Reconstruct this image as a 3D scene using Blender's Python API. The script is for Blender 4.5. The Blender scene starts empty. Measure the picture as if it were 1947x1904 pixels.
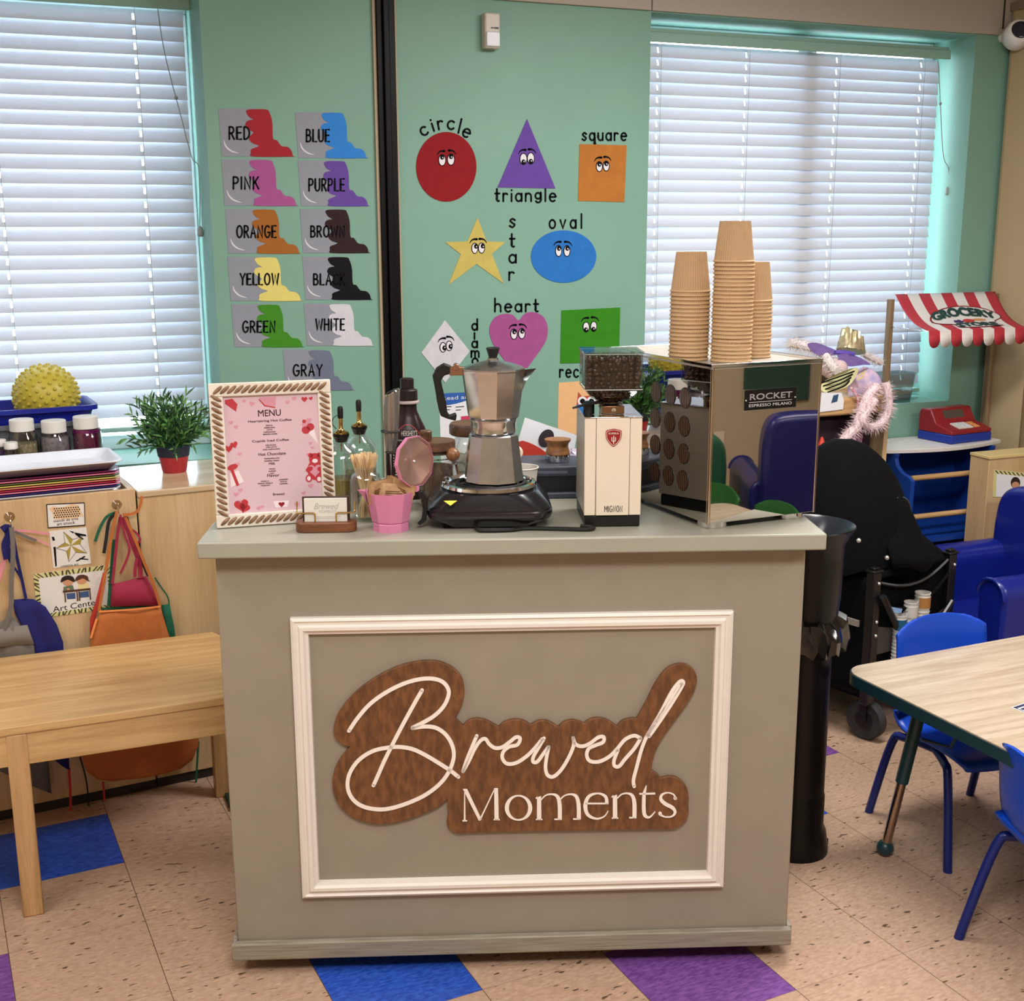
import bpy, bmesh, math, random
from math import sin, cos, pi, radians, sqrt, atan2, floor
from mathutils import Vector, Matrix
random.seed(7)
S = bpy.context.scene
COL = S.collection

# ------------------------------------------------------------------ camera
CAM_H, F_PX, CX, CY = 1.613, 2307.0, 973.5, 952.0
YAW, PITCH, ROLL = radians(21.9), radians(12.55), radians(-0.2)
_f = Vector((sin(YAW)*cos(PITCH), cos(YAW)*cos(PITCH), -sin(PITCH)))
_r = Vector((cos(YAW), -sin(YAW), 0.0)); _u = _r.cross(_f)
RGT = cos(ROLL)*_r + sin(ROLL)*_u
UPV = -sin(ROLL)*_r + cos(ROLL)*_u
CAM = Vector((0, 0, CAM_H))
cd = bpy.data.cameras.new('camera'); cam = bpy.data.objects.new('camera', cd); COL.objects.link(cam)
cd.sensor_fit = 'HORIZONTAL'; cd.sensor_width = 36.0; cd.lens = F_PX/1947*36.0
cd.clip_start = 0.05; cd.clip_end = 100
cam.matrix_world = Matrix(((RGT.x, UPV.x, -_f.x, 0), (RGT.y, UPV.y, -_f.y, 0), (RGT.z, UPV.z, -_f.z, CAM_H), (0, 0, 0, 1)))
S.camera = cam

# ------------------------------------------------------------------ light and exposure
S.view_settings.view_transform = 'Standard'; S.view_settings.look = 'None'
S.view_settings.gamma = 1.0; S.view_settings.use_curve_mapping = False
S.view_settings.exposure = 0.28
W = bpy.data.worlds.new('daylight'); S.world = W; W.use_nodes = True
bg = W.node_tree.nodes['Background']; bg.inputs[0].default_value = (0.88, 0.95, 1.0, 1); bg.inputs[1].default_value = 8.5

def area(name, loc, sx, sy, power, color, rot=(0, 0, 0)):
    l = bpy.data.lights.new(name, 'AREA'); l.shape = 'RECTANGLE'; l.size = sx; l.size_y = sy
    l.energy = power; l.color = color
    o = bpy.data.objects.new(name, l); COL.objects.link(o); o.location = loc; o.rotation_euler = rot
    return o
LC = (1.0, 0.975, 0.95)
area('ceiling_lamp', (2.0, 2.45, 2.57), 1.2, 0.35, 48, LC)
area('ceiling_lamp', (0.35, 0.4, 2.57), 1.2, 0.6, 66, LC)
area('ceiling_lamp', (3.2, 0.4, 2.57), 1.2, 0.6, 40, LC)
area('ceiling_lamp', (-0.9, 2.2, 2.57), 0.6, 1.2, 22, LC)
S.cycles.transparent_max_bounces = 24

# ------------------------------------------------------------------ measuring helpers: a ray of the photo met with a real plane
def ray(px, py): return RGT*((px-CX)/F_PX) - UPV*((py-CY)/F_PX) + _f
def on_z(px, py, z): d = ray(px, py); return CAM + d*((z-CAM_H)/d.z)
def on_y(px, py, y): d = ray(px, py); return CAM + d*(y/d.y)
def on_pl(px, py, n, P): d = ray(px, py); return CAM + d*(n.dot(P-CAM)/n.dot(d))

# ------------------------------------------------------------------ materials
def lin(h):
    h = h.lstrip('#'); c = [int(h[i:i+2], 16)/255 for i in (0, 2, 4)]
    return tuple((x/12.92 if x <= 0.04045 else ((x+0.055)/1.055)**2.4) for x in c) + (1,)
MATS = {}
def mat(name, col, rough=0.5, metal=0.0, spec=0.5, var=0.0, vscale=20.0, vstretch=(1, 1, 1), col2=None, trans=0.0, ior=1.45, alpha=1.0, bump=0.0, bscale=200.0, coat=0.0, sss=0.0):
    if name in MATS: return MATS[name]
    m = bpy.data.materials.new(name); m.use_nodes = True; nt = m.node_tree; p = nt.nodes['Principled BSDF']
    p.inputs['Base Color'].default_value = lin(col); p.inputs['Roughness'].default_value = rough
    p.inputs['Metallic'].default_value = metal; p.inputs['Specular IOR Level'].default_value = spec
    p.inputs['IOR'].default_value = ior; p.inputs['Transmission Weight'].default_value = trans
    p.inputs['Alpha'].default_value = alpha; p.inputs['Coat Weight'].default_value = coat
    if var > 0 or col2:
        tc = nt.nodes.new('ShaderNodeTexCoord'); mp = nt.nodes.new('ShaderNodeMapping'); mp.inputs['Scale'].default_value = vstretch
        nz = nt.nodes.new('ShaderNodeTexNoise'); nz.inputs['Scale'].default_value = vscale; nz.inputs['Detail'].default_value = 5
        nt.links.new(tc.outputs['Object'], mp.inputs[0]); nt.links.new(mp.outputs[0], nz.inputs['Vector'])
        mx = nt.nodes.new('ShaderNodeMix'); mx.data_type = 'RGBA'
        c1 = lin(col); c2 = lin(col2) if col2 else tuple(x*(1-var) for x in c1[:3]) + (1,)
        mx.inputs['A'].default_value = c1; mx.inputs['B'].default_value = c2
        rp = nt.nodes.new('ShaderNodeMapRange'); rp.inputs['From Min'].default_value = 0.36; rp.inputs['From Max'].default_value = 0.64
        nt.links.new(nz.outputs['Fac'], rp.inputs['Value']); nt.links.new(rp.outputs[0], mx.inputs['Factor'])
        nt.links.new(mx.outputs['Result'], p.inputs['Base Color'])
    if bump > 0:
        tc = nt.nodes.new('ShaderNodeTexCoord'); nz = nt.nodes.new('ShaderNodeTexNoise'); nz.inputs['Scale'].default_value = bscale
        b = nt.nodes.new('ShaderNodeBump'); b.inputs['Strength'].default_value = bump; b.inputs['Distance'].default_value = 0.002
        nt.links.new(tc.outputs['Object'], nz.inputs['Vector']); nt.links.new(nz.outputs['Fac'], b.inputs['Height']); nt.links.new(b.outputs[0], p.inputs['Normal'])
    MATS[name] = m; return m

def wood(name, c1, c2, rough=0.4, scale=3.0, axis='X', rings=9.0):
    """long-grain wood: noise stretched along one axis plus fine pores"""
    if name in MATS: return MATS[name]
    m = bpy.data.materials.new(name); m.use_nodes = True; nt = m.node_tree; p = nt.nodes['Principled BSDF']
    p.inputs['Roughness'].default_value = rough
    tc = nt.nodes.new('ShaderNodeTexCoord'); mp = nt.nodes.new('ShaderNodeMapping')
    st = {'X': (0.07, 1, 1), 'Y': (1, 0.07, 1), 'Z': (1, 1, 0.07)}[axis]
    mp.inputs['Scale'].default_value = tuple(s*scale for s in st)
    nz = nt.nodes.new('ShaderNodeTexNoise'); nz.inputs['Scale'].default_value = rings; nz.inputs['Detail'].default_value = 6; nz.inputs['Distortion'].default_value = 0.6
    nz2 = nt.nodes.new('ShaderNodeTexNoise'); nz2.inputs['Scale'].default_value = rings*9; nz2.inputs['Detail'].default_value = 2
    cr = nt.nodes.new('ShaderNodeValToRGB'); cr.color_ramp.elements[0].position = 0.34; cr.color_ramp.elements[1].position = 0.66
    cr.color_ramp.elements[0].color = lin(c2); cr.color_ramp.elements[1].color = lin(c1)
    ad = nt.nodes.new('ShaderNodeMath'); ad.operation = 'MULTIPLY_ADD'; ad.inputs[1].default_value = 0.35; 
    sb = nt.nodes.new('ShaderNodeMath'); sb.operation = 'SUBTRACT'; sb.inputs[1].default_value = 0.175
    nt.links.new(tc.outputs['Object'], mp.inputs[0]); nt.links.new(mp.outputs[0], nz.inputs['Vector']); nt.links.new(mp.outputs[0], nz2.inputs['Vector'])
    nt.links.new(nz2.outputs['Fac'], ad.inputs[0]); nt.links.new(nz.outputs['Fac'], ad.inputs[2]); nt.links.new(ad.outputs[0], sb.inputs[0])
    nt.links.new(sb.outputs[0], cr.inputs[0]); nt.links.new(cr.outputs[0], p.inputs['Base Color'])
    MATS[name] = m; return m

def glass(name, col='#ffffff', rough=0.0, tint=0.0, edge=0.5):
    """thin-walled clear glass: mostly see-through with a fresnel shine"""
    if name in MATS: return MATS[name]
    m = bpy.data.materials.new(name); m.use_nodes = True; nt = m.node_tree
    out = nt.nodes['Material Output']; nt.nodes.remove(nt.nodes['Principled BSDF'])
    tr = nt.nodes.new('ShaderNodeBsdfTransparent'); tr.inputs[0].default_value = lin(col)
    gl = nt.nodes.new('ShaderNodeBsdfGlossy'); gl.inputs['Roughness'].default_value = rough
    lw = nt.nodes.new('ShaderNodeLayerWeight'); lw.inputs['Blend'].default_value = 0.35
    mr = nt.nodes.new('ShaderNodeMapRange'); mr.inputs['To Min'].default_value = 0.04 + tint; mr.inputs['To Max'].default_value = edge
    mx = nt.nodes.new('ShaderNodeMixShader')
    nt.links.new(lw.outputs['Facing'], mr.inputs['Value']); nt.links.new(mr.outputs[0], mx.inputs[0])
    nt.links.new(tr.outputs[0], mx.inputs[1]); nt.links.new(gl.outputs[0], mx.inputs[2]); nt.links.new(mx.outputs[0], out.inputs[0])
    MATS[name] = m; return m

def slat_mat():
    m = bpy.data.materials.new('blind_slat'); m.use_nodes = True; nt = m.node_tree
    out = nt.nodes['Material Output']; nt.nodes.remove(nt.nodes['Principled BSDF'])
    d = nt.nodes.new('ShaderNodeBsdfDiffuse'); d.inputs[0].default_value = lin('#d3d5da')
    t = nt.nodes.new('ShaderNodeBsdfTranslucent'); t.inputs[0].default_value = lin('#dfe4ee')
    mx = nt.nodes.new('ShaderNodeMixShader'); mx.inputs[0].default_value = 0.24
    nt.links.new(d.outputs[0], mx.inputs[1]); nt.links.new(t.outputs[0], mx.inputs[2]); nt.links.new(mx.outputs[0], out.inputs[0])
    return m

# ------------------------------------------------------------------ mesh builder
class M:
    def __init__(s): s.v = []; s.f = []; s.mi = []; s.cur = 0
    def use(s, i): s.cur = i; return s
    def face(s, idx): s.f.append(tuple(idx)); s.mi.append(s.cur)
    def add(s, vs, fs):
        o = len(s.v); s.v += [tuple(v) for v in vs]
        for f in fs: s.face([i+o for i in f])
        return s
    def box(s, x0, x1, y0, y1, z0, z1, mtx=None):
        vs = [Vector((x, y, z)) for z in (z0, z1) for y in (y0, y1) for x in (x0, x1)]
        if mtx: vs = [mtx @ v for v in vs]
        return s.add(vs, [(0, 2, 3, 1), (4, 5, 7, 6), (0, 1, 5, 4), (2, 6, 7, 3), (0, 4, 6, 2), (1, 3, 7, 5)])
    def loft(s, rings, cap0=True, cap1=True, close=True):
        n = len(rings[0]); o = len(s.v)
        for r in rings: s.v += [tuple(p) for p in r]
        for k in range(len(rings)-1):
            for i in range(n if close else n-1):
                j = (i+1) % n
                s.face((o+k*n+i, o+k*n+j, o+(k+1)*n+j, o+(k+1)*n+i))
        if cap0: s.face([o+i for i in reversed(range(n))])
        if cap1: s.face([o+(len(rings)-1)*n+i for i in range(n)])
        return s
    def lathe(s, prof, n=32, c=(0, 0, 0), a0=0.0, sx=1.0, sy=1.0, mtx=None, cap0=True, cap1=True):
        rings = []
        for r, z in prof:
            ring = [Vector((c[0]+sx*r*cos(a0+2*pi*i/n), c[1]+sy*r*sin(a0+2*pi*i/n), c[2]+z)) for i in range(n)]
            if mtx: ring = [mtx @ p for p in ring]
            rings.append(ring)
        return s.loft(rings, cap0, cap1)
    def tube(s, pts, r, n=8, closed=False, caps=True):
        P = [Vector(p) for p in pts]; m = len(P); rs = r if isinstance(r, (list, tuple)) else [r]*m
        rings = []; prev = None
        for i in range(m):
            a = P[(i-1) % m] if (closed or i > 0) else P[i]; b = P[(i+1) % m] if (closed or i < m-1) else P[i]
            t = (b-a); t = t.normalized() if t.length > 1e-9 else Vector((0, 0, 1))
            if prev is None:
                up = Vector((0, 0, 1)) if abs(t.z) < 0.9 else Vector((1, 0, 0)); x = t.cross(up).normalized()
            else:
                x = prev - t*prev.dot(t); x = x.normalized() if x.length > 1e-6 else t.orthogonal().normalized()
            prev = x; y = t.cross(x)
            rings.append([P[i] + (x*cos(2*pi*k/n) + y*sin(2*pi*k/n))*rs[i] for k in range(n)])
        if closed: rings.append(rings[0])
        return s.loft(rings, caps and not closed, caps and not closed)
    def sphere(s, c, r, nu=16, nv=10, sc=(1, 1, 1), mtx=None, v0=0.0, v1=1.0):
        prof = []
        for k in range(nv+1):
            th = pi*(v0+(v1-v0)*k/nv); prof.append((max(r*sin(th), 1e-5), -r*cos(th)))
        rings = []
        for rr, z in prof:
            ring = [Vector((rr*cos(2*pi*i/nu)*sc[0], rr*sin(2*pi*i/nu)*sc[1], z*sc[2])) for i in range(nu)]
            if mtx: ring = [mtx @ p for p in ring]
            rings.append([p+Vector(c) for p in ring])
        return s.loft(rings)
    def prism(s, poly, fr, h0, h1):
        """polygon (a,b) extruded from h0 to h1 in a frame function fr(a,b,h)"""
        n = len(poly); o = len(s.v)
        s.v += [tuple(fr(a, b, h0)) for a, b in poly] + [tuple(fr(a, b, h1)) for a, b in poly]
        s.face([o+i for i in reversed(range(n))]); s.face([o+n+i for i in range(n)])
        for i in range(n):
            j = (i+1) % n; s.face((o+i, o+j, o+n+j, o+n+i))
        return s
    def ribbon(s, pts, w, fr, h0, h1, rnd=True):
        """flat stroke of given width along 2-D points"""
        m = len(pts); ws = w if isinstance(w, (list, tuple)) else [w]*m
        L = []; Rr = []
        for i in range(m):
            a = pts[max(i-1, 0)]; b = pts[min(i+1, m-1)]
            dx, dy = b[0]-a[0], b[1]-a[1]; l = sqrt(dx*dx+dy*dy) or 1.0
            nx, ny = -dy/l, dx/l; k = ws[i]/2
            if 0 < i < m-1:
                d1 = (pts[i][0]-a[0], pts[i][1]-a[1]); d2 = (b[0]-pts[i][0], b[1]-pts[i][1])
                l1 = sqrt(d1[0]**2+d1[1]**2) or 1; l2 = sqrt(d2[0]**2+d2[1]**2) or 1
                cs = (d1[0]*d2[0]+d1[1]*d2[1])/(l1*l2)
                k = k/max(0.6, sqrt(max(0, (1+cs)/2)))
            L.append((pts[i][0]+nx*k, pts[i][1]+ny*k)); Rr.append((pts[i][0]-nx*k, pts[i][1]-ny*k))
        for i in range(m-1):
            s.prism([L[i], Rr[i], Rr[i+1], L[i+1]], fr, h0, h1)
        if rnd:
            for i in ((0, m-1)):
                s.prism([(pts[i][0]+cos(2*pi*k/10)*ws[i]/2, pts[i][1]+sin(2*pi*k/10)*ws[i]/2) for k in range(10)], fr, h0, h1)
        return s

def obj(name, mb, mats, parent=None, smooth=35, bevel=0.0, seg=2, loc=None, space='local', solid=0.0, subsurf=0, weld=False):
    """link one mesh object. With a parent and space='world' the builder's points are world points."""
    me = bpy.data.meshes.new(name)
    vs = mb.v
    if space == 'world' and parent is not None:
        mi = wm(parent).inverted(); vs = [tuple(mi @ Vector(v)) for v in vs]
    elif loc is not None:
        vs = [(v[0]-loc[0], v[1]-loc[1], v[2]-loc[2]) for v in vs]
    me.from_pydata(vs, [], mb.f); me.update()
    if not isinstance(mats, (list, tuple)): mats = [mats]
    for m in mats: me.materials.append(m)
    if len(mats) > 1: me.polygons.foreach_set('material_index', mb.mi)
    bm = bmesh.new(); bm.from_mesh(me); (bmesh.ops.remove_doubles(bm, verts=bm.verts, dist=1e-5) if weld else None); bmesh.ops.recalc_face_normals(bm, faces=bm.faces); bm.to_mesh(me); bm.free()
    if smooth:
        me.polygons.foreach_set('use_smooth', [True]*len(me.polygons)); me.set_sharp_from_angle(angle=radians(smooth))
    o = bpy.data.objects.new(name, me); COL.objects.link(o)
    if parent is not None: o.parent = parent
    if loc is not None and not (space == 'world' and parent is not None): o.location = loc
    if solid:
        md = o.modifiers.new('solid', 'SOLIDIFY'); md.thickness = solid; md.offset = 0
    if bevel:
        md = o.modifiers.new('bevel', 'BEVEL'); md.width = bevel; md.segments = seg; md.limit_method = 'ANGLE'; md.angle_limit = radians(40)
    if subsurf:
        md = o.modifiers.new('sub', 'SUBSURF'); md.levels = subsurf; md.render_levels = subsurf
    return o
_WM = {}
def wm(o):
    m = Matrix.LocRotScale(o.location, o.rotation_euler, o.scale)
    return (wm(o.parent) @ m) if o.parent else m
def tag(o, label, cat, group=None):
    o['label'] = label; o['category'] = cat
    if group: o['group'] = group
    return o
def thing(name, label, cat, loc=(0, 0, 0), rz=0.0, group=None):
    o = bpy.data.objects.new(name, None); COL.objects.link(o); o.location = loc; o.rotation_euler = (0, 0, rz); o.empty_display_size = 0.05
    return tag(o, label, cat, group)
def struct(name, mb, mats, **k):
    o = obj(name, mb, mats, **k); o['kind'] = 'structure'; return o
def dup(root, loc=None, rz=None, label=None, group=None):
    def cp(o, par):
        c = o.copy(); COL.objects.link(c); c.parent = par
        for ch in list(o.children): cp(ch, c)
        return c
    r = cp(root, None)
    if loc is not None: r.location = loc
    if rz is not None: r.rotation_euler = (0, 0, rz)
    if label: r['label'] = label
    if group: r['group'] = group
    return r

# ------------------------------------------------------------------ 2-D drawing helpers
def arc(cx, cy, rx, ry, a0, a1, n=14): return [(cx+rx*cos(radians(a0+(a1-a0)*i/n)), cy+ry*sin(radians(a0+(a1-a0)*i/n))) for i in range(n+1)]
def spline(P, n=8, closed=False):
    out = []; m = len(P)
    rng = range(m if closed else m-1)
    for i in rng:
        p0 = P[(i-1) % m] if (closed or i > 0) else P[i]; p1 = P[i]; p2 = P[(i+1) % m]; p3 = P[(i+2) % m] if (closed or i+2 < m) else p2
        for k in range(n):
            t = k/n
            out.append(tuple(0.5*((2*p1[c]) + (-p0[c]+p2[c])*t + (2*p0[c]-5*p1[c]+4*p2[c]-p3[c])*t*t + (-p0[c]+3*p1[c]-3*p2[c]+p3[c])*t**3) for c in range(len(p1))))
    if not closed: out.append(tuple(P[-1]))
    return out
def ell(cx, cy, rx, ry, n=32, rot=0.0): return [(cx+rx*cos(2*pi*i/n)*cos(rot)-ry*sin(2*pi*i/n)*sin(rot), cy+rx*cos(2*pi*i/n)*sin(rot)+ry*sin(2*pi*i/n)*cos(rot)) for i in range(n)]
def heart(cx, cy, s, rot=0.0, n=20):
    out = []
    for i in range(n):
        t = 2*pi*i/n; x = 16*sin(t)**3/17; y = (13*cos(t)-5*cos(2*t)-2*cos(3*t)-cos(4*t))/17
        out.append((cx+s*(x*cos(rot)-y*sin(rot)), cy+s*(x*sin(rot)+y*cos(rot))))
    return out
# hand-lettered single-stroke alphabet: each glyph (advance, strokes); cap height 1
_st = lambda *p: list(p)
GL = {
 'A': (.62, [_st((0, 0), (.3, 1), (.6, 0)), _st((.1, .36), (.5, .36))]),
 'B': (.55, [_st((0, 0), (0, 1)), [(0, 1)]+arc(.22, .76, .24, .24, 90, -90, 10)+[(0, .52)], [(0, .52)]+arc(.26, .26, .28, .26, 90, -90, 10)+[(0, 0)]]),
 'C': (.6, [arc(.34, .5, .34, .5, 48, 312, 18)]),
 'D': (.6, [_st((0, 0), (0, 1)), [(0, 1)]+arc(.12, .5, .46, .5, 90, -90, 14)+[(0, 0)]]),
 'E': (.5, [_st((.48, 1), (0, 1), (0, 0), (.5, 0)), _st((0, .52), (.42, .52))]),
 'G': (.66, [arc(.34, .5, .34, .5, 48, 330, 18)+[(.66, .44), (.38, .44)]]),
 'H': (.58, [_st((0, 0), (0, 1)), _st((.55, 0), (.55, 1)), _st((0, .52), (.55, .52))]),
 'I': (.08, [_st((.02, 0), (.02, 1))]),
 'K': (.55, [_st((0, 0), (0, 1)), _st((.5, 1), (.03, .45)), _st((.16, .6), (.54, 0))]),
 'L': (.46, [_st((0, 1), (0, 0), (.46, 0))]),
 'M': (.72, [_st((0, 0), (0, 1), (.36, .35), (.70, 1), (.70, 0))]),
 'N': (.6, [_st((0, 0), (0, 1), (.56, 0), (.56, 1))]),
 'O': (.68, [arc(.34, .5, .34, .5, 90, 450, 22)]),
 'P': (.52, [_st((0, 0), (0, 1)), [(0, 1)]+arc(.22, .74, .28, .26, 90, -90, 10)+[(0, .48)]]),
 'R': (.55, [_st((0, 0), (0, 1)), [(0, 1)]+arc(.22, .75, .26, .25, 90, -90, 10)+[(0, .5)], _st((.2, .5), (.54, 0))]),
 'T': (.6, [_st((.3, 0), (.3, 1)), _st((0, 1), (.6, 1))]),
 'U': (.58, [[(0, 1), (0, .3)]+arc(.28, .3, .28, .3, 180, 360, 10)+[(.56, 1)]]),
 'W': (.86, [_st((0, 1), (.2, 0), (.43, .9), (.66, 0), (.86, 1))]),
 'Y': (.6, [_st((0, 1), (.3, .5), (.6, 1)), _st((.3, .5), (.3, 0))]),
 'c': (.5, [arc(.27, .3, .27, .31, 45, 315, 14)]),
 'i': (.1, [_st((.04, 0), (.04, .58)), _st((.04, .84), (.045, .86))]),
 'r': (.36, [_st((0, 0), (0, .6)), arc(.2, .38, .2, .22, 180, 45, 8)]),
 'l': (.08, [_st((.03, 0), (.03, 1.05))]),
 'e': (.54, [[(.02, .33), (.52, .33)]+arc(.27, .3, .26, .31, 6, 310, 16)]),
 't': (.38, [[(.14, .95), (.14, .14)]+arc(.26, .14, .12, .13, 180, 300, 6), _st((0, .6), (.36, .6))]),
 'a': (.54, [arc(.25, .3, .25, .3, 0, 360, 16), _st((.5, .6), (.5, 0))]),
 'n': (.5, [_st((0, 0), (0, .6)), [(0, .35)]+arc(.23, .36, .23, .25, 180, 0, 10)+[(.46, 0)]]),
 'g': (.54, [arc(.25, .42, .23, .23, 0, 360, 16), [(.48, .68), (.48, .1)]+arc(.26, .1, .22, .2, 0, -150, 8)]),
 's': (.44, [spline([(.4, .52), (.22, .62), (.05, .48), (.2, .32), (.38, .18), (.22, 0), (.01, .1)], 5)]),
 'q': (.56, [arc(.25, .3, .25, .3, 0, 360, 16), _st((.5, .6), (.5, -.38), (.6, -.3))]),
 'u': (.5, [[(0, .6), (0, .25)]+arc(.23, .25, .23, .25, 180, 360, 10)+[(.46, .6)], _st((.46, .3), (.46, 0))]),
 'o': (.56, [arc(.27, .3, .27, .31, 90, 450, 18)]),
 'v': (.5, [_st((0, .6), (.24, 0), (.48, .6))]),
 'h': (.5, [_st((0, 0), (0, 1.05)), [(0, .35)]+arc(.23, .36, .23, .25, 180, 0, 10)+[(.46, 0)]]),
 'd': (.54, [arc(.25, .3, .25, .3, 0, 360, 16), _st((.5, 1.05), (.5, 0))]),
 'm': (.74, [_st((0, 0), (0, .6)), [(0, .35)]+arc(.18, .38, .18, .22, 180, 0, 8)+[(.36, 0)], [(.36, .35)]+arc(.54, .38, .18, .22, 180, 0, 8)+[(.72, 0)]]),
}
def letters(word, x0, y0, x1, h, gap=.2):
    """strokes of a word fitted between x0 and x1 with baseline y0 (y up), cap height h"""
    adv = [GL[c][0] for c in word]; tot = sum(adv)+gap*(len(word)-1); sx = (x1-x0)/tot
    x = x0; out = []
    for c, a in zip(word, adv):
        for st in GL[c][1]: out.append([(x+p[0]*sx, y0+p[1]*h) for p in st])
        x += (a+gap)*sx
    return out
_TX = {}
def text_geo(s):
    """printed lettering: outline mesh of Blender's own typeface, normalised to width 1"""
    if s in _TX: return _TX[s]
    cu = bpy.data.curves.new('t', 'FONT'); cu.body = s; cu.resolution_u = 3
    o = bpy.data.objects.new('t', cu); COL.objects.link(o)
    dg = bpy.context.evaluated_depsgraph_get(); me = o.evaluated_get(dg).to_mesh()
    vs = [(v.co.x, v.co.y) for v in me.vertices]; fs = [tuple(p.vertices) for p in me.polygons]
    o.evaluated_get(dg).to_mesh_clear(); bpy.data.objects.remove(o); bpy.data.curves.remove(cu)
    xa = min(v[0] for v in vs); xb = max(v[0] for v in vs); ya = min(v[1] for v in vs); yb = max(v[1] for v in vs)
    _TX[s] = ([((v[0]-xa)/(xb-xa), (v[1]-ya)/(yb-ya)) for v in vs], fs); return _TX[s]
def put_text(mb, s, a0, b0, w, hgt, fr, h, skew=0.0, curve=None):
    vs, fs = text_geo(s)
    pts = []
    for x, y in vs:
        a, b = a0+x*w+skew*y*hgt, b0+y*hgt
        if curve: a, b = curve(a, b)
        pts.append(tuple(fr(a, b, h)))
    mb.add(pts, fs)
def frame_xz(o, ex, n):
    """frame with origin o, horizontal ex, vertical z, outward normal n"""
    o = Vector(o); ex = Vector(ex); n = Vector(n)
    return lambda a, b, h: o + ex*a + Vector((0, 0, b)) + n*h
def frame_3(o, ex, ey, n):
    o = Vector(o); ex = Vector(ex); ey = Vector(ey); n = Vector(n)
    return lambda a, b, h: o + ex*a + ey*b + n*h
def rrect(x0, x1, y0, y1, r, n=5):
    out = []
    for cx, cy, a in ((x1-r, y1-r, 0), (x0+r, y1-r, 90), (x0+r, y0+r, 180), (x1-r, y0+r, 270)):
        out += [(cx+r*cos(radians(a+90*k/n)), cy+r*sin(radians(a+90*k/n))) for k in range(n+1)]
    return out
def RZ(a): return Matrix.Rotation(a, 4, 'Z')
def RX(a): return Matrix.Rotation(a, 4, 'X')
def RY(a): return Matrix.Rotation(a, 4, 'Y')
def TR(x, y, z): return Matrix.Translation((x, y, z))
# ================================================================== THE ROOM
YW = 3.95                      # face of the window wall
XL, XR, YF, ZC = -1.7, 4.7, -1.5, 2.6
Z_TOP = 2.347                  # top of both window openings

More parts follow.
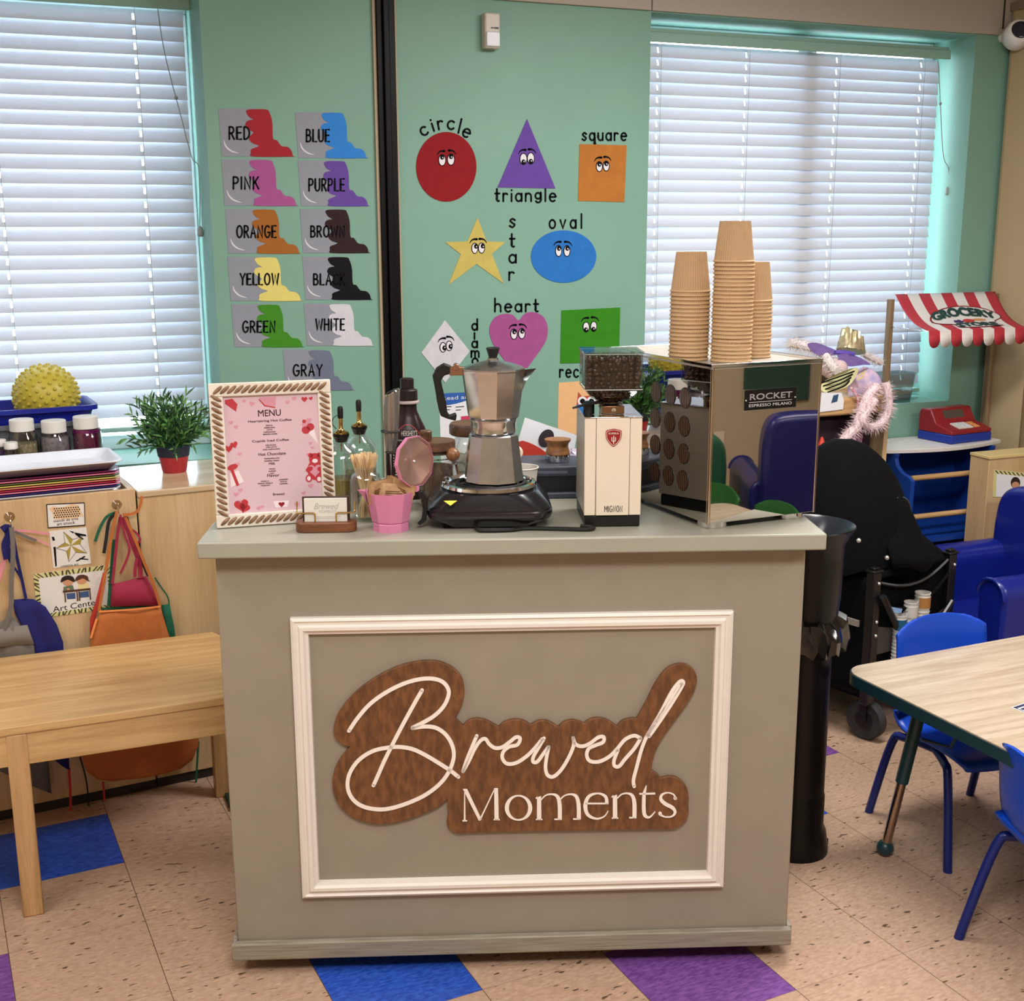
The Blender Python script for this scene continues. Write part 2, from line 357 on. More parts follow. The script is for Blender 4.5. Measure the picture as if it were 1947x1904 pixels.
# floor: twelve-inch composition tiles, laid at a slight angle to the wall
def floor_mat():
    m = bpy.data.materials.new('floor_tile'); m.use_nodes = True; nt = m.node_tree; p = nt.nodes['Principled BSDF']
    N = nt.nodes.new; Lk = nt.links.new
    tc = N('ShaderNodeTexCoord'); mp = N('ShaderNodeMapping'); T = 0.3048
    # tile coordinates u (to the left), v (towards the room)
    mp.vector_type = 'POINT'; mp.inputs['Rotation'].default_value = (0, 0, radians(-4.3)); mp.inputs['Location'].default_value = (-2.499, -2.744, 0)
    Lk(tc.outputs['Object'], mp.inputs[0])
    sp = N('ShaderNodeSeparateXYZ'); Lk(mp.outputs[0], sp.inputs[0])
    def math(op, a, b=None, c=None):
        n = N('ShaderNodeMath'); n.operation = op
        for i, x in enumerate((a, b, c)):
            if x is None: continue
            if hasattr(x, 'is_linked'): Lk(x, n.inputs[i])
            else: n.inputs[i].default_value = x
        return n.outputs[0]
    u = math('MULTIPLY', sp.outputs[0], -1/T); v = math('MULTIPLY', sp.outputs[1], -1/T)
    fu = math('FLOOR', u); fv = math('FLOOR', v)
    def cells(lst):
        tot = None
        for a, b in lst:
            k = math('MULTIPLY', math('COMPARE', fu, a, 0.1), math('COMPARE', fv, b, 0.1))
            tot = k if tot is None else math('ADD', tot, k)
        return tot
    pur = cells([(3, 2), (8, 0), (0, -1)]); blu = cells([(5, 1), (7, -2), (1, 0)])
    # fleck: streaky chips, turned tile by tile
    par = math('MODULO', math('ADD', math('ABSOLUTE', fu), math('ABSOLUTE', fv)), 2.0)
    cb = N('ShaderNodeCombineXYZ'); Lk(math('MULTIPLY', u, 17.0), cb.inputs[0]); Lk(math('MULTIPLY', v, 52.0), cb.inputs[1])
    Lk(math('MULTIPLY_ADD', fu, 3.7, math('MULTIPLY', fv, 5.3)), cb.inputs[2])
    nz = N('ShaderNodeTexNoise'); nz.inputs['Scale'].default_value = 1.0; nz.inputs['Detail'].default_value = 4; Lk(cb.outputs[0], nz.inputs['Vector'])
    vo = N('ShaderNodeTexNoise'); vo.inputs['Scale'].default_value = 0.62; vo.inputs['Detail'].default_value = 1.5; Lk(cb.outputs[0], vo.inputs['Vector'])
    mott = N('ShaderNodeMapRange'); mott.inputs['From Min'].default_value = 0.3; mott.inputs['From Max'].default_value = 0.7; Lk(nz.outputs['Fac'], mott.inputs['Value'])
    fl = N('ShaderNodeMapRange'); fl.inputs['From Min'].default_value = 0.665; fl.inputs['From Max'].default_value = 0.71; Lk(vo.outputs['Fac'], fl.inputs['Value'])
    fl2 = N('ShaderNodeMapRange'); fl2.inputs['From Min'].default_value = 0.30; fl2.inputs['From Max'].default_value = 0.25; Lk(vo.outputs['Fac'], fl2.inputs['Value'])
    def mix(f, a, b):
        n = N('ShaderNodeMix'); n.data_type = 'RGBA'; Lk(f, n.inputs['Factor'])
        for k, x in (('A', a), ('B', b)):
            if isinstance(x, tuple): n.inputs[k].default_value = x
            else: Lk(x, n.inputs[k])
        return n.outputs['Result']
    beige = mix(mott.outputs[0], lin('#a58670'), lin('#bd9f88'))
    beige = mix(fl.outputs[0], beige, lin('#5a4230')); beige = mix(fl2.outputs[0], beige, lin('#c6aa8c'))
    bl = mix(mott.outputs[0], lin('#1d3c9c'), lin('#3560c2')); pu = mix(mott.outputs[0], lin('#5c3578'), lin('#83559c'))
    c = mix(blu, beige, bl); c = mix(pur, c, pu)
    # joints
    du = math('ABSOLUTE', math('SUBTRACT', math('FRACT', u), 0.5)); dv = math('ABSOLUTE', math('SUBTRACT', math('FRACT', v), 0.5))
    j = math('MAXIMUM', math('MULTIPLY', math('GREATER_THAN', du, 0.4968), 0.85), math('MULTIPLY', math('GREATER_THAN', dv, 0.4975), 0.5))
    c = mix(j, c, lin('#4a3423'))
    Lk(c, p.inputs['Base Color']); p.inputs['Roughness'].default_value = 0.33; p.inputs['Specular IOR Level'].default_value = 0.4
    return m
struct('floor', M().box(XL, XR, YF, YW+.35, -.05, 0), floor_mat(), smooth=0)

GREEN = mat('wall_paint_green', '#76a090', rough=0.55, var=.06, vscale=3)
BEIGE = mat('wall_paint_beige', '#b9a78c', rough=0.6, var=.04, vscale=4)
BAND = mat('soffit_paint', '#a8a095', rough=0.6)
WHITE_TILE = mat('ceiling_tile', '#d8d4cc', rough=0.8, var=.08, vscale=60)
W1 = (-1.1, 0.581, 0.895); W2 = (2.112, 3.535, 0.92)     # opening x0, x1, sill height
YB = 4.30
mb = M()
mb.box(XL, W1[0], YW, YB, 0, ZC); mb.box(W1[1], W2[0], YW, YB, 0, ZC); mb.box(W2[1], XR, YW, YB, 0, ZC)
for w in (W1, W2): mb.box(w[0], w[1], YW, YB, 0, w[2]); mb.box(w[0], w[1], YW, YB, Z_TOP, ZC)
struct('wall_back', mb, GREEN, smooth=0)
struct('wall_right', M().box(XR, XR+.1, YF, YB, 0, ZC), BEIGE, smooth=0)
struct('wall_left', M().box(XL-.1, XL, YF, YB, 0, ZC), BEIGE, smooth=0)
struct('wall_front', M().box(XL, XR, YF-.1, YF, 0, ZC), BEIGE, smooth=0)
struct('ceiling', M().box(XL, XR, YF, YB, ZC, ZC+.05), WHITE_TILE, smooth=0)
mb = M().box(XL, 2.107, YW-.012, YW, Z_TOP+.004, ZC).box(2.111, XR, YW-.012, YW, Z_TOP+.004, ZC)
struct('trim_1', mb, BAND, bevel=.002)
# black strip in the wall between the two painted panels
BLK = mat('black_strip', '#050406', rough=.45, spec=.2)
mb = M()
xs = 1.124; ZS = Z_TOP+.003
for a, b, d in ((0, .020, .018), (.020, .040, .030), (.040, .063, .014)): mb.box(xs+a, xs+b, YW-d, YW, 0, ZS)
struct('trim_2', mb, BLK, bevel=.003)
struct('trim_3', M().box(xs-.009, xs, YW-.010, YW, 0, ZS), mat('strip_edge', '#a99a82', rough=.6))
struct('trim_4', M().box(xs+.063, xs+.069, YW-.008, YW, 0, ZS), MATS['strip_edge'])
struct('baseboard_back', M().box(W1[1]+.1, XR, YW-.012, YW, 0, .1), mat('base_vinyl', '#2b2622', rough=.5))

# windows: painted frame, glass and (right one) a thick mullion standing behind the blind
WF = mat('window_frame_paint', '#d4dcdc', rough=.4); PANE = glass('window_glass', '#f4fbff')
def window(name, w, y, mull):
    mb = M(); t = .05
    mb.box(w[0], w[1], y, y+.05, w[2], w[2]+t).box(w[0], w[1], y, y+.05, Z_TOP-t, Z_TOP).box(w[0], w[0]+t, y, y+.05, w[2]+t, Z_TOP-t).box(w[1]-t, w[1], y, y+.05, w[2]+t, Z_TOP-t)
    for m in mull: mb.box(m-.042, m+.042, y-.06, y+.05, w[2]+t, Z_TOP-t)
    f = struct(name, mb, WF, bevel=.004)
    g = M().box(w[0]+t, w[1]-t, y+.022, y+.028, w[2]+t, Z_TOP-t)
    obj('pane', g, PANE, f, smooth=0)
window('window_1', W1, 4.245, [-.35]); window('window_2', W2, 4.185, [2.885])

# blinds
SLAT = slat_mat(); CORD = mat('blind_cord', '#8d9390', rough=.7); RAIL = mat('blind_rail', '#8fb3a8', rough=.35)
def blind(name, label, x0, x1, y, z0, z1, ladders, pitch, ztop_rail, chords):
    root = thing(name, label, 'window blind', ((x0+x1)/2, y, z0))
    mb = M(); n = int((z1-z0-.03)/pitch); w = .05; tilt = radians(73)
    for k in range(n):
        zc = z1-.012-pitch*(k+.5); 
        prof = []
        for i in range(8):
            s = (i/7-.5); cy = cos(tilt)*s*w; cz = sin(tilt)*s*w; bow = .0035*(1-4*s*s)
            prof.append((y+cy-bow*sin(tilt), zc+cz+bow*cos(tilt)))
        th = .0022
        def strip(pr, xa, xb):
            rg = pr+[(a+th*sin(tilt), b-th*cos(tilt)) for a, b in reversed(pr)]
            mb.loft([[(xa, a, b) for a, b in rg], [(xb, a, b) for a, b in rg]])
        xc = x0                         # whole slat between the ladders, slotted where the lift cord runs through
        for lx in sorted(ladders):
            if not x0+.01 < lx < x1-.01: continue
            strip(prof, xc, lx-.0035); strip(prof[:3], lx-.0035, lx+.0035); strip(prof[5:], lx-.0035, lx+.0035); xc = lx+.0035
        strip(prof, xc, x1)
    obj('slats', mb, SLAT, root, space='world', smooth=40)
    obj('head_rail', M().box(x0-.01, x1+.02, y-.035, y+.03, z1, z1+ztop_rail).box(x0-.01, x1+.02, y-.045, y-.035, z1-.012, z1+ztop_rail*.62), RAIL, root, space='world', bevel=.003)
    obj('bottom_rail', M().box(x0, x1, y-.022, y+.022, z0, z0+.016), MATS['blind_rail'], root, space='world', bevel=.004)
    for lx in ladders:
        obj('ladder_cord', M().tube([(lx+.004, y-.022, z0), (lx+.004, y-.022, z1)], .0006, 5), CORD, root, space='world')
    for pts in chords:
        P = spline([tuple(p) for p in pts], 6); mb = M().tube(P, .0016, 6)
        e = Vector(P[-1]); mb.lathe([(.003, .0), (.008, -.006), (.010, -.028), (.006, -.034)], 10, (e.x, e.y, e.z))
        mb.sphere(P[len(P)//3], .006, 8, 6)
        obj('pull_cord', mb, CORD, root, space='world')
Y1, Y2 = 4.19, 4.095
yv = lambda px, py, y: tuple(on_y(px, py, y))
ld1 = [on_y(252, 20, Y1).x, on_y(5, 400, Y1).x - .0, -.75]
blind('window_blind', 'tall white slatted blind in the window behind the yellow spiky ball', -1.05, .562, Y1, .965, 2.305, ld1, .0441, .035,
      [[yv(298, 2, 4.15), yv(313, 100, 4.15), yv(345, 225, 4.15), yv(365, 300, 4.14), yv(378, 322, 4.13), yv(380, 430, 4.13)]])
ld2 = [on_y(1244, 400, Y2).x, on_y(1415, 200, Y2).x, on_y(1585, 220, Y2).x, on_y(1743, 240, Y2).x]
blind('window_blind', 'white slatted blind in the window behind the stacked paper cups', 2.09+.03, 3.487, Y2, .945, 2.280, ld2, .0428, .036,
      [[yv(1783, 115, 4.05), yv(1786, 155, 4.05), yv(1793, 290, 4.05), yv(1803, 320, 4.05), yv(1802, 355, 4.05)]])

# folding partition that closes the right end of the window wall
FOLD = mat('partition_vinyl', '#a3906f', rough=.55)
pts = []; x = 3.69; k = 0
while x < 4.68:
    pts.append((x, 3.93 if k % 2 == 0 else 3.78)); x += (.06 if k % 2 == 0 else .06); k += 1
mb = M(); n = len(pts)
ring0 = pts + [(a, b-.012) for a, b in reversed(pts)]
mb.loft([[(a, b, .02) for a, b in ring0], [(a, b, 2.44) for a, b in ring0]])
tag(obj('folding_partition', mb, FOLD, smooth=0, loc=(4.15, 3.86, .02)), 'beige vinyl folding partition gathered in the corner behind the toy grocery stand', 'partition')
mb = M().box(3.68, 4.68, 3.78, 3.948, 2.44, 2.47)
struct('trim_5', mb, mat('partition_track', '#8b8070', rough=.4, metal=.4))

# motion sensor and camera on the wall
SEN = mat('sensor_plastic', '#c0bbb0', rough=.4)
a = on_y(912, 25, YW); b = on_y(946, 97, YW); cx = (a.x+b.x)/2; zc = (a.z+b.z)/2
t = thing('motion_sensor', 'small ivory motion sensor high on the green wall above the painted shapes', 'sensor', (cx, YW, zc))
obj('housing', M().box(-.027, .027, -.038, 0, -.055, .055), SEN, t, bevel=.006, seg=3)
obj('lens', M().prism(rrect(-.024, .024, -.05, -.004, .005), lambda a, b, h: (a, -h, b), .036, .044), mat('sensor_lens', '#c9ccd6', rough=.25), t, bevel=.003)
obj('indicator', M().box(-.006, .004, -.0395, -.036, .006, .010).box(.006, .020, -.0395, -.036, .005, .011), mat('dark_dot', '#141414', rough=.4), t)
p = on_y(1934, 66, 3.87)
t = thing('security_camera', 'white round security camera in the upper corner beside the window', 'camera', tuple(p))
WPL = mat('white_plastic', '#d9d9d6', rough=.35)
mt = RX(radians(62)) @ RZ(0); mt = Matrix.Rotation(radians(-25), 4, 'Z') @ RX(radians(70))
obj('housing', M().lathe([(.001, -.055), (.036, -.052), (.05, -.03), (.05, .02), (.044, .034), (.036, .038)], 28, mtx=mt), WPL, t)
obj('lens', M().lathe([(.036, .036), (.032, .043), (.02, .048), (.001, .049)], 24, mtx=mt), mat('camera_lens', '#0a1024', rough=.05, spec=.8), t)
obj('bracket', M().tube([(0, .03, .0), (0, .08, .0)], .018, 12), WPL, t)
obj('cable', M().tube([(-.01, .07, .03), (-.01, .07, .25)], .005, 8), mat('black_cable', '#101010', rough=.5), t)

# ------------------------------------------------------------------ painted decorations on the wall
INK = mat('lettering_black', '#07080e', rough=.7, spec=.12)
def wfr(a, b, h): return (a, YW-h, b)
def wp(px, py): q = on_y(px, py, YW); return (q.x, q.z)
def crop2(off, sc): return lambda x, y: wp(off[0]+x/sc, off[1]+y/sc)
C1 = crop2((400, 190), 3.341); C2 = crop2((760, 190), 3.592)
CAN = mat('mural_can_grey', '#878c98', rough=.6, var=.05, vscale=30); SHINE = mat('mural_shine', '#cfcfd8', rough=.6)
PAINT = {'RED': '#9c2330', 'BLUE': '#2f7fd0', 'PINK': '#a2528e', 'PURPLE': '#63459a', 'ORANGE': '#9c6028', 'BROWN': '#2c1a1c', 'YELLOW': '#d8cc74', 'BLACK': '#06060c', 'GREEN': '#3f8420', 'WHITE': '#c9c9d2', 'GRAY': '#6a7286'}
BK = {'RED': (50, 55, 305, 1.0, 468, (120, 248, 250, 78)), 'BLUE': (537, 78, 292, .93, 447, (610, 755, 265, 76)), 'PINK': (70, 378, 295, .95, 470, (146, 306, 566, 76)),
      'PURPLE': (555, 385, 290, .93, 440, (626, 850, 578, 76)), 'ORANGE': (93, 693, 283, .96, 465, (168, 416, 874, 74)), 'BROWN': (568, 693, 280, .93, 432, (638, 850, 870, 68)),
      'YELLOW': (108, 997, 280, .96, 460, (190, 432, 1174, 70)), 'BLACK': (583, 995, 275, .94, 432, (656, 852, 1174, 68)), 'GREEN': (132, 1298, 272, .96, 447, (206, 410, 1476, 70)),
      'WHITE': (593, 1294, 268, .93, 432, (670, 850, 1462, 70)), 'GRAY': (460, 1588, 256, .93, 437, (527, 708, 1752, 70))}
# outline of a splash relative to its bucket: x 0..1 of full width, y 0..1 of height (down)
SPL = [(.385, .07), (.40, .03), (.47, .015), (.66, .02), (.70, .08), (.735, .28), (.74, .62), (.79, .66), (.85, .78), (.93, .80), (.98, .87), (1.0, .98), (.995, 1.0), (.47, 1.0), (.435, .93), (.44, .85), (.52, .80), (.545, .77), (.47, .73), (.42, .66), (.42, .59), (.475, .50), (.42, .44), (.37, .36), (.39, .27), (.44, .24), (.48, .23), (.42, .17)]
for nm, (x0, y0, h, s, w, tx) in BK.items():
    o = C1(x0+w*.3, y0+h)
    t = thing('paint_bucket_decal', 'wall decal of a tipped grey paint bucket spilling %s paint, lettered %s' % (nm.lower(), nm), 'wall decal', (o[0], YW, o[1]))
    sk = 22*s
    can = [C1(x0, y0), C1(x0+w*.55, y0), C1(x0+w*.57, y0+h), C1(x0+sk, y0+h)]
    can = [(can[0][0], can[0][1]), can[1], can[2], can[3]]
    obj('can', M().prism(can, wfr, 0, .0012), CAN, t, space='world', smooth=0)
    pl = spline([C1(x0+w*a+ (b-.5)*sk*.4, y0+h*b) for a, b in SPL], 4, True)
    obj('spilled_paint', M().prism(pl, wfr, .0012, .0022), mat('mural_'+nm.lower(), PAINT[nm], rough=.6, spec=.2, var=.05, vscale=40), t, space='world', smooth=0)
    mb = M()
    for st in letters(nm, tx[0], -tx[2], tx[1], tx[3], .30):
        mb.ribbon([C1(a, -b) for a, b in st], .0050, wfr, .0022, .0030)
    obj('lettering', mb, INK, t, space='world', smooth=0)
    sh = spline([(x0+w*.075, y0+h*.66), (x0+w*.10, y0+h*.78), (x0+w*.17, y0+h*.88), (x0+w*.27, y0+h*.93)], 5)
    n = len(sh); obj('highlight', M().ribbon([C1(a, b) for a, b in sh], [.001+.004*sin(pi*i/(n-1)) for i in range(n)], wfr, .0012, .0018), SHINE, t, space='world', smooth=0)

EYEW = mat('mural_eye_white', '#d9d5dc', rough=.5)
def eyes(t, cs, dp, r=(23, 37), br=True):
    for i, (x, y) in enumerate(cs):
        e = obj('eye', M().prism([C2(*p) for p in ell(x, y, r[0]+4, r[1]+4, 28)], wfr, .002, .0026), INK, t, space='world', smooth=0)
        e2 = M().prism([C2(*p) for p in ell(x, y, r[0]-2, r[1]-2, 28)], wfr, .0026, .0032)
        me = obj('eye_white', e2, EYEW, e, space='world', smooth=0)
        mp_ = M().prism([C2(*p) for p in ell(x+dp[0], y+dp[1], 14, 17, 20)], wfr, .0032, .0037)
        obj('pupil', mp_, INK, e, space='world', smooth=0)
        obj('pupil_glint', M().prism([C2(*p) for p in ell(x+dp[0]+3, y+dp[1]+(3 if dp[1] < 0 else -3), 4, 5, 10)], wfr, .0037, .0042), EYEW, e, space='world', smooth=0)
    (xa, ya), (xb, yb) = cs
    for x, y, sg in ((xa, ya, -1), (xb, yb, 1)):
        pts = spline([(x+sg*-14, y-62), (x+sg*4, y-62), (x+sg*22, y-54), (x+sg*34, y-36)], 4)
        n = len(pts); obj('eyebrow', M().ribbon([C2(*p) for p in pts], [.0080*(1-.75*i/(n-1)) for i in range(n)], wfr, .002, .0028), INK, t, space='world', smooth=0)
def mural(name, label, poly, col, word, eye, dp, r=(23, 37)):
    P = [C2(*p) for p in poly]; cx = sum(p[0] for p in P)/len(P); zb = min(p[1] for p in P)
    t = thing(name, label, 'wall decal', (cx, YW, zb))
    obj('shape', M().prism(P, wfr, 0, .002), mat('mural_'+name, col, rough=.65, spec=.15, var=.10, vscale=25), t, space='world', smooth=0)
    eyes(t, eye, dp, r)
    mb = M()
    for st in word: mb.ribbon([C2(a, b) for a, b in st], .0062, wfr, .0, .0016)
    obj('lettering', mb, INK, t, space='world', smooth=0)
def word(s, x0, yb, x1, h, gap=.3): return [[(a, -b) for a, b in st] for st in letters(s, x0, -yb, x1, h, gap)]
def glyph(c, x, y, h, rot=0):
    a = GL[c][0]; out = []
    for st in GL[c][1]:
        q = []
        for p in st:
            u, v = (p[0]-a/2)*h, -(p[1]-.3)*h
            q.append((x+u*cos(rot)-v*sin(rot), y+u*sin(rot)+v*cos(rot)))
        out.append(q)
    return out
wc = []
for c, x, y, rt in (('c', 166, 213, -28), ('i', 227, 186, -18), ('r', 279, 172, -10), ('c', 350, 172, 4), ('l', 407, 198, 13), ('e', 456, 226, 22)): wc += glyph(c, x, y, 92, radians(rt))
mural('circle_decal', 'wall decal of a red circle with cartoon eyes, lettered circle', ell(317, 457, 206, 238, 48), '#8a1820', wc, [(288, 412), (348, 408)], (0, -20))
mural('triangle_decal', 'wall decal of a purple triangle with cartoon eyes, lettered triangle', [(868, 130), (1062, 605), (667, 598)], '#64469a', word('triangle', 652, 692, 1066, 88), [(843, 404), (893, 400)], (0, 20))
mural('square_decal', 'wall decal of an orange square with cartoon eyes, lettered square', [(1227, 302), (1548, 310), (1533, 698), (1217, 690)], '#b07032', word('square', 1246, 276, 1548, 82), [(1361, 456), (1408, 452)], (0, -16), (20, 33))
st = []
for c, x, y in (('s', 770, 842), ('t', 769, 976), ('a', 772, 1085), ('r', 764, 1204)): st += glyph(c, x, y, 92)
mural('star_decal', 'wall decal of a yellow star with cartoon eyes, lettered star', [(530, 805), (592, 966), (722, 972), (628, 1052), (708, 1254), (522, 1120), (332, 1263), (416, 1055), (311, 972), (462, 966)], '#bfae5e', st, [(511, 1014), (557, 1012)], (8, -14), (20, 34))
mural('oval_decal', 'wall decal of a blue oval with cartoon eyes, lettered oval', ell(1118, 1070, 223, 179, 48), '#2a70bc', word('oval', 1022, 876, 1244, 92, .45), [(1083, 1032), (1140, 1032)], (2, -18), (20, 36))
st = []
for c, x, y in (('d', 513, 1550), ('i', 511, 1612), ('a', 513, 1670), ('m', 515, 1736), ('o', 515, 1787)): st += glyph(c, x, y, 70)
mural('diamond_decal', 'wall decal of a white diamond with cartoon eyes beside vertical lettering', [(308, 1505), (478, 1717), (310, 1930), (147, 1727)], '#c9c9d0', st, [(294, 1690), (336, 1680)], (9, 4), (20, 32))
hp = spline([(811, 1506), (772, 1470), (715, 1461), (650, 1486), (614, 1545), (616, 1610), (650, 1690), (730, 1800), (808, 1900), (885, 1810), (985, 1670), (1008, 1600), (1006, 1535), (972, 1475), (905, 1449), (850, 1464)], 4, True)
mural('heart_decal', 'wall decal of a pink heart with cartoon eyes, lettered heart', hp, '#9c4f88', word('heart', 650, 1446, 948, 86), [(778, 1600), (832, 1596)], (2, -16), (21, 34))
mural('rectangle_decal', 'wall decal of a green rectangle with cartoon eyes, partly behind the coffee grinder', [(1103, 1438), (1505, 1418), (1495, 1790), (1095, 1800)], '#35801c', word('rectangle', 1093, 1893, 1500, 84), [(1271, 1551), (1323, 1547)], (-2, 20), (20, 32))

# paper notices on the wall behind the counter
PAPER = mat('notice_paper', '#d9dbe0', rough=.6)
def wq(pts): return [wp(*p) for p in pts]
o = wp(870, 960)
t = thing('notice', 'white printed notice with blue heading on the wall behind the coffee pot', 'notice', (o[0], YW, o[1]))
obj('sheet', M().prism(wq([(835, 750), (958, 742), (962, 950), (840, 952)]), wfr, 0, .0015), PAPER, t, space='world', smooth=0)
obj('blue_heading', M().prism(spline(wq([(835, 750), (895, 746), (958, 742), (959, 758), (920, 762), (895, 760), (865, 768), (836, 770)]), 3, True), wfr, .0015, .002), mat('notice_blue', '#2456a4', rough=.6), t, space='world', smooth=0)
mb = M(); a = wp(840, 761); b = wp(902, 757)
put_text(mb, 'Read and Learn', a[0], a[1], (b[0]-a[0])*1.6, .013, wfr, .0024)
obj('heading_lettering', mb, PAPER, t, space='world', smooth=0)
mb = M()
for k, (x0, x1) in enumerate(((841, 858), (841, 855), (866, 882), (866, 876))):
    yy_ = (774, 780)[k % 2]; p = wp(x0, yy_); q = wp(x1, yy_); mb.box(p[0], q[0], YW-.0024, YW-.0015, p[1]-.0012, p[1]+.0012)
obj('body_text', mb, INK, t, space='world', smooth=0)
obj('picture', M().prism(wq([(876, 792), (915, 788), (915, 815), (893, 815), (876, 809)]), wfr, .0015, .002), mat('notice_red', '#b8385a', rough=.6), t, space='world', smooth=0)
o = wp(1090, 826)
t = thing('owl_notice', 'pale orange paper with a red owl head on the wall beside the grinder', 'notice', (o[0], YW, o[1]))
obj('sheet', M().prism(wq([(1062, 728), (1150, 722), (1148, 826), (1060, 826)]), wfr, 0, .0015), mat('orange_paper', '#dcae7c', rough=.7, var=.06, vscale=30), t, space='world', smooth=0)
obj('owl', M().prism(wq([(1099, 745), (1106, 754), (1124, 752), (1132, 744), (1136, 770), (1130, 795), (1102, 795), (1096, 770)]), wfr, .0015, .002), mat('owl_red', '#a8452a', rough=.6), t, space='world', smooth=0)
mb = M()
for x in (1107, 1124): mb.prism(wq(ell(x, 763, 9, 9, 20)), wfr, .002, .0025)
e = obj('owl_eyes', mb, PAPER, t, space='world', smooth=0)
mb = M()
for x in (1107, 1124): mb.prism(wq(ell(x, 763, 5, 5, 16)), wfr, .0025, .003)
obj('owl_pupils', mb, INK, e, space='world', smooth=0)
# ================================================================== THE COFFEE CART
KO = Vector((0.9025, 2.242, 0)); KA = radians(-19.47)
EX = Vector((cos(KA), sin(KA), 0)); EY = Vector((-sin(KA), cos(KA), 0))
def K(x, y, z): return KO + EX*x + EY*y + Vector((0, 0, z))     # cart-local point to world
ZT = 1.003
CARTP = mat('cart_paint', '#8e8576', rough=.45, var=.05, vscale=12, bump=.05, bscale=300)
TOPP = mat('cart_top_paint', '#9a988a', rough=.3, var=.04, vscale=10)
KICK = mat('cart_kick_paint', '#938c7c', rough=.5, col2='#7c7463', vscale=9, vstretch=(1, 10, 30))
CREAM = mat('moulding_cream', '#dcd5cc', rough=.45, var=.03, vscale=40)
cart = thing('coffee_cart', 'greige wooden coffee cart with a cream picture moulding on its front', 'cart', tuple(KO), KA)
obj('body', M().box(-.612, .617, .02, .58, .055, .968), CARTP, cart, bevel=.003)
obj('worktop', M().box(-.637, .645, -.03, .61, .968, ZT), TOPP, cart, bevel=.004)
mb = M()
mb.box(-.623, .623, 0, .018, .042, .082).box(-.623, -.612, .018, .60, .042, .082).box(.617, .628, .018, .60, .042, .082)
obj('base_rail', mb, KICK, cart, bevel=.003)
# moulding: mitred profile swept round a rectangle
prof = [(0, 0), (0, .012), (.006, .016), (.010, .0125), (.015, .013), (.019, .018), (.026, .018), (.030, .012), (.036, .010), (.037, 0)]   # inwards, outwards from the face
def moulding(x0, x1, z0, z1, yface):
    mb = M(); rings = []
    for (cx, cz, sx, sz) in ((x0, z0, 1, 1), (x1, z0, -1, 1), (x1, z1, -1, -1), (x0, z1, 1, -1)):
        rings.append([(cx+sx*a, yface-h, cz+sz*a) for a, h in prof])
    rings.append(rings[0]); return mb.loft(rings, False, False, close=False)
obj('panel_moulding', moulding(-.463, .466, .186, .828, .02), CREAM, cart, smooth=25)
CAST = mat('caster_rubber', '#1b1b1b', rough=.6); CASM = mat('caster_steel', '#8d8d8d', rough=.3, metal=1)
for x, y in ((-.52, .10), (.52, .10), (-.52, .5), (.52, .5)):
    mb = M().lathe([(.001, -.012), (.018, -.012), (.021, -.008), (.021, .008), (.018, .012), (.001, .012)], 20, (0, 0, 0), mtx=TR(x, y, .0212) @ RY(pi/2))
    c = obj('caster', mb, CAST, cart)
    obj('caster_fork', M().box(x-.016, x-.013, y-.014, y+.014, .018, .05).box(x+.013, x+.016, y-.014, y+.014, .018, .05).box(x-.02, x+.02, y-.02, y+.02, .05, .056), CASM, c, bevel=.001)

# ---- the sign: stained plywood cut round the lettering, routed cream letters
def KF(px, py, y=.012):
    n = -EY; P = K(0, y, 0); q = on_pl(px, py, n, P) - KO
    return (q.dot(EX), q.z)
def sgA(x, y): return KF(620+x/5.288, 1240+y/5.288)
def sgB(x, y): return KF(860+x/4.056, 1240+y/4.056)
out = [sgA(*p) for p in spline([(245, 950), (165, 925), (95, 860), (78, 770), (105, 650), (180, 530), (300, 400), (460, 280), (640, 180), (820, 115), (1000, 88), (1140, 98), (1270, 155), (1360, 250), (1392, 380), (1375, 500), (1340, 590), (1295, 655)], 4)]
out += [sgA(1330, 690), sgA(1375, 740)]
sc = [(80, 570), (130, 525), (195, 512), (270, 530), (340, 568), (358, 578), (400, 540), (480, 520), (550, 530), (605, 562), (650, 535), (705, 526), (765, 545), (815, 578), (860, 540), (920, 524), (980, 535), (1015, 550), (1060, 520), (1125, 508), (1200, 525), (1250, 560), (1270, 572), (1310, 530), (1370, 512), (1420, 512)]
segs = [sc[0:6], sc[5:10], sc[9:14], sc[13:18], sc[17:23], sc[22:26]]
for sg in segs: out += [sgB(*p) for p in spline(sg, 3)]
out += [sgB(*p) for p in spline([(1440, 480), (1500, 370), (1560, 250), (1640, 140), (1720, 95), (1800, 95), (1865, 140), (1885, 215), (1860, 310), (1800, 410), (1720, 520), (1640, 630), (1580, 730), (1545, 830), (1535, 910)], 4)]
out += [sgB(*p) for p in spline([(1535, 910), (1580, 940), (1605, 972)], 3)][1:]
out += [sgB(*p) for p in spline([(1605, 972), (1680, 958), (1750, 980), (1805, 1040), (1822, 1120), (1818, 1180), (1822, 1230), (1800, 1300), (1740, 1350), (1680, 1362), (1400, 1366), (1000, 1372), (600, 1378), (200, 1388), (80, 1392)], 4)]
out += [sgA(*p) for p in spline([(1340, 1820), (1270, 1800), (1225, 1750), (1215, 1690), (1232, 1620), (1222, 1550), (1222, 1475)], 3)]
out += [sgA(*p) for p in spline([(1222, 1475), (1120, 1560), (960, 1630), (780, 1690), (580, 1725), (420, 1712), (260, 1650), (150, 1560), (85, 1440), (65, 1320), (85, 1180), (150, 1060), (245, 950)], 4)][:-1]
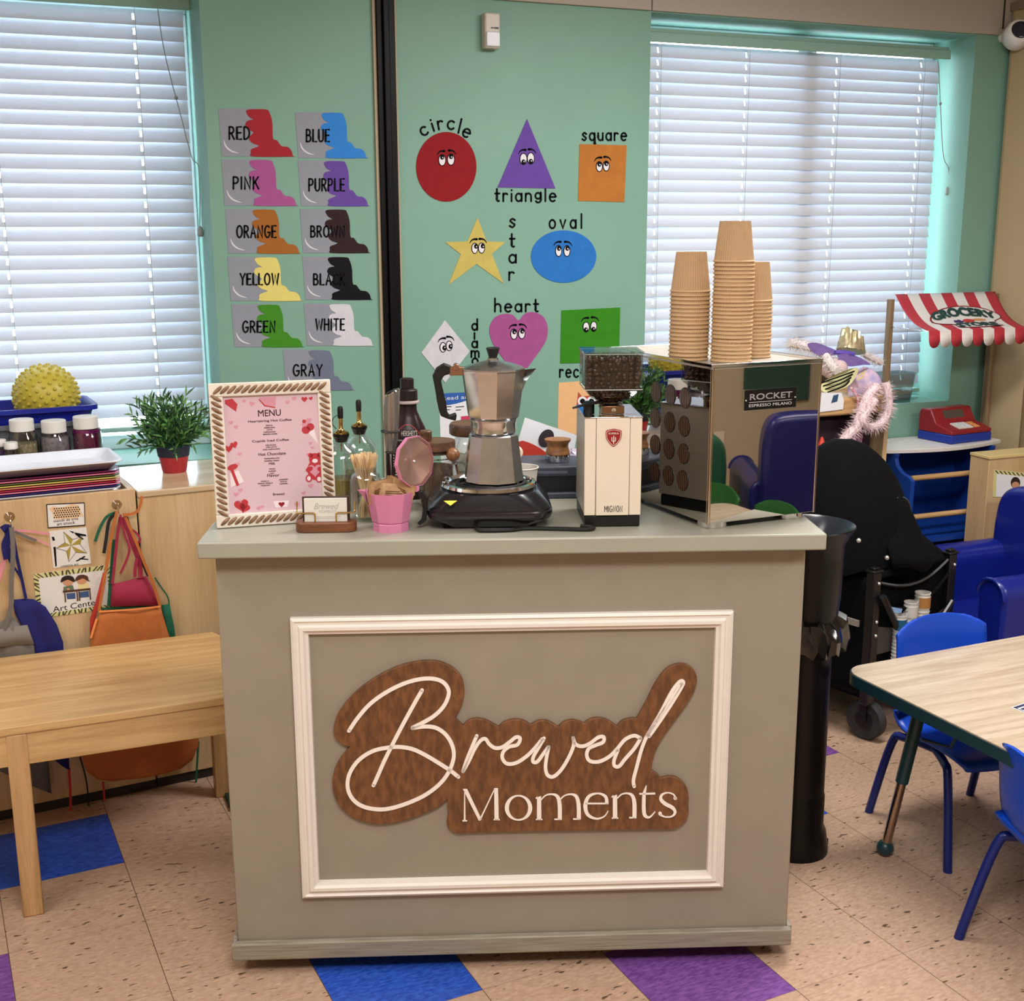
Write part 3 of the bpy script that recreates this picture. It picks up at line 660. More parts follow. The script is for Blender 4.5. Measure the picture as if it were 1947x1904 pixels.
# drop coincident neighbours
cl = [out[0]]
for p in out[1:]:
    if abs(p[0]-cl[-1][0])+abs(p[1]-cl[-1][1]) > .0012: cl.append(p)
SIGNW = mat('sign_stain', '#744c2c', rough=.45, col2='#583820', vscale=60, vstretch=(1.6, 1, .6))
sgn = thing('wooden_sign', 'brown stained plywood sign reading Brewed Moments on the cart front', 'sign', tuple(K(0, .02, .3)), KA)
sfr = lambda a, b, h: (a, -h, b-.3)
obj('backing_board', M().prism(cl, sfr, 0, .011), SIGNW, sgn, smooth=0, bevel=.001, seg=1)
LET = mat('sign_letter', '#eadfd6', rough=.45)
strokesA = [
 [(965, 378), (900, 490), (790, 690), (690, 880), (590, 1080), (520, 1240), (478, 1332)],
 [(232, 785), (320, 655), (450, 510), (620, 390), (800, 305), (960, 265), (1090, 265), (1180, 300), (1232, 375), (1222, 460), (1170, 555), (1080, 640), (970, 705), (870, 755)],
 [(870, 757), (1000, 742), (1110, 758), (1200, 820), (1260, 910), (1285, 1010), (1270, 1110), (1215, 1230), (1120, 1340), (980, 1440), (800, 1520), (620, 1570), (470, 1570), (340, 1530), (255, 1450), (218, 1340), (240, 1210), (330, 1080), (470, 990), (620, 955), (740, 948), (870, 970), (1000, 1030), (1150, 1120), (1250, 1185), (1330, 1248)],
]
strokesB = [
 [(188, 642), (150, 730), (110, 830), (82, 915)],
 [(82, 915), (130, 830), (170, 745), (215, 680), (255, 665), (285, 705), (330, 735), (385, 728), (440, 690), (490, 652), (522, 662), (500, 710), (440, 725), (395, 760), (385, 810), (420, 855), (490, 850), (570, 800), (640, 730), (690, 668)],
 [(706, 660), (665, 730), (625, 800), (622, 840), (655, 840), (700, 780), (742, 725)],
 [(742, 725), (725, 810), (718, 890), (735, 945), (780, 955), (840, 900), (900, 800), (935, 710), (930, 655)],
 [(930, 655), (950, 705), (1000, 722), (1060, 700), (1120, 655), (1165, 650), (1160, 690), (1100, 715), (1050, 740), (1035, 790), (1060, 835), (1130, 840), (1210, 800), (1270, 740), (1330, 670), (1400, 640), (1450, 660)],
 [(1450, 660), (1400, 740), (1330, 820), (1285, 875), (1250, 872), (1245, 830), (1275, 750)],
 [(1400, 1030), (1395, 980), (1420, 880), (1455, 750), (1500, 640), (1590, 500), (1690, 350), (1765, 240)],
 [(1500, 640), (1600, 470), (1690, 300), (1750, 225), (1778, 225), (1765, 265), (1690, 390), (1590, 540), (1515, 645)],
]
mb = M(); wv = .0082
for st in strokesA: mb.ribbon([sgA(*p) for p in spline(st, 6)], wv, sfr, .011, .0135)
for st in strokesB: mb.ribbon([sgB(*p) for p in spline(st, 6)], wv*.92, sfr, .011, .0135)
obj('script_lettering', mb, LET, sgn, smooth=0)
# serif capitals and small letters, thick and thin strokes (points in crop B)
mb = M()
def rb(pts, ws, sp=True):
    q = spline(pts, 6) if sp else pts; m = len(q)
    if isinstance(ws, (list, tuple)):
        k = len(ws)-1; w = []
        for i in range(m):
            t = i/(m-1)*k; a = min(int(t), k-1); w.append((ws[a]*(1-(t-a))+ws[a+1]*(t-a))/4056*1.05)
    else: w = ws/4056*1.05
    mb.ribbon([sgB(*p) for p in q], w, sfr, .011, .0132, rnd=False)
def poly(*pts): mb.prism([sgB(*p) for p in pts], sfr, .011, .0132)
def oval(cx, cy, rx, ry, thick, thin):
    O = ell(cx, cy, rx, ry, 28); I = ell(cx, cy, rx-thick, ry-thin, 28)
    for i in range(28):
        j = (i+1) % 28; poly(O[i], O[j], I[j], I[i])
# M
poly((82, 1052), (115, 1052), (226, 1285), (205, 1295)); poly((322, 1050), (330, 1050), (216, 1295), (206, 1290)); poly((92, 1060), (98, 1060), (102, 1295), (88, 1295)); poly((78, 1292), (114, 1292), (114, 1300), (78, 1300)); poly((322, 1046), (352, 1046), (358, 1290), (325, 1290)); poly((318, 1283), (366, 1283), (366, 1291), (318, 1291))
oval(510, 1196, 106, 98, 32, 9)
def stem(x, y0, y1, w=34): poly((x, y0), (x+w-2, y0-12), (x+w, y1), (x, y1)); poly((x-8, y1-8), (x+w+8, y1-8), (x+w+8, y1), (x-8, y1))
stem(652, 1118, 1290); poly((640, 1122), (655, 1108), (655, 1130))
rb([(682, 1135), (720, 1100), (770, 1092), (810, 1110), (826, 1170), (828, 1288)], [10, 9, 12, 28, 34, 34]); poly((786, 1280), (840, 1280), (840, 1289), (786, 1289))
rb([(828, 1135), (865, 1102), (915, 1092), (955, 1110), (972, 1170), (974, 1284)], [10, 9, 12, 28, 34, 34]); poly((930, 1278), (984, 1278), (984, 1287), (930, 1287))
# e
rb([(1190, 1165), (1180, 1110), (1120, 1085), (1050, 1110), (1024, 1180), (1045, 1250), (1110, 1280), (1170, 1262), (1200, 1220)], [30, 26, 10, 26, 34, 28, 14, 9, 6]); poly((1022, 1158), (1202, 1158), (1202, 1168), (1022, 1168))
stem(1236, 1108, 1280); poly((1224, 1112), (1240, 1098), (1240, 1120))
rb([(1266, 1125), (1305, 1092), (1350, 1085), (1388, 1105), (1402, 1165), (1402, 1276)], [10, 9, 12, 28, 34, 34]); poly((1362, 1268), (1414, 1268), (1414, 1277), (1362, 1277))
# t
poly((1490, 1025), (1496, 1025), (1490, 1090), (1462, 1090)); rb([(1476, 1085), (1474, 1200), (1484, 1255), (1520, 1268), (1562, 1225)], [28, 32, 30, 14, 6]); poly((1440, 1084), (1562, 1080), (1562, 1092), (1440, 1094))
# s
rb([(1720, 1130), (1705, 1095), (1660, 1080), (1615, 1095), (1606, 1130), (1640, 1165), (1695, 1195), (1715, 1230), (1690, 1262), (1640, 1266), (1600, 1248)], [20, 12, 8, 18, 28, 32, 30, 24, 12, 9, 20]); 
mb.prism([sgB(*p) for p in ell(1600, 1240, 14, 14, 14)], sfr, .011, .0132); mb.prism([sgB(*p) for p in ell(1716, 1122, 13, 13, 14)], sfr, .011, .0132)
obj('serif_lettering', mb, LET, sgn, smooth=0)

# ---- menu in a rope-patterned frame
CHIP = mat('frame_white', '#dcd3c6', rough=.5, var=.10, vscale=60); ROPE = mat('frame_rope_brown', '#8a684c', rough=.5, col2='#684a32', vscale=90)
ma = atan2(.062, .244)
P = K(-.496, .116, ZT+.001); mfr = thing('menu_frame', 'white standing picture frame with brown rope pattern holding the pink menu', 'picture frame', tuple(P), KA+ma)
tilt = RX(radians(-5)); fw, fh, fb = .252, .303, .028
def tl(mb): mb.v = [tuple(tilt @ Vector(v)) for v in mb.v]; return mb
mb = M()
for x0, x1, z0, z1 in ((-fw/2, fw/2, 0, fb), (-fw/2, fw/2, fh-fb, fh), (-fw/2, -fw/2+fb, fb, fh-fb), (fw/2-fb, fw/2, fb, fh-fb)):
    mb.box(x0, x1, -.004, .014, z0, z1)
obj('frame', tl(mb), CHIP, mfr, bevel=.002)
mb = M()
def loz(cx, cz, ang):
    mt = TR(cx, -.0045, cz) @ Matrix.Rotation(ang, 4, 'Y')
    mb.sphere((0, 0, 0), 1, 8, 6, (.0130, .0035, .0040)); n = 8*7
    mb.v[-n:] = [tuple(mt @ Vector(v)) for v in mb.v[-n:]]
for i in range(16):
    x = -fw/2+.018+(fw-.036)*i/15
    loz(x, fh-fb/2, radians(-40)); loz(x, fb/2, radians(-40))
for i in range(20):
    z = fb+.003+(fh-2*fb-.006)*i/19
    loz(-fw/2+fb/2, z, radians(32)); loz(fw/2-fb/2, z, radians(32))
obj('rope_pattern', tl(mb), ROPE, mfr)
MP = mat('menu_pink', '#cdb0ba', rough=.35)
card = obj('menu_card', tl(M().box(-fw/2+fb-.002, fw/2-fb+.002, .004, .007, fb-.002, fh-fb+.002)), MP, mfr, smooth=0)
def mfrm(a, b, h): v = tilt @ Vector((a, .004-h, b)); return tuple(v)
cw = fw-2*fb; ch = fh-2*fb
def mc(u, v): return (-cw/2+u*cw, fb+(1-v)*ch)        # u,v in card, v down
DR = mat('menu_dark_red', '#5a1522', rough=.5); HR = mat('menu_red', '#b02a34', rough=.5); HP = mat('menu_light_pink', '#c98a9c', rough=.5); HW = mat('menu_white', '#e2d4d8', rough=.5)
mb = M()
def mt_(s, u0, u1, v, hh):
    a = mc(u0, v); b = mc(u1, v)
    for dx, dz in ((0, 0), (.00028, 0), (0, .00022), (.00028, .00022)): put_text(mb, s, a[0]+dx, a[1]+dz, b[0]-a[0], hh, mfrm, .0004)
mt_('MENU', .36, .60, .182, .0135)
for s, u0, u1, v in (('Heartstring Hot Coffee', .25, .71, .235), ('Cupids Iced Coffee', .28, .67, .405), ('Hot Chocolate', .34, .63, .517), ('Flavor', .42, .55, .702)): mt_(s, u0, u1, v, .0062)
mt_('Milk', .445, .51, .598, .0048)
for s, c, w, v in (('MOCHA', .47, .07, .266), ('AMERICANO', .47, .115, .285), ('LATTE', .47, .06, .303), ('CAPPUCCINO', .47, .125, .322), ('BREWED COFFEE', .475, .15, .341), ('ICED BLACK', .475, .11, .434), ('ICED LATTE', .48, .11, .452), ('ICED CAPPUCCINO', .48, .18, .471),
                   ('MARSHMALLOW', .48, .16, .549), ('WHIPPED CREAM', .475, .16, .570), ('WHOLE', .475, .065, .640), ('ALMOND', .475, .078, .659), ('OAT', .475, .04, .678),
                   ('VANILLA', .39, .085, .742), ('FRENCH VANILLA', .395, .16, .760), ('HAZELNUT', .395, .10, .778), ('LAVENDER', .59, .095, .737), ('MOCHA', .59, .07, .755), ('CARAMEL', .59, .09, .773)):
    mt_(s, c-w/2, c+w/2, v, .0026)
mt_('Brewed', .47, .59, .865, .005)
obj('lettering', mb, DR, card, smooth=0)
mb = M(); mp = M(); mw = M()
def ht(b, u, v, s, rot=0.0, h=.0005): p = mc(u, v); b.prism(heart(p[0], p[1], s, rot), mfrm, .0001, h)
for u, v, s, r in ((.13, .93, .016, .15), (.16, .955, .012, -.4), (.09, .41, .0085, .3), (.03, .44, .009, 0), (.86, .05, .007, .0), (.93, .045, .0045, .2), (.555, .945, .007, 0), (.56, .945, .006, 0)): ht(mb, u, v, s, r)
for u, v, s, r in ((.22, .045, .004, .2), (.30, .07, .006, -.3), (.68, .07, .005, .3), (.75, .04, .005, .2), (.07, .22, .005, .2), (.12, .26, .005, 0), (.90, .23, .006, 0), (.90, .43, .004, 0), (.92, .47, .004, 0), (.88, .53, .006, .2), (.11, .58, .006, 0), (.14, .49, .0045, 0), (.13, .80, .005, .2), (.08, .835, .006, 0), (.88, .80, .006, .2), (.11, .895, .004, 0), (.31, .965, .005, .3), (.72, .955, .006, 0), (.80, .86, .005, .3), (.35, .955, .004, 0)): ht(mp, u, v, s, r)
def disc(b, u, v, rx, ry, h, rot=0): p = mc(u, v); b.prism(ell(p[0], p[1], rx, ry, 20, rot), mfrm, .0001, h)
# slice, bear, cone, gift, cup, letter
mb.prism([mc(*p) for p in ((.02, .03), (.10, .02), (.15, .07), (.13, .13), (.02, .06))], mfrm, .0001, .0004)
mp.prism([mc(*p) for p in ((.38, .02), (.56, .02), (.545, .10), (.44, .08))], mfrm, .0001, .0004); mb.prism([mc(*p) for p in ((.38, .03), (.44, .085), (.545, .105), (.545, .115), (.43, .095), (.375, .04))], mfrm, .0001, .0005)
disc(mb, .94, .57, .0125, .013, .0006); disc(mb, .895, .535, .005, .005, .0006); disc(mb, .985, .535, .004, .005, .0006); disc(mb, .94, .665, .017, .022, .0004); disc(mb, .865, .735, .007, .008, .0008); disc(mb, .975, .745, .007, .008, .0008)
ht(mp, .935, .665, .016, 0, .0008); disc(mw, .94, .585, .006, .0045, .0009); disc(mw, .865, .735, .004, .005, .001); disc(mw, .975, .745, .004, .005, .001); disc(mb, .875, .655, .008, .005, .0011, .4); disc(mb, .99, .66, .006, .005, .0011, -.4)
disc(mb, .86, .315, .009, .008, .0005); disc(mb, .91, .29, .008, .008, .0005); disc(mp, .86, .27, .008, .010, .0004); disc(mb, .845, .24, .004, .004, .0006)
mw.prism([mc(*p) for p in ((.88, .335), (.95, .31), (.985, .44))], mfrm, .0001, .0003)
mb.prism([mc(*p) for p in ((.03, .61), (.06, .605), (.12, .755), (.09, .765))], mfrm, .0003, .0006); disc(mb, .06, .60, .011, .006, .0007, .3); mw.prism([mc(*p) for p in ((.03, .65), (.12, .63), (.17, .73), (.03, .77))], mfrm, .0001, .0003)
mw.prism([mc(*p) for p in ((.47, .915), (.64, .915), (.62, .97), (.49, .97))], mfrm, .0001, .0003)
obj('red_print', mb, HR, card, smooth=0); obj('pink_print', mp, HP, card, smooth=0); obj('white_print', mw, HW, card, smooth=0)
obj('easel_back', tl(M().box(-.03, .03, .014, .018, .01, .2).loft([[(-.03, .018, .19), (.03, .018, .19), (.03, .021, .19), (-.03, .021, .19)], [(-.03, .10, .0), (.03, .10, .0), (.03, .104, .0), (-.03, .104, .0)]])), mat('easel_board', '#2b2623', rough=.7), mfr)

# ---- business card holder
WAL = wood('walnut', '#7a4a2c', '#5a341d', rough=.4, scale=8, axis='X')
BRASS = mat('brass', '#c9a96a', rough=.22, metal=1)
h = thing('card_holder', 'small walnut card holder with brass wire in front of the menu frame', 'card holder', tuple(K(-.386, .058, ZT)), KA)
obj('base', M().prism(rrect(-.063, .063, -.022, .022, .02), lambda a, b, z: (a, b, z), 0, .021), WAL, h, bevel=.002)
obj('back_plate', M().box(-.049, .049, .004, .008, .018, .072), mat('holder_back', '#3a211a', rough=.4), h, bevel=.001)
for sx in (-1, 1):
    pts = [(sx*.060, .004, .062), (sx*.060, -.002, .045), (sx*.058, -.008, .040), (sx*.026, -.010, .040), (sx*.022, -.010, .036), (sx*.022, -.010, .018)]
    obj('wire', M().tube(spline(pts, 4), .0016, 8), BRASS, h)
bc = thing('business_card', 'white business card with script logo standing in the walnut holder', 'card', tuple(K(-.386, .058, ZT+.021)), KA)
obj('card_stack', M().box(-.044, .044, -.006, .003, 0, .048), mat('card_white', '#d3d0c8', rough=.5), bc)
mb = M(); fr = lambda a, b, hh: (a, -.006-hh, b)
put_text(mb, 'Brewed', -.024, .026, .048, .013, fr, .0003, skew=.3); put_text(mb, 'MOMENTS', -.014, .018, .036, .006, fr, .0003)
mb.box(-.02, .03, -.0063, -.006, .0095, .0103); mb.box(-.02, .018, -.0063, -.006, .0065, .0072)
obj('card_print', mb, mat('card_print', '#a9a69c', rough=.5), bc, smooth=0)

# ---- pink moka pot used as a sugar caddy
PINK = mat('pink_enamel', '#cc7fa2', rough=.35, metal=.15); PINKI = mat('lid_inside', '#c9a59c', rough=.28, metal=.9)
BLKP = mat('black_bakelite', '#0c0b0c', rough=.4)
pp = thing('pink_moka_pot', 'pink faceted moka pot top with its lid open, full of sugar packets', 'coffee pot', tuple(K(-.252, .062, ZT)), KA)
n = 10; a0 = pi/10
mb = M().lathe([(.0385, 0), (.0385, .016), (.037, .018), (.0405, .021), (.052, .083), (.050, .083), (.039, .024), (.001, .022)], n, a0=a0)
mb.loft([[(-.046, -.012, .055), (-.046, .012, .055), (-.0455, 0, .053)], [(-.050, -.014, .072), (-.050, .014, .072), (-.056, 0, .07)], [(-.051, -.013, .084), (-.051, .013, .084), (-.068, 0, .085)]])
obj('body', mb, PINK, pp, smooth=15)
lm = TR(.054, -.004, .088) @ RZ(radians(138)) @ RY(radians(94)) @ TR(-.056, 0, 0)
ld = obj('lid', M().lathe([(.001, .016), (.05, .004), (.0525, .004), (.0525, -.004), (.050, -.004), (.049, -.001), (.001, .011)], n, a0=a0, mtx=lm), [PINKI], pp, smooth=15)
obj('lid_rim', M().lathe([(.0530, .0045), (.0545, .004), (.0545, -.0045), (.0530, -.0045)], n, a0=a0, mtx=lm, cap0=False, cap1=False), PINK, ld, smooth=15)
obj('lid_screw', M().sphere((0, 0, 0), .0045, 12, 8, mtx=lm @ TR(0, 0, .0)), mat('chrome', '#d8d8da', rough=.06, metal=1), ld)
obj('lid_knob', M().lathe([(.005, .012), (.007, .02), (.009, .032), (.001, .033)], 10, mtx=lm), PINK, ld)
obj('hinge', M().tube([(.055, -.014, .088), (.055, .006, .088)], .006, 10), PINK, pp)
def slab(poly, th, m, parent, name='handle', mtx=None, bev=.002):
    mb = M().prism(poly, lambda a, b, hh: (a, hh, b), -th/2, th/2)
    if mtx: mb.v = [tuple(mtx @ Vector(v)) for v in mb.v]
    return obj(name, mb, m, parent, bevel=bev, smooth=0)
slab([(.056, .079), (.066, .083), (.079, .068), (.076, .036), (.074, .018), (.060, .008), (.0545, .012), (.060, .017), (.064, .022), (.067, .040), (.066, .062), (.058, .072)], .012, BLKP, pp)
KRAFT = mat('kraft_paper', '#b8946a', rough=.65, col2='#9c7850', vscale=60); KPR = mat('kraft_print', '#6b4420', rough=.7)
def packet(lx, ly, z, rz, rx, ry, lab):
    t = thing('sugar_packet', lab, 'sugar packet', tuple(K(lx, ly, z)), KA+rz, 'sugar packets in the pink pot'); t.rotation_euler = (rx, ry, KA+rz)
    mb = M(); NX, NZ = 10, 8
    f = [[(-.031+.062*i/NX, -.004*sin(pi*i/NX)*sin(pi*j/NZ)-.0006, .045*j/NZ) for i in range(NX+1)] for j in range(NZ+1)]
    b = [[(x, -y, z_) for x, y, z_ in r] for r in f]
    for g in (f, b):
        o = len(mb.v); mb.v += [p for r in g for p in r]
        for j in range(NZ):
            for i in range(NX): a = o+j*(NX+1)+i; mb.face((a, a+1, a+NX+2, a+NX+1))
    obj('paper', mb, KRAFT, t)
    mb = M()
    for k in range(5): mb.box(-.018, .018-.006*(k % 3), -.0058, -.0050, .012+.004*k, .0135+.004*k)
    obj('print', mb, KPR, t, smooth=0)
packet(-.245, .045, 1.058, .05, radians(-12), radians(4), 'kraft sugar packet at the front of the pink pot')
packet(-.262, .062, 1.066, .25, radians(8), radians(-6), 'kraft sugar packet standing behind the front one in the pink pot')
packet(-.236, .060, 1.066, -.4, radians(5), radians(20), 'kraft sugar packet tilted by the open lid of the pink pot')
packet(-.236, .078, 1.068, .15, radians(10), radians(10), 'kraft sugar packet at the back of the pink pot')
packet(-.276, .058, 1.064, .9, radians(6), radians(-5), 'kraft sugar packet by the spout of the pink pot')

# ---- jar of stir sticks
JG = glass('jar_glass', '#fbfdfc')
sj = thing('stick_jar', 'squat clear glass jar holding wooden stir sticks behind the pink pot', 'jar', tuple(K(-.309, .150, ZT)), KA)
obj('glass', M().lathe([(.001, .002), (.031, .002), (.034, .006), (.034, .088), (.030, .100), (.022, .106), (.022, .112), (.025, .114), (.0255, .118), (.023, .118), (.0205, .112), (.0205, .106), (.028, .098), (.032, .088), (.032, .008), (.001, .005)], 28, cap0=False, cap1=False), JG, sj)
STW = wood('birch_stick', '#d9bd94', '#bf9b6c', rough=.6, scale=20, axis='Z')
m0 = None; random.seed(3)
def stick_mesh():
    mb = M(); prf = [(-.003, .003), (-.002, .0), (.002, .0), (.003, .003), (.003, .137), (.002, .14), (-.002, .14), (-.003, .137)]
    return mb.prism(prf, lambda a, b, hh: (a, hh, b), -.0006, .0006)
st0 = None
for k in range(40):
    a = random.uniform(0, 2*pi); rb_ = random.uniform(.006, .024); rt_ = random.uniform(.014, .031)
    a2 = a+pi+random.uniform(-.5, .5)
    q0 = Vector((rb_*cos(a), rb_*sin(a), .009)); q1 = Vector((rt_*cos(a2), rt_*sin(a2)*.8, .140))
    d = (q1-q0).normalized(); zc = Vector((0, 0, 1)).rotation_difference(d).to_matrix().to_4x4()
    if st0 is None:
        o = obj('stir_stick', stick_mesh(), STW, None, smooth=0); tag(o, 'thin wooden stir stick in the clear glass jar behind the pink pot', 'stir stick', 'wooden stir sticks in the jar'); st0 = o
    else:
        o = st0.copy(); COL.objects.link(o)
    o.matrix_world = TR(*K(-.309, .150, ZT)) @ RZ(KA) @ TR(*q0) @ zc @ RZ(random.uniform(0, pi))

# ---- two syrup bottles with pour spouts
GOLD = mat('spout_gold', '#d0ae6a', rough=.12, metal=1)
SYR = glass('syrup_amber', '#d8c79a', rough=.0, tint=.0, edge=.25)
def bottle(lx, ly, s, lab, fill, cap=True):
    t = thing('syrup_bottle', lab, 'bottle', tuple(K(lx, ly, ZT)), KA, 'syrup bottles with pour spouts')
    pr = [(.001, .002), (.036, .002), (.040, .008), (.040, .105), (.037, .122), (.027, .138), (.016, .147), (.015, .160), (.018, .163), (.018, .168), (.014, .168), (.012, .160), (.012, .148), (.024, .136), (.034, .121), (.037, .105), (.037, .010), (.001, .006)]
    obj('glass', M().lathe([(r*s, z) for r, z in pr], 24, cap0=False, cap1=False), JG, t)
    obj('syrup', M().lathe([(.001, .008), (.0355*s, .010), (.036*s, .02), (.036*s, fill), (.001, fill)], 24), SYR, t)
    sp = obj('pour_spout', M().lathe([(.001, .130), (.0015, .130), (.0015, .165), (.013, .166), (.017, .170), (.017, .174), (.008, .178), (.0055, .182), (.0045, .215), (.001, .216)], 14), GOLD, t)
    obj('rubber_collar', M().lathe([(.012, .152), (.0185, .166), (.0185, .171), (.012, .172)], 18), BLKP, sp)
    obj('spout_cap', M().lathe([(.0062, .205), (.0066, .225), (.005, .231), (.001, .232)], 12), BLKP, sp)
    if cap: obj('cap_strap', M().tube(spline([(-.006, 0, .212), (-.016, 0, .205), (-.018, 0, .192), (-.010, 0, .181)], 6), .001, 6), BLKP, sp)
bottle(-.370, .265, 1.0, 'clear syrup bottle with gold spout just right of the menu frame', .07)
bottle(-.338, .368, 1.0, 'clear syrup bottle with gold spout behind the jar of stir sticks', .065, False)

# ---- milk frother on its stand
GUN = mat('frother_grey', '#a29c98', rough=.25, metal=.8); CHR = MATS['chrome']
fr_ = thing('milk_frother', 'grey handheld milk frother hanging in a black wire stand', 'milk frother', tuple(K(-.262, .295, ZT)), KA)
ax = [Vector((.0, 0, .115)), Vector((.0015, 0, .150)), Vector((.003, 0, .20)), Vector((.005, 0, .255))]
mb = M(); rings = []
for (z, r, x) in ((.118, .006, 0), (.125, .011, 0), (.150, .0155, .001), (.185, .0175, .002), (.225, .018, .004), (.255, .018, .006)):
    rings.append([(x+r*cos(2*pi*i/20), r*sin(2*pi*i/20), z+(.010*cos(2*pi*i/20) if z > .24 else 0)) for i in range(20)])
hb = obj('handle', mb.loft(rings), GUN, fr_)
obj('switch_cap', M().lathe([(.019, 0), (.019, .003), (.014, .004), (.001, .004)], 20, mtx=TR(.006, 0, .2555) @ RY(radians(-29))), CHR, fr_)
obj('switch_button', M().lathe([(.012, .003), (.012, .006), (.001, .007)], 18, mtx=TR(.006, 0, .2555) @ RY(radians(-29))), BLKP, fr_)
obj('shaft', M().tube([(0, 0, .03), (0, 0, .12)], .0018, 8), CHR, fr_)
mb = M()
for z, r in ((.170, .021), (.122, .012)): mb.tube([(r*cos(2*pi*i/24), r*sin(2*pi*i/24), z) for i in range(24)], .0016, 6, closed=True)
mb.tube(spline([(.014, .016, .170), (.010, .018, .12), (.004, .02, .06), (-.004, .02, .004)], 5), .0025, 8)
mb.tube([(.03*cos(2*pi*i/24), .02+.03*sin(2*pi*i/24), .004) for i in range(24)], .003, 6, closed=True)
obj('stand', mb, mat('stand_dark', '#3a3636', rough=.3, metal=.8), fr_)

# ---- chocolate syrup bottle
CHOC = mat('choc_plastic', '#2a181c', rough=.25, var=.2, vscale=8); CHOCC = mat('choc_cap', '#1d1114', rough=.4)
ch_ = thing('chocolate_syrup_bottle', 'dark brown chocolate syrup squeeze bottle behind the milk frother', 'bottle', tuple(K(-.226, .375, ZT)), KA)
obj('bottle', M().lathe([(.001, 0), (.046, 0), (.052, .006), (.054, .04), (.054, .10), (.050, .135), (.040, .165), (.028, .19), (.022, .205), (.021, .222), (.001, .222)], 32, sy=.62), CHOC, ch_)
obj('cap', M().lathe([(.024, .222), (.024, .252), (.022, .254), (.016, .256), (.016, .278), (.013, .280), (.001, .280)], 24), CHOCC, ch_)
obj('neck_ring', M().lathe([(.0255, .222), (.027, .224), (.027, .228), (.0245, .229)], 24, cap0=False, cap1=False), mat('clear_ring', '#b8a8a8', rough=.2), ch_)
def wrapc(rad, sy, x0=0.0): return lambda a, b, hh: ((rad+hh)*sin(a/rad), -(rad+hh)*sy*cos(a/rad), b)
def chr_(z):
    pr = [(0, .046), (.006, .052), (.04, .054), (.10, .054), (.135, .050), (.165, .040), (.19, .028), (.205, .022)]
    for (a, ra_), (b, rb2) in zip(pr, pr[1:]):
        if a <= z <= b: return ra_+(rb2-ra_)*(z-a)/(b-a)
    return .022
cf = lambda a, b, hh: ((chr_(b)+hh)*sin(a/chr_(b)), -(chr_(b)+hh)*.62*cos(a/chr_(b)), b)
mb = M()
for i in range(14):
    za, zb2 = .02+.155*i/14, .02+.155*(i+1)/14
    for j in range(10):
        f_ = lambda z: .046*sqrt(max(0, 1-((z-.0975)/.078)**2))*min(1, chr_(z)/.050)
        u0, u1 = -1+j/5, -1+(j+1)/5
        mb.add([cf(u0*f_(za), za, .0008), cf(u1*f_(za), za, .0008), cf(u1*f_(zb2), zb2, .0008), cf(u0*f_(zb2), zb2, .0008)], [(0, 1, 2, 3)])
obj('label', mb, mat('choc_label', '#22090e', rough=.35), ch_, smooth=0)
mb = M(); pts = [(.046*cos(radians(a))*min(1, chr_(.0975+.078*sin(radians(a)))/.050), .0975+.078*sin(radians(a))) for a in range(-40, 221, 8)]
mb.ribbon(pts, .0022, cf, .0008, .0015); obj('label_ring', mb, mat('choc_ring', '#8c2a2e', rough=.4), ch_, smooth=0)
mb = M(); put_text(mb, "HERSHEY'S", -.014, .150, .036, .012, cf, .0016)
put_text(mb, 'GENUINE CHOCOLATE', -.022, .138, .05, .0035, cf, .0016)
for k in range(10):
    z = .045+k*.0065; 
    for x in (-.036, -.02, -.005): 
        mb.add([cf(x, z, .0014), cf(x+.011, z, .0014), cf(x+.011, z+.003, .0014), cf(x, z+.003, .0014)], [(0, 1, 2, 3)])
mb.prism(rrect(-.012, .014, .01, .04, .002), cf, .0012, .0016)
obj('label_lettering', mb, mat('label_white', '#cbc4be', rough=.5), ch_, smooth=0)

# ---- ground coffee jar with wooden lid and spoon
WALD = wood('walnut_lid', '#6d4a33', '#46301f', rough=.45, scale=14, axis='X')
cj = thing('coffee_jar', 'jar of brown powder with dark wooden lid and knob beside the hot plate', 'jar', tuple(K(-.160, .285, ZT)), KA)
obj('glass', M().lathe([(.001, .002), (.037, .002), (.040, .006), (.040, .105), (.036, .116), (.036, .124), (.034, .124), (.034, .115), (.037, .104), (.037, .008), (.001, .006)], 28, cap0=False, cap1=False), JG, cj)
obj('powder', M().lathe([(.001, .007), (.036, .008), (.0365, .02), (.0365, .092), (.001, .098)], 28), mat('cocoa_powder', '#5f4334', rough=.8, var=.3, vscale=200), cj)
ld = obj('lid', M().lathe([(.001, .120), (.033, .120), (.034, .126), (.043, .130), (.044, .142), (.043, .150), (.001, .151)], 32), WALD, cj, smooth=40)
obj('lid_knob', M().lathe([(.012, .150), (.0135, .153), (.0135, .172), (.012, .174), (.001, .174)], 20, c=(-.022, -.01, 0)), WALD, ld)
sp = obj('spoon', M().tube([(.042, -.01, .11), (.052, -.015, .06)], .003, 8), WALD, cj)
obj('spoon_ball', M().sphere((.038, -.030, .122), .0155, 18, 12), wood('ball_wood', '#8a5c38', '#6b4328', rough=.4, scale=20, axis='Z'), sp)
obj('jar_clip', M().tube([(.041*cos(a), .041*sin(a), .112) for a in [radians(x) for x in range(-120, 20, 10)]], .0015, 6).box(.036, .05, -.022, -.010, .098, .112), CHR, cj)

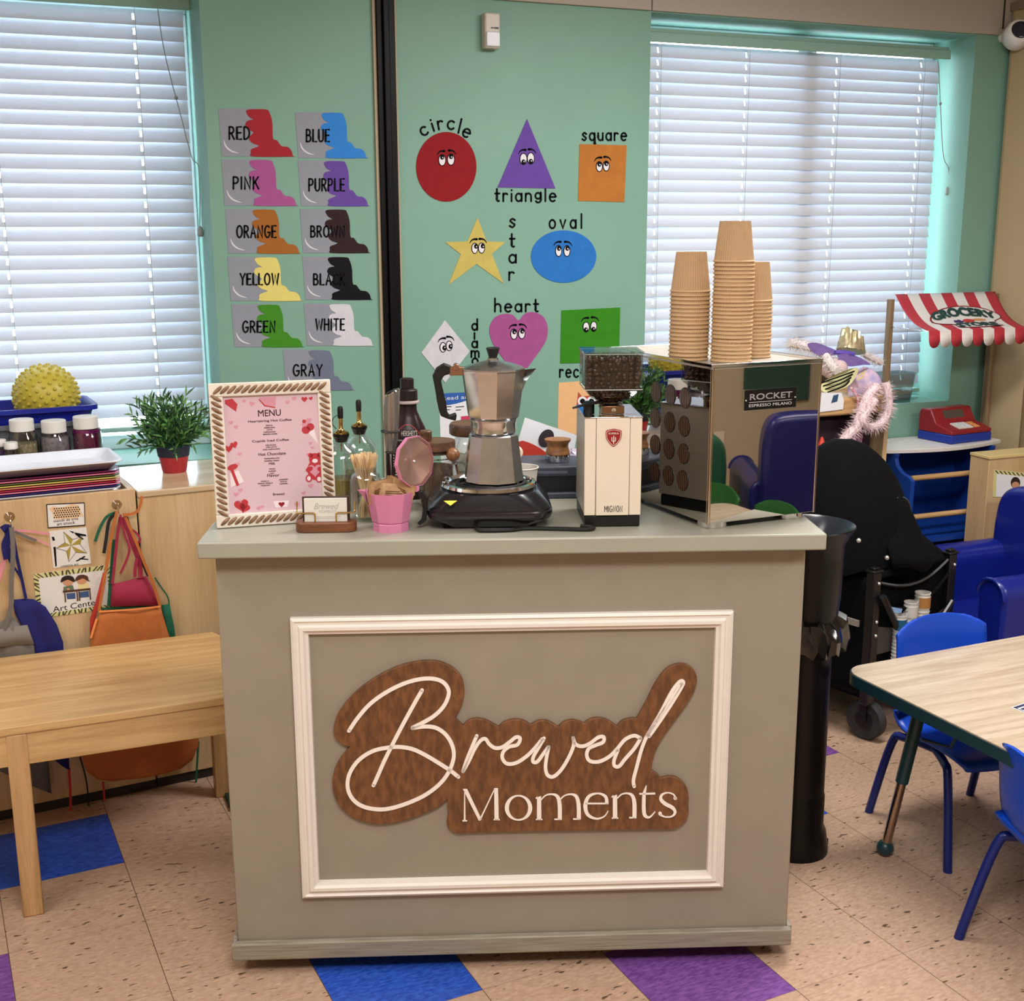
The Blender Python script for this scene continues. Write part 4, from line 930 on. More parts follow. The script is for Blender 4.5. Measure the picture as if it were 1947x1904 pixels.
# ---- marshmallow jar
mj = thing('marshmallow_jar', 'clear jar of white marshmallows with wooden lid behind the moka pot', 'jar', tuple(K(-.078, .392, ZT)), KA)
obj('glass', M().lathe([(.001, .002), (.045, .002), (.049, .008), (.049, .115), (.044, .130), (.040, .136), (.040, .145), (.038, .145), (.038, .135), (.046, .114), (.046, .010), (.001, .006)], 28, cap0=False, cap1=False), JG, mj)
obj('lid', M().lathe([(.001, .145), (.050, .145), (.053, .148), (.053, .166), (.050, .172), (.001, .173)], 32), WALD, mj, smooth=40)
MSH = mat('marshmallow', '#d9d3c6', rough=.7)
mm0 = None; random.seed(5)
for k in range(22):
    lay, i = divmod(k, 5)
    a = 2*pi*i/5+lay*.6; r = .026 if i < 5 else 0
    if k >= 20: r = .0
    p = K(-.078+r*cos(a), .392+r*sin(a), ZT+.020+lay*.0225)
    if mm0 is None:
        mb = M().lathe([(.001, -.0095), (.010, -.0095), (.0125, -.0065), (.0125, .0065), (.010, .0095), (.001, .0095)], 16)
        o = obj('marshmallow', mb, MSH, None); tag(o, 'white marshmallow inside the clear jar with the wooden lid', 'marshmallow', 'marshmallows in the glass jar'); mm0 = o
    else: o = mm0.copy(); COL.objects.link(o)
    o.location = p; o.rotation_euler = (random.uniform(0, 3), random.uniform(0, 3), random.uniform(0, 3))

# ---- hot plate
HPB = mat('hotplate_black', '#141318', rough=.22, coat=.3); COIL = mat('coil_black', '#0d0d0e', rough=.55)
hx, hy = -.045, .152
hp_ = thing('hot_plate', 'black single-burner electric hot plate under the big moka pot', 'hot plate', tuple(K(hx, hy, ZT)), KA)
def ring(x, y, z, r): return [(a, b, z) for a, b in rrect(-x, x, -y, y, r, 6)]
obj('body', M().loft([ring(.098, .098, .004, .03), ring(.128, .122, .022, .04), ring(.132, .126, .030, .045), ring(.132, .126, .038, .045), ring(.129, .122, .0405, .045), ring(.129, .122, .043, .045), ring(.121, .115, .054, .05), ring(.104, .104, .072, .07)]), HPB, hp_, smooth=30)
for x in (-.09, .09):
    for y in (-.08, .08): obj('foot', M().lathe([(.008, 0), (.010, .006)], 10, c=(x, y, 0)), COIL, hp_)
obj('burner_ring', M().lathe([(.085, .070), (.098, .070), (.103, .076), (.101, .082), (.094, .084), (.088, .080), (.084, .074)], 48, cap0=False, cap1=False), CHR, hp_)
obj('drip_bowl', M().lathe([(.088, .078), (.06, .070), (.001, .069)], 36, cap0=False), mat('bowl_dark', '#1a191b', rough=.15, metal=.8), hp_)
pts = [((.018+.010*t/(2*pi)*1.0*2)*cos(t), (.018+.010*t/(2*pi)*2.0)*sin(t), .079) for t in [k*.22 for k in range(98)]]
pts = [p for p in pts if sqrt(p[0]**2+p[1]**2) < .08]
obj('coil', M().tube(pts, .0045, 8), COIL, hp_)
tri = [(-.028, .0), (.0, 0), (-.014, -.011)]
lab = M().prism([(a, b) for a, b in tri], frame_3((-.068, -.1185, .0655), (1, 0, 0), (0, .55, .83), (0, -.83, .55)), .000, .001)
obj('warning_label', lab, mat('warning_yellow', '#d6cf3a', rough=.4), hp_, smooth=0)
CABLE = MATS['black_cable']
cpts = spline([(-.03, -.115, .010), (-.02, -.132, .006), (.04, -.130, .005), (.075, -.118, .005), (.14, -.126, .005), (.20, -.134, .005), (.215, -.12, .005), (.19, -.105, .005)], 6)
obj('power_cord', M().tube(cpts, .0045, 8), CABLE, hp_)

# ---- big aluminium moka pot
ALU = mat('aluminium', '#c6cad0', rough=.22, metal=1, var=.12, vscale=30); ALUP = mat('aluminium_polished', '#d6dadf', rough=.10, metal=1, var=.08, vscale=50)
mk = thing('moka_pot', 'large faceted aluminium moka pot with black handle on the hot plate', 'coffee pot', tuple(K(-.034, .152, ZT+.0835)), KA)
a0 = pi/10
obj('boiler', M().lathe([(.055, 0), (.0655, .003), (.0645, .008), (.0530, .100), (.0500, .103), (.046, .105), (.046, .108)], 10, a0=a0+.1), ALU, mk, smooth=12)
obj('collar', M().lathe([(.047, .106), (.0485, .108), (.0485, .127), (.050, .130), (.050, .135), (.046, .136)], 32), ALUP, mk)
mb = M().lathe([(.048, .134), (.0545, .140), (.0560, .146), (.0675, .236), (.0685, .240), (.066, .241)], 10, a0=a0+.1)
obj('upper_chamber', mb, ALUP, mk, smooth=12)
mb = M().loft([[(.052, -.010, .185), (.052, .010, .185), (.058, .0, .185)], [(.058, -.016, .215), (.058, .016, .215), (.072, 0, .217)], [(.062, -.017, .240), (.062, .017, .240), (.092, 0, .241)]])
obj('spout', mb, ALUP, mk, smooth=40)
lid = obj('lid', M().lathe([(.068, .240), (.0685, .243), (.050, .250), (.012, .260), (.012, .264), (.001, .264)], 10, a0=a0+.1), ALU, mk, smooth=12)
obj('lid_knob', M().lathe([(.0085, .262), (.0095, .268), (.0145, .284), (.0135, .286), (.001, .283)], 8), BLKP, lid, smooth=20)
obj('hinge', M().box(-.092, -.062, -.009, .009, .228, .246).tube([(-.078, -.012, .246), (-.078, .012, .246)], .007, 12), mat('hinge_copper', '#a8836c', rough=.3, metal=1), mk, bevel=.001)
slab([(-.088, .248), (-.104, .254), (-.120, .244), (-.128, .228), (-.124, .205), (-.117, .160), (-.112, .142), (-.098, .136), (-.080, .131), (-.078, .142), (-.080, .148), (-.094, .143), (-.098, .150), (-.100, .170), (-.108, .205), (-.110, .218), (-.103, .228), (-.088, .232)], .018, BLKP, mk, bev=.0025)

# ---- bits standing behind: knock box, tamper, espresso cups
KB = mat('knock_box', '#3a3e4a', rough=.45)
kb = thing('knock_box', 'low dark grey knock box behind the hot plate with a tamper on it', 'box', tuple(K(.113, .42, ZT)), KA)
obj('body', M().box(-.075, .075, -.07, .07, 0, .058), mat('box_black', '#0f0f12', rough=.5), kb, bevel=.004)
obj('lid', M().box(-.080, .080, -.075, .075, .050, .075), KB, kb, bevel=.004)
obj('base_lip', M().box(-.082, .082, -.085, .075, 0, .014), KB, kb, bevel=.003)
obj('pull_slot', M().box(-.04, .03, -.077, -.074, .058, .064), mat('slot_grey', '#5a6070', rough=.3), kb)
tp = thing('tamper', 'round wooden handled coffee tamper standing on the dark knock box', 'tamper', tuple(K(.125, .41, ZT+.0755)), KA)
TW = wood('tamper_wood', '#9a6a40', '#6e4526', rough=.4, scale=14, axis='X')
obj('handle', M().lathe([(.029, .018), (.028, .026), (.025, .034), (.0255, .042), (.031, .050), (.0315, .053), (.001, .056)], 32), TW, tp)
obj('base', M().lathe([(.001, 0), (.028, 0), (.0295, .003), (.0295, .017), (.001, .018)], 32), MATS['chrome'], tp)
CUPW = mat('paper_cup_white', '#cfcac0', rough=.5)
pc = thing('paper_cup', 'white paper cup partly hidden behind the hot plate', 'cup', tuple(K(.035, .30, ZT)), KA)
obj('wall', M().lathe([(.001, .002), (.026, .002), (.0265, .0), (.0365, .083), (.0355, .083), (.0258, .004), (.001, .003)], 28, cap0=False, cap1=False), CUPW, pc)
obj('rim', M().tube([(.0368*cos(2*pi*i/28), .0368*sin(2*pi*i/28), .083) for i in range(28)], .0016, 6, closed=True), CUPW, pc)
sp_ = thing('spoon_scoop', 'black scoop with cream end leaning out of the white paper cup', 'scoop', tuple(K(.022, .30, ZT+.006)), KA)
obj('handle', M().tube([(.008, 0, .0), (-.002, 0, .085), (-.004, -.004, .105)], [.007, .010, .012], 12), BLKP, sp_)
obj('bowl', M().lathe([(.001, 0), (.014, .002), (.016, .008), (.012, .010), (.001, .005)], 20, mtx=TR(-.002, -.012, .112) @ RX(radians(70))), mat('cream_plastic', '#c9bfa4', rough=.4), sp_)
# leaflet and bag at the back
lf = thing('leaflet', 'white leaflet with red band and dark figures propped behind the knock box', 'leaflet', tuple(K(.085, .545, ZT)), KA+.15); lf.rotation_euler = (radians(-8), radians(16), KA+.1)
lfr = lambda a, b, h: (a, -h, b)
obj('sheet', M().prism([(-.075, 0), (.075, 0), (.07, .135), (-.07, .145)], lfr, 0, .0012), PAPER, lf, smooth=0)
obj('red_band', M().prism(spline([(-.074, .02), (-.03, .05), (.0, .035), (.06, .02), (.06, .075), (.02, .07), (-.03, .085), (-.072, .082)], 3, True), lfr, .0012, .0018), mat('leaflet_red', '#b3301f', rough=.5), lf, smooth=0)
mb = M(); mb.prism(ell(-.005, .108, .018, .024, 24, -.3), lfr, .0018, .0024); mb.prism(ell(.04, .075, .017, .016, 24), lfr, .0018, .0024); mb.prism(ell(.052, .118, .004, .006, 14), lfr, .0012, .0018)
obj('figures', mb, mat('figure_dark', '#241a20', rough=.5), lf, smooth=0)
mb = M(); put_text(mb, 'Hey Hyper', -.03, .034, .06, .014, lfr, .0022); obj('lettering', mb, mat('leaflet_orange', '#d98a3a', rough=.5), lf, smooth=0)
bag = M(); random.seed(11)
bag.sphere((0, 0, .05), 1, 28, 18, (.05, .035, .055)); bag.v = [(x*(1+.22*sin(9*z*20+6*x*40)), y*(1+.25*cos(60*x+40*z)), max(z, .002)*(1+.12*sin(90*x))) for x, y, z in bag.v]
b_ = obj('plastic_bag', bag, mat('bag_lilac', '#b7abc0', rough=.2, alpha=.75), None, loc=None); b_.location = K(.205, .50, ZT); b_.rotation_euler = (0, 0, KA)
tag(b_, 'crumpled pale lilac plastic bag behind the knock box and grinder', 'bag')
# ---- coffee grinder
GCR = mat('grinder_cream', '#d8ccba', rough=.35); STL = mat('brushed_steel', '#b5aca0', rough=.38, metal=.35, var=.06, vscale=20, vstretch=(1, 1, 12)); MIR = mat('mirror_steel', '#cfcbc6', rough=.015, metal=1)
gr = thing('coffee_grinder', 'cream fronted espresso grinder with red shield badge and clear bean hopper', 'coffee grinder', tuple(K(.2115, .055, ZT)), KA)
obj('base', M().box(-.058, .0585, 0, .175, 0, .026), BLKP, gr, bevel=.003)
obj('housing', M().box(-.059, .059, .006, .18, .026, .232), STL, gr, bevel=.002)
mb = M().box(-.0595, -.036, -.004, .006, .026, .232).box(-.0352, .034, -.0055, .006, .026, .232).box(.0348, .0595, -.004, .006, .026, .232)
obj('front_panel', mb, GCR, gr, bevel=.0015)
obj('top_plate', M().box(-.0605, .0605, -.006, .182, .232, .2345), MATS['chrome'], gr, bevel=.001)
gfr = lambda a, b, h: (a, -.0055-h, b)
shield = spline([(0, .210), (.008, .2085), (.0155, .206), (.0165, .198), (.0145, .188), (.008, .179), (0, .173), (-.008, .179), (-.0145, .188), (-.0165, .198), (-.0155, .206), (-.008, .2085)], 3, True)
bd = obj('badge', M().prism(shield, gfr, 0, .002), mat('badge_red', '#8c1c20', rough=.3), gr, smooth=0)
mb = M(); sc_ = [(x*.88, .192+(z-.192)*.88) for x, z in shield]; sc_.append(sc_[0]); mb.ribbon(sc_, .0008, gfr, .002, .0024)
put_text(mb, 'EUREKA', -.0105, .1985, .021, .004, gfr, .0024)
for x, z0, z1 in ((0, .179, .195), (-.0038, .185, .192), (.0038, .185, .192)): mb.ribbon([(x, z0), (x, z1)], .0016, gfr, .002, .0025)
mb.ribbon([(-.0038, .1855), (0, .183), (.0038, .1855)], .0014, gfr, .002, .0025)
obj('badge_lettering', mb, mat('badge_white', '#dcd6cc', rough=.4), bd, smooth=0)
mb = M()
for st in letters('MIGNON', -.0165, .034, .0205, .0125, .30): mb.ribbon(st, .0011, gfr, 0, .0006)
obj('model_lettering', mb, INK, gr, smooth=0)
cl_ = obj('adjustment_collar', M().lathe([(.024, .2345), (.024, .243), (.026, .245), (.026, .252), (.022, .254)], 28, c=(.003, .075, 0)).box(-.020, .026, .028, .05, .236, .252), mat('collar_bronze', '#8a6a50', rough=.25, metal=1), gr, bevel=.001)
obj('collar_screw', M().lathe([(.005, 0), (.005, .004), (.001, .0045)], 14, mtx=TR(.003, .027, .244) @ RX(pi/2)), MATS['chrome'], cl_)
obj('lever', M().loft([[(-.015, .045, .256), (-.015, .057, .256), (-.015, .057, .262), (-.015, .045, .262)], [(-.05, .03, .254), (-.05, .042, .254), (-.05, .042, .259), (-.05, .03, .259)], [(-.083, .018, .248), (-.083, .028, .248), (-.083, .028, .251), (-.083, .018, .251)]]), BLKP, gr, bevel=.001)
obj('dosing_knob', M().lathe([(.012, .2345), (.012, .258), (.001, .259)], 18, c=(-.045, .06, 0)), BLKP, gr)
HG = glass('hopper_clear', '#e6ece8')
z0, z1 = .288, .362
hop = M(); 
hop.loft([ring(.060, .060, z0, .006), ring(.060, .060, z1, .006)], False, False)
hop.loft([ring(.060, .060, z0, .006), ring(.045, .045, .270, .01), ring(.021, .021, .256, .012), ring(.021, .021, .2535, .012)], False, False)
hop.v = [(x+.001, y+.068, z) for x, y, z in hop.v]
hp2 = obj('hopper', hop, HG, gr, smooth=30)
mb = M(); mb.loft([ring(.062, .062, z1, .006), ring(.062, .062, z1+.004, .006)]); mb.v = [(x+.001, y+.068, z) for x, y, z in mb.v]
obj('hopper_lid', mb, glass('lid_clear', '#dfe8e4', tint=.05), hp2)
mb = M()
for z in (z0, z1-.001): mb.loft([ring(.0608, .0608, z, .006), ring(.0608, .0608, z+.0016, .006)], False, False)
mb.v = [(x+.001, y+.068, z) for x, y, z in mb.v]
obj('hopper_edge', mb, mat('hopper_edge', '#b9c4c0', rough=.1), hp2)
obj('neck_block', M().box(-.040, .052, .030, .11, .2345, .2350), MATS['chrome'], gr)
# beans
random.seed(9); mb = M(); BN = mat('coffee_bean', '#33201a', rough=.26, col2='#462b20', vscale=60)
core = M(); 
def bean(c, rot):
    n0 = len(mb.v); mb.sphere((0, 0, 0), 1, 8, 5, (.0080, .0060, .0046)); mt = TR(*c) @ rot
    mb.v[n0:] = [tuple(mt @ Vector(v)) for v in mb.v[n0:]]
def rr(): return Matrix.Rotation(random.uniform(0, 6), 4, 'X') @ Matrix.Rotation(random.uniform(0, 6), 4, 'Y') @ Matrix.Rotation(random.uniform(0, 6), 4, 'Z')
zt_ = z1-.012
for k in range(8):
    for j in range(7):
        z = z0+.004+(zt_-z0-.006)*j/6+random.uniform(-.002, .002); x = -.051+.102*k/7+random.uniform(-.003, .003)
        bean((x+.001, .0165+random.uniform(0, .003), z), rr()); bean((.0525-random.uniform(0, .003), .068+x*.98, z), rr()); bean((-.0505+random.uniform(0, .003), .068+x*.98, z), rr()); bean((x+.001, .1195-random.uniform(0, .003), z), rr())
for k in range(9):
    for j in range(9): bean((-.05+.101*k/8+random.uniform(-.003, .003), .018+.1*j/8+random.uniform(-.003, .003), zt_+random.uniform(-.003, .003)), rr())
for j in range(5):
    zz = .2585+.028*j/4.4; rad = .012+.033*min(1, j/3.2)
    m_ = int(12+6*j)
    for k in range(m_):
        a = 2*pi*k/m_+j; s_ = max(abs(cos(a)), abs(sin(a))); bean((.001+rad/s_*cos(a)*.95, .068+rad/s_*sin(a)*.95, zz), rr())
core.loft([[(x+.001, y+.068, z) for x, y, z in ring(a, a, z, .01)] for a, z in ((.012, .256), (.034, .272), (.049, .288), (.049, zt_-.004))])
o = len(mb.v); mb.v += core.v; mb.f += [tuple(i+o for i in f) for f in core.f]; mb.mi += core.mi
bn = obj('coffee_beans', mb, BN, None, smooth=60); bn.location = K(.2115, .055, ZT); bn.rotation_euler = (0, 0, KA)
tag(bn, 'dark roasted coffee beans filling the clear hopper of the grinder', 'coffee beans'); bn['kind'] = 'stuff'

# ---- espresso machine, back towards us
EA = KA+radians(22.2); EO = K(.405, .010, 0)
em = thing('espresso_machine', 'mirror polished steel espresso machine seen from behind at the right of the cart', 'espresso machine', (EO.x, EO.y, ZT), EA)
ew, ed, e0, e1 = .275, .425, .018, .345
SHADOW = mat('machine_black', '#0c0c0d', rough=.5)  # plain black of the machine's inner body
obj('back_panel', M().box(.004, ew-.004, 0, .003, e0-.004, e1-.006), MIR, em, smooth=0, bevel=.0006)
sp1 = obj('side_panel', M().box(0, .003, .006, ed, e0-.004, e1-.006), MIR, em, smooth=0, bevel=.0006)
sp2 = obj('side_panel', M().box(ew-.003, ew, .006, ed, e0-.004, e1-.006), MIR, em, smooth=0, bevel=.0006)
obj('corner_trim', M().box(.0, .006, -.001, .006, e0-.006, e1-.004), mat('steel_trim', '#c4b6a6', rough=.12, metal=1), em, bevel=.002)
mb2 = M().box(ew-.006, ew, -.001, .006, e0-.006, e1-.004)
obj('corner_trim', mb2, mat('steel_trim', '#c4b6a6', rough=.12, metal=1), em, bevel=.002)
obj('body', M().box(.004, ew-.004, .006, ed*.62, e0, e1-.03).box(.004, ew-.004, ed*.62, ed-.01, e0, .075), SHADOW, em)
mb = M().box(-.001, ew+.001, -.001, ed, e1-.010, e1-.006)
obj('cup_tray', mb, STL, em)
mb = M()
for x0, x1, y0, y1 in ((-.001, ew+.001, -.001, .002), (-.001, ew+.001, ed-.003, ed), (-.001, .002, .002, ed-.003), (ew-.002, ew+.001, .002, ed-.003)): mb.box(x0, x1, y0, y1, e1-.010, e1)
obj('tray_rail', mb, MATS['chrome'], em, bevel=.0008)
for x in (.035, ew-.045):
    for y in (.035, ed-.05):
        obj('foot', M().lathe([(.030, 0), (.0315, .002), (.0315, .0135), (.028, .0145)], 28, c=(x, y, 0)), MATS['chrome'], em)
obj('group_head', M().lathe([(.03, .15), (.035, .19), (.035, .23), (.02, .25)], 24, c=(ew/2, ed-.06, 0)), MATS['chrome'], em)
obj('portafilter', M().tube([(ew/2, ed-.06, .155), (ew/2, ed+.10, .145)], .012, 12), BLKP, em)
obj('drip_tray', M().box(.01, ew-.01, ed*.65, ed-.005, .075, .085), MATS['chrome'], em, bevel=.002)
# badge on the back, read off the photo on the panel's own plane
mirx = Vector((cos(EA), sin(EA), 0)); mirn = Vector((sin(EA), -cos(EA), 0))
def EB(px, py): q = on_pl(px, py, mirn, EO) - EO; return (q.dot(mirx), q.z-ZT)
c = [EB(1413, 741), EB(1515, 734), EB(1514, 774), EB(1413, 784)]
bx0 = (c[0][0]+c[3][0])/2; bx1 = (c[1][0]+c[2][0])/2; bz0 = (c[2][1]+c[3][1])/2; bz1 = (c[0][1]+c[1][1])/2
bfr = lambda a, b, h: (a, -h, b)
bd = obj('badge', M().prism(rrect(bx0, bx1, bz0, bz1, .002), bfr, 0, .0015), MATS['chrome'], em, smooth=0)
obj('badge_field', M().prism(rrect(bx0+.002, bx1-.002, bz0+.002, bz1-.002, .0015), bfr, .0015, .0019), mat('badge_black', '#0a0a0b', rough=.3), bd, smooth=0)
mb = M(); bw = bx1-bx0; bh = bz1-bz0
[put_text(mb, 'ROCKET', bx0+bw*.11+dx, bz0+bh*.50+dz, bw*.79, bh*.27, bfr, .0022) for dx, dz in ((0, 0), (.0006, 0), (0, .0004), (.0006, .0004))]; put_text(mb, 'ESPRESSO MILANO', bx0+bw*.10, bz0+bh*.18, bw*.80, bh*.13, bfr, .0022)
mb.prism([(bx0+bw*.10, bz0+bh*.385), (bx0+bw*.90, bz0+bh*.385), (bx0+bw*.90, bz0+bh*.405), (bx0+bw*.10, bz0+bh*.405)], bfr, .0019, .0022)
for x in (bx0+bw*.04, bx1-bw*.04): mb.prism(ell(x, (bz0+bz1)/2, .0016, .0016, 12), bfr, .0019, .003)
obj('badge_lettering', mb, mat('badge_silver', '#c6c6c8', rough=.25), bd, smooth=0)
# round openings in the side panel with ribbed copper-brown inserts
def insert_mat():
    m = bpy.data.materials.new('ribbed_insert'); m.use_nodes = True; nt = m.node_tree; p = nt.nodes['Principled BSDF']
    tc = nt.nodes.new('ShaderNodeTexCoord'); wv_ = nt.nodes.new('ShaderNodeTexWave'); wv_.bands_direction = 'Y'; wv_.inputs['Scale'].default_value = 45; wv_.inputs['Distortion'].default_value = 1.5
    cr = nt.nodes.new('ShaderNodeValToRGB'); cr.color_ramp.elements[0].color = lin('#22140e'); cr.color_ramp.elements[1].color = lin('#7a5c48')
    nt.links.new(tc.outputs['Object'], wv_.inputs[0]); nt.links.new(wv_.outputs['Fac'], cr.inputs[0]); nt.links.new(cr.outputs[0], p.inputs['Base Color'])
    p.inputs['Roughness'].default_value = .25; p.inputs['Metallic'].default_value = .5; return m
INS = insert_mat(); HRIM = mat('hole_rim', '#1a1412', rough=.4)
sdx = Vector((-sin(EA), cos(EA), 0)); sdn = -mirx
def ES(px, py): q = on_pl(px, py, sdn, EO) - EO; return (q.dot(sdx), q.z-ZT)
sfr2 = lambda a, b, h: (-h, a, b)
ys = [[(1248, 746), (1275, 751), (1303, 757)], [(1246, 795), (1273.5, 803), (1301, 811)], [(1246, 846), (1272, 854), (1300, 863)], [(1245, 897), (1271, 905), (1298, 914)]]
mbh = M()
for row in ys:
    for q in row:
        y, z = ES(*q)
        mbh.prism(ell(y, z, .0225, .0225, 32), sfr2, 0, .0006)
obj('side_openings', mbh, HRIM, sp1, smooth=0)
mbi = M()
for row in ys:
    for q in row:
        y, z = ES(*q); mbi.prism(ell(y+.0012, z, .0205, .0212, 32), sfr2, .0006, .0011)
obj('ribbed_inserts', mbi, INS, sp1, smooth=0)

# ---- three stacks of ripple paper cups, upside down
CUP = mat('ripple_kraft', '#b89873', rough=.7, var=.08, vscale=40); CUPR = mat('kraft_rim', '#c4a47c', rough=.6)
def cup_obj():
    t = thing('paper_cup', 'x', 'cup')
    mb = M(); nn = 96; rings = []
    for r, z in ((.0405, .003), (.0312, .083)):
        rings.append([((r+(.0007 if i % 2 else -.0004))*cos(2*pi*i/nn), (r+(.0007 if i % 2 else -.0004))*sin(2*pi*i/nn), z) for i in range(nn)])
    mb.loft(rings, False, False)
    mb.lathe([(.0308, .083), (.0300, .0815), (.001, .0815)], 48, cap0=False)
    obj('ripple_wall', mb, CUP, t, smooth=0)
    obj('rim', M().tube([(.0412*cos(2*pi*i/40), .0412*sin(2*pi*i/40), .0022) for i in range(40)], .0022, 6, closed=True), CUPR, t)
    return t
cup0 = cup_obj(); first = True
ORD = 'lowest second third fourth fifth sixth seventh eighth ninth tenth eleventh twelfth thirteenth fourteenth fifteenth sixteenth seventeenth eighteenth nineteenth twentieth'.split()
STK = [('stack nearest the grinder', .385, .168, 17, .0084), ('tallest stack', .4675, .128, 25, .0082), ('stack behind the tallest one', .531, .215, 15, .0080)]
for nm, lx, ly, n_, dz in STK:
    for k in range(n_+1):
        if k == n_: lab = 'kraft ripple cup, topmost and fully visible, of the ' + nm
        elif k < 14: lab = 'kraft ripple cup, %s rim from the bottom of the %s' % (ORD[k], nm)
        else: lab = 'kraft ripple cup, %s below the topmost of the %s' % (ORD[n_-k] if n_-k > 1 else 'just', nm)
        if k == 0: lab = 'kraft ripple cup, lowest on the machine, of the ' + nm
        loc = tuple(K(lx+random.uniform(-.0008, .0008), ly+random.uniform(-.0008, .0008), ZT+e1-.006+.0005+k*dz))
        if first: t = cup0; t.location = loc; first = False
        else: t = dup(cup0, loc)
        t.rotation_euler = (0, 0, random.uniform(0, 6)); t['label'] = lab; t['group'] = 'kraft cups of the ' + nm
# ================================================================== LEFT SIDE: shelf, table, aprons
SA = radians(5.8); SO = Vector((-.086, 3.445, 0)); SX = Vector((cos(SA), sin(SA), 0)); SY = Vector((-sin(SA), cos(SA), 0))
def Sh(x, y, z): return SO + SX*x + SY*y + Vector((0, 0, z))
def SF(px, py, off=0.0):
    q = on_pl(px, py, -SY, SO+SY*off) - SO; return (q.dot(SX), q.z)
PLY = wood('birch_ply', '#c6a981', '#b29268', rough=.45, scale=2.2, axis='Z', rings=6)
PLYT = wood('birch_top', '#c8b294', '#b79d7b', rough=.18, scale=2.2, axis='X', rings=6)
sx1 = SF(257, 935)[0]; ztop = SF(150, 940)[1]; zr = SF(330, 929)[1]
sh = thing('art_shelf', 'birch plywood shelf unit with art posters and aprons hung on its back', 'shelf unit', tuple(Sh(0, 0, 0)), SA)
obj('back_panel', M().box(-.45, sx1, 0, .015, .03, ztop), PLY, sh, bevel=.002)
obj('side_panel', M().box(sx1-.018, sx1, .015, .40, .03, ztop-.002), PLY, sh, bevel=.002)
obj('shelf_board', M().box(-.45, sx1-.018, .015, .40, ztop-.035, ztop-.017), PLYT, sh, bevel=.002)
obj('shelf_board', M().box(-.45, sx1-.018, .015, .40, .45, .468), PLY, sh)
obj('base', M().box(-.45, sx1, .006, .39, 0, .03), mat('shelf_base_dark', '#231d1a', rough=.6), sh)
s2 = thing('side_shelf', 'birch plywood cabinet with glossy top under the potted plant', 'shelf unit', tuple(Sh(sx1+.005, .004, 0)), SA)
L2 = .42
obj('back_panel', M().box(0, L2, 0, .015, .03, zr-.018), PLY, s2, bevel=.002)
obj('top', M().box(0, L2, -.004, .40, zr-.018, zr), PLYT, s2, bevel=.003)
obj('side_panel', M().box(L2-.018, L2, .015, .38, .03, zr-.018), PLY, s2)
obj('base', M().box(0, L2, .006, .38, 0, .03), MATS['shelf_base_dark'], s2)

# posters
def shf(a, b, h): return tuple(Sh(a, -h, b))
def poster(name, lab, quad, col='#d6d2ce', parent_z=None):
    P = [SF(*p) for p in quad]; t = thing(name, lab, 'poster', tuple(Sh(sum(p[0] for p in P)/4, 0, min(p[1] for p in P))), SA)
    obj('sheet', M().prism(P, shf, .0004, .0014), mat('poster_'+col, col, rough=.4), t, space='world', smooth=0); return t
sc3 = 1947/420
D = lambda x, y: SF(x/sc3, 940+y/sc3)
t = poster('smock_card', 'small card with drawn spotted smock, lettered art smock, above the star card', [(410/sc3, 940+90/sc3), (742/sc3, 940+75/sc3), (748/sc3, 940+272/sc3), (424/sc3, 940+295/sc3)])
mb = M(); cr_ = [(410, 90), (742, 75), (748, 272), (424, 295), (410, 90)]; mb.ribbon([D(*p) for p in cr_], .0022, shf, .0014, .0020)
obj('border', mb, INK, t, space='world', smooth=0)
obj('smock', M().prism([D(*p) for p in ((430, 125), (470, 105), (520, 118), (580, 108), (630, 85), (690, 95), (738, 200), (700, 190), (690, 208), (590, 215), (478, 222), (465, 170))], shf, .0014, .0018), mat('smock_buff', '#d6b48e', rough=.6), t, space='world', smooth=0)
mb = M()
for i in range(11):
    for j in range(5):
        x, y = 478+i*21+(j % 2)*10, 128+j*19-i*1.5
        if 440 < x < 700: mb.prism([D(*p) for p in ell(x, y, 6.5, 6.5, 8)], shf, .0018, .0022)
obj('spots', mb, INK, t, space='world', smooth=0)
mb = M(); a = D(502, 276); b = D(662, 262); put_text(mb, 'art smock', a[0], a[1], b[0]-a[0], .0085, shf, .002)
a = D(472, 247); b = D(690, 238); put_text(mb, 'mandil de arte', a[0], a[1], b[0]-a[0], .007, shf, .002); obj('lettering', mb, INK, t, space='world', smooth=0)
t = poster('star_card', 'white card with a gold barn star, paintbrush and crayons between the two other posters', [(432/sc3, 940+325/sc3), (760/sc3, 940+290/sc3), (804/sc3, 940+610/sc3), (470/sc3, 940+652/sc3)])
mb = M(); cx, cy = 625, 450
tips = [(560, 330), (722, 372), (764, 518), (606, 594), (495, 475)]
inn = [(640, 398), (705, 440), (668, 512), (585, 500), (572, 425)]
for i in range(5): mb.prism([D(*p) for p in (tips[i], inn[i], (cx, cy))], shf, .0014, .0020)
obj('star', mb, mat('star_gold', '#9c8a3a', rough=.5), t, space='world', smooth=0)
mb = M()
for i in range(5): mb.ribbon([D(*p) for p in (inn[i-1], tips[i], inn[i])], .0008, shf, .0014, .0022)
for q in ([(455, 375), (475, 375), (485, 405), (465, 410)], [(470, 465), (490, 462), (500, 630), (488, 640)], [(610, 322), (650, 330), (645, 345)], [(650, 335), (755, 355), (760, 370), (700, 365), (740, 395), (725, 400), (670, 360)], [(665, 588), (745, 542), (752, 552), (680, 592)], [(700, 560), (778, 570), (778, 578), (700, 572)]): mb.prism([D(*p) for p in q], shf, .0014, .0020)
a = D(535, 634); b = D(690, 618); put_text(mb, 'creative art', a[0], a[1]-.003, b[0]-a[0], .006, shf, .002)
obj('drawing', mb, INK, t, space='world', smooth=0)
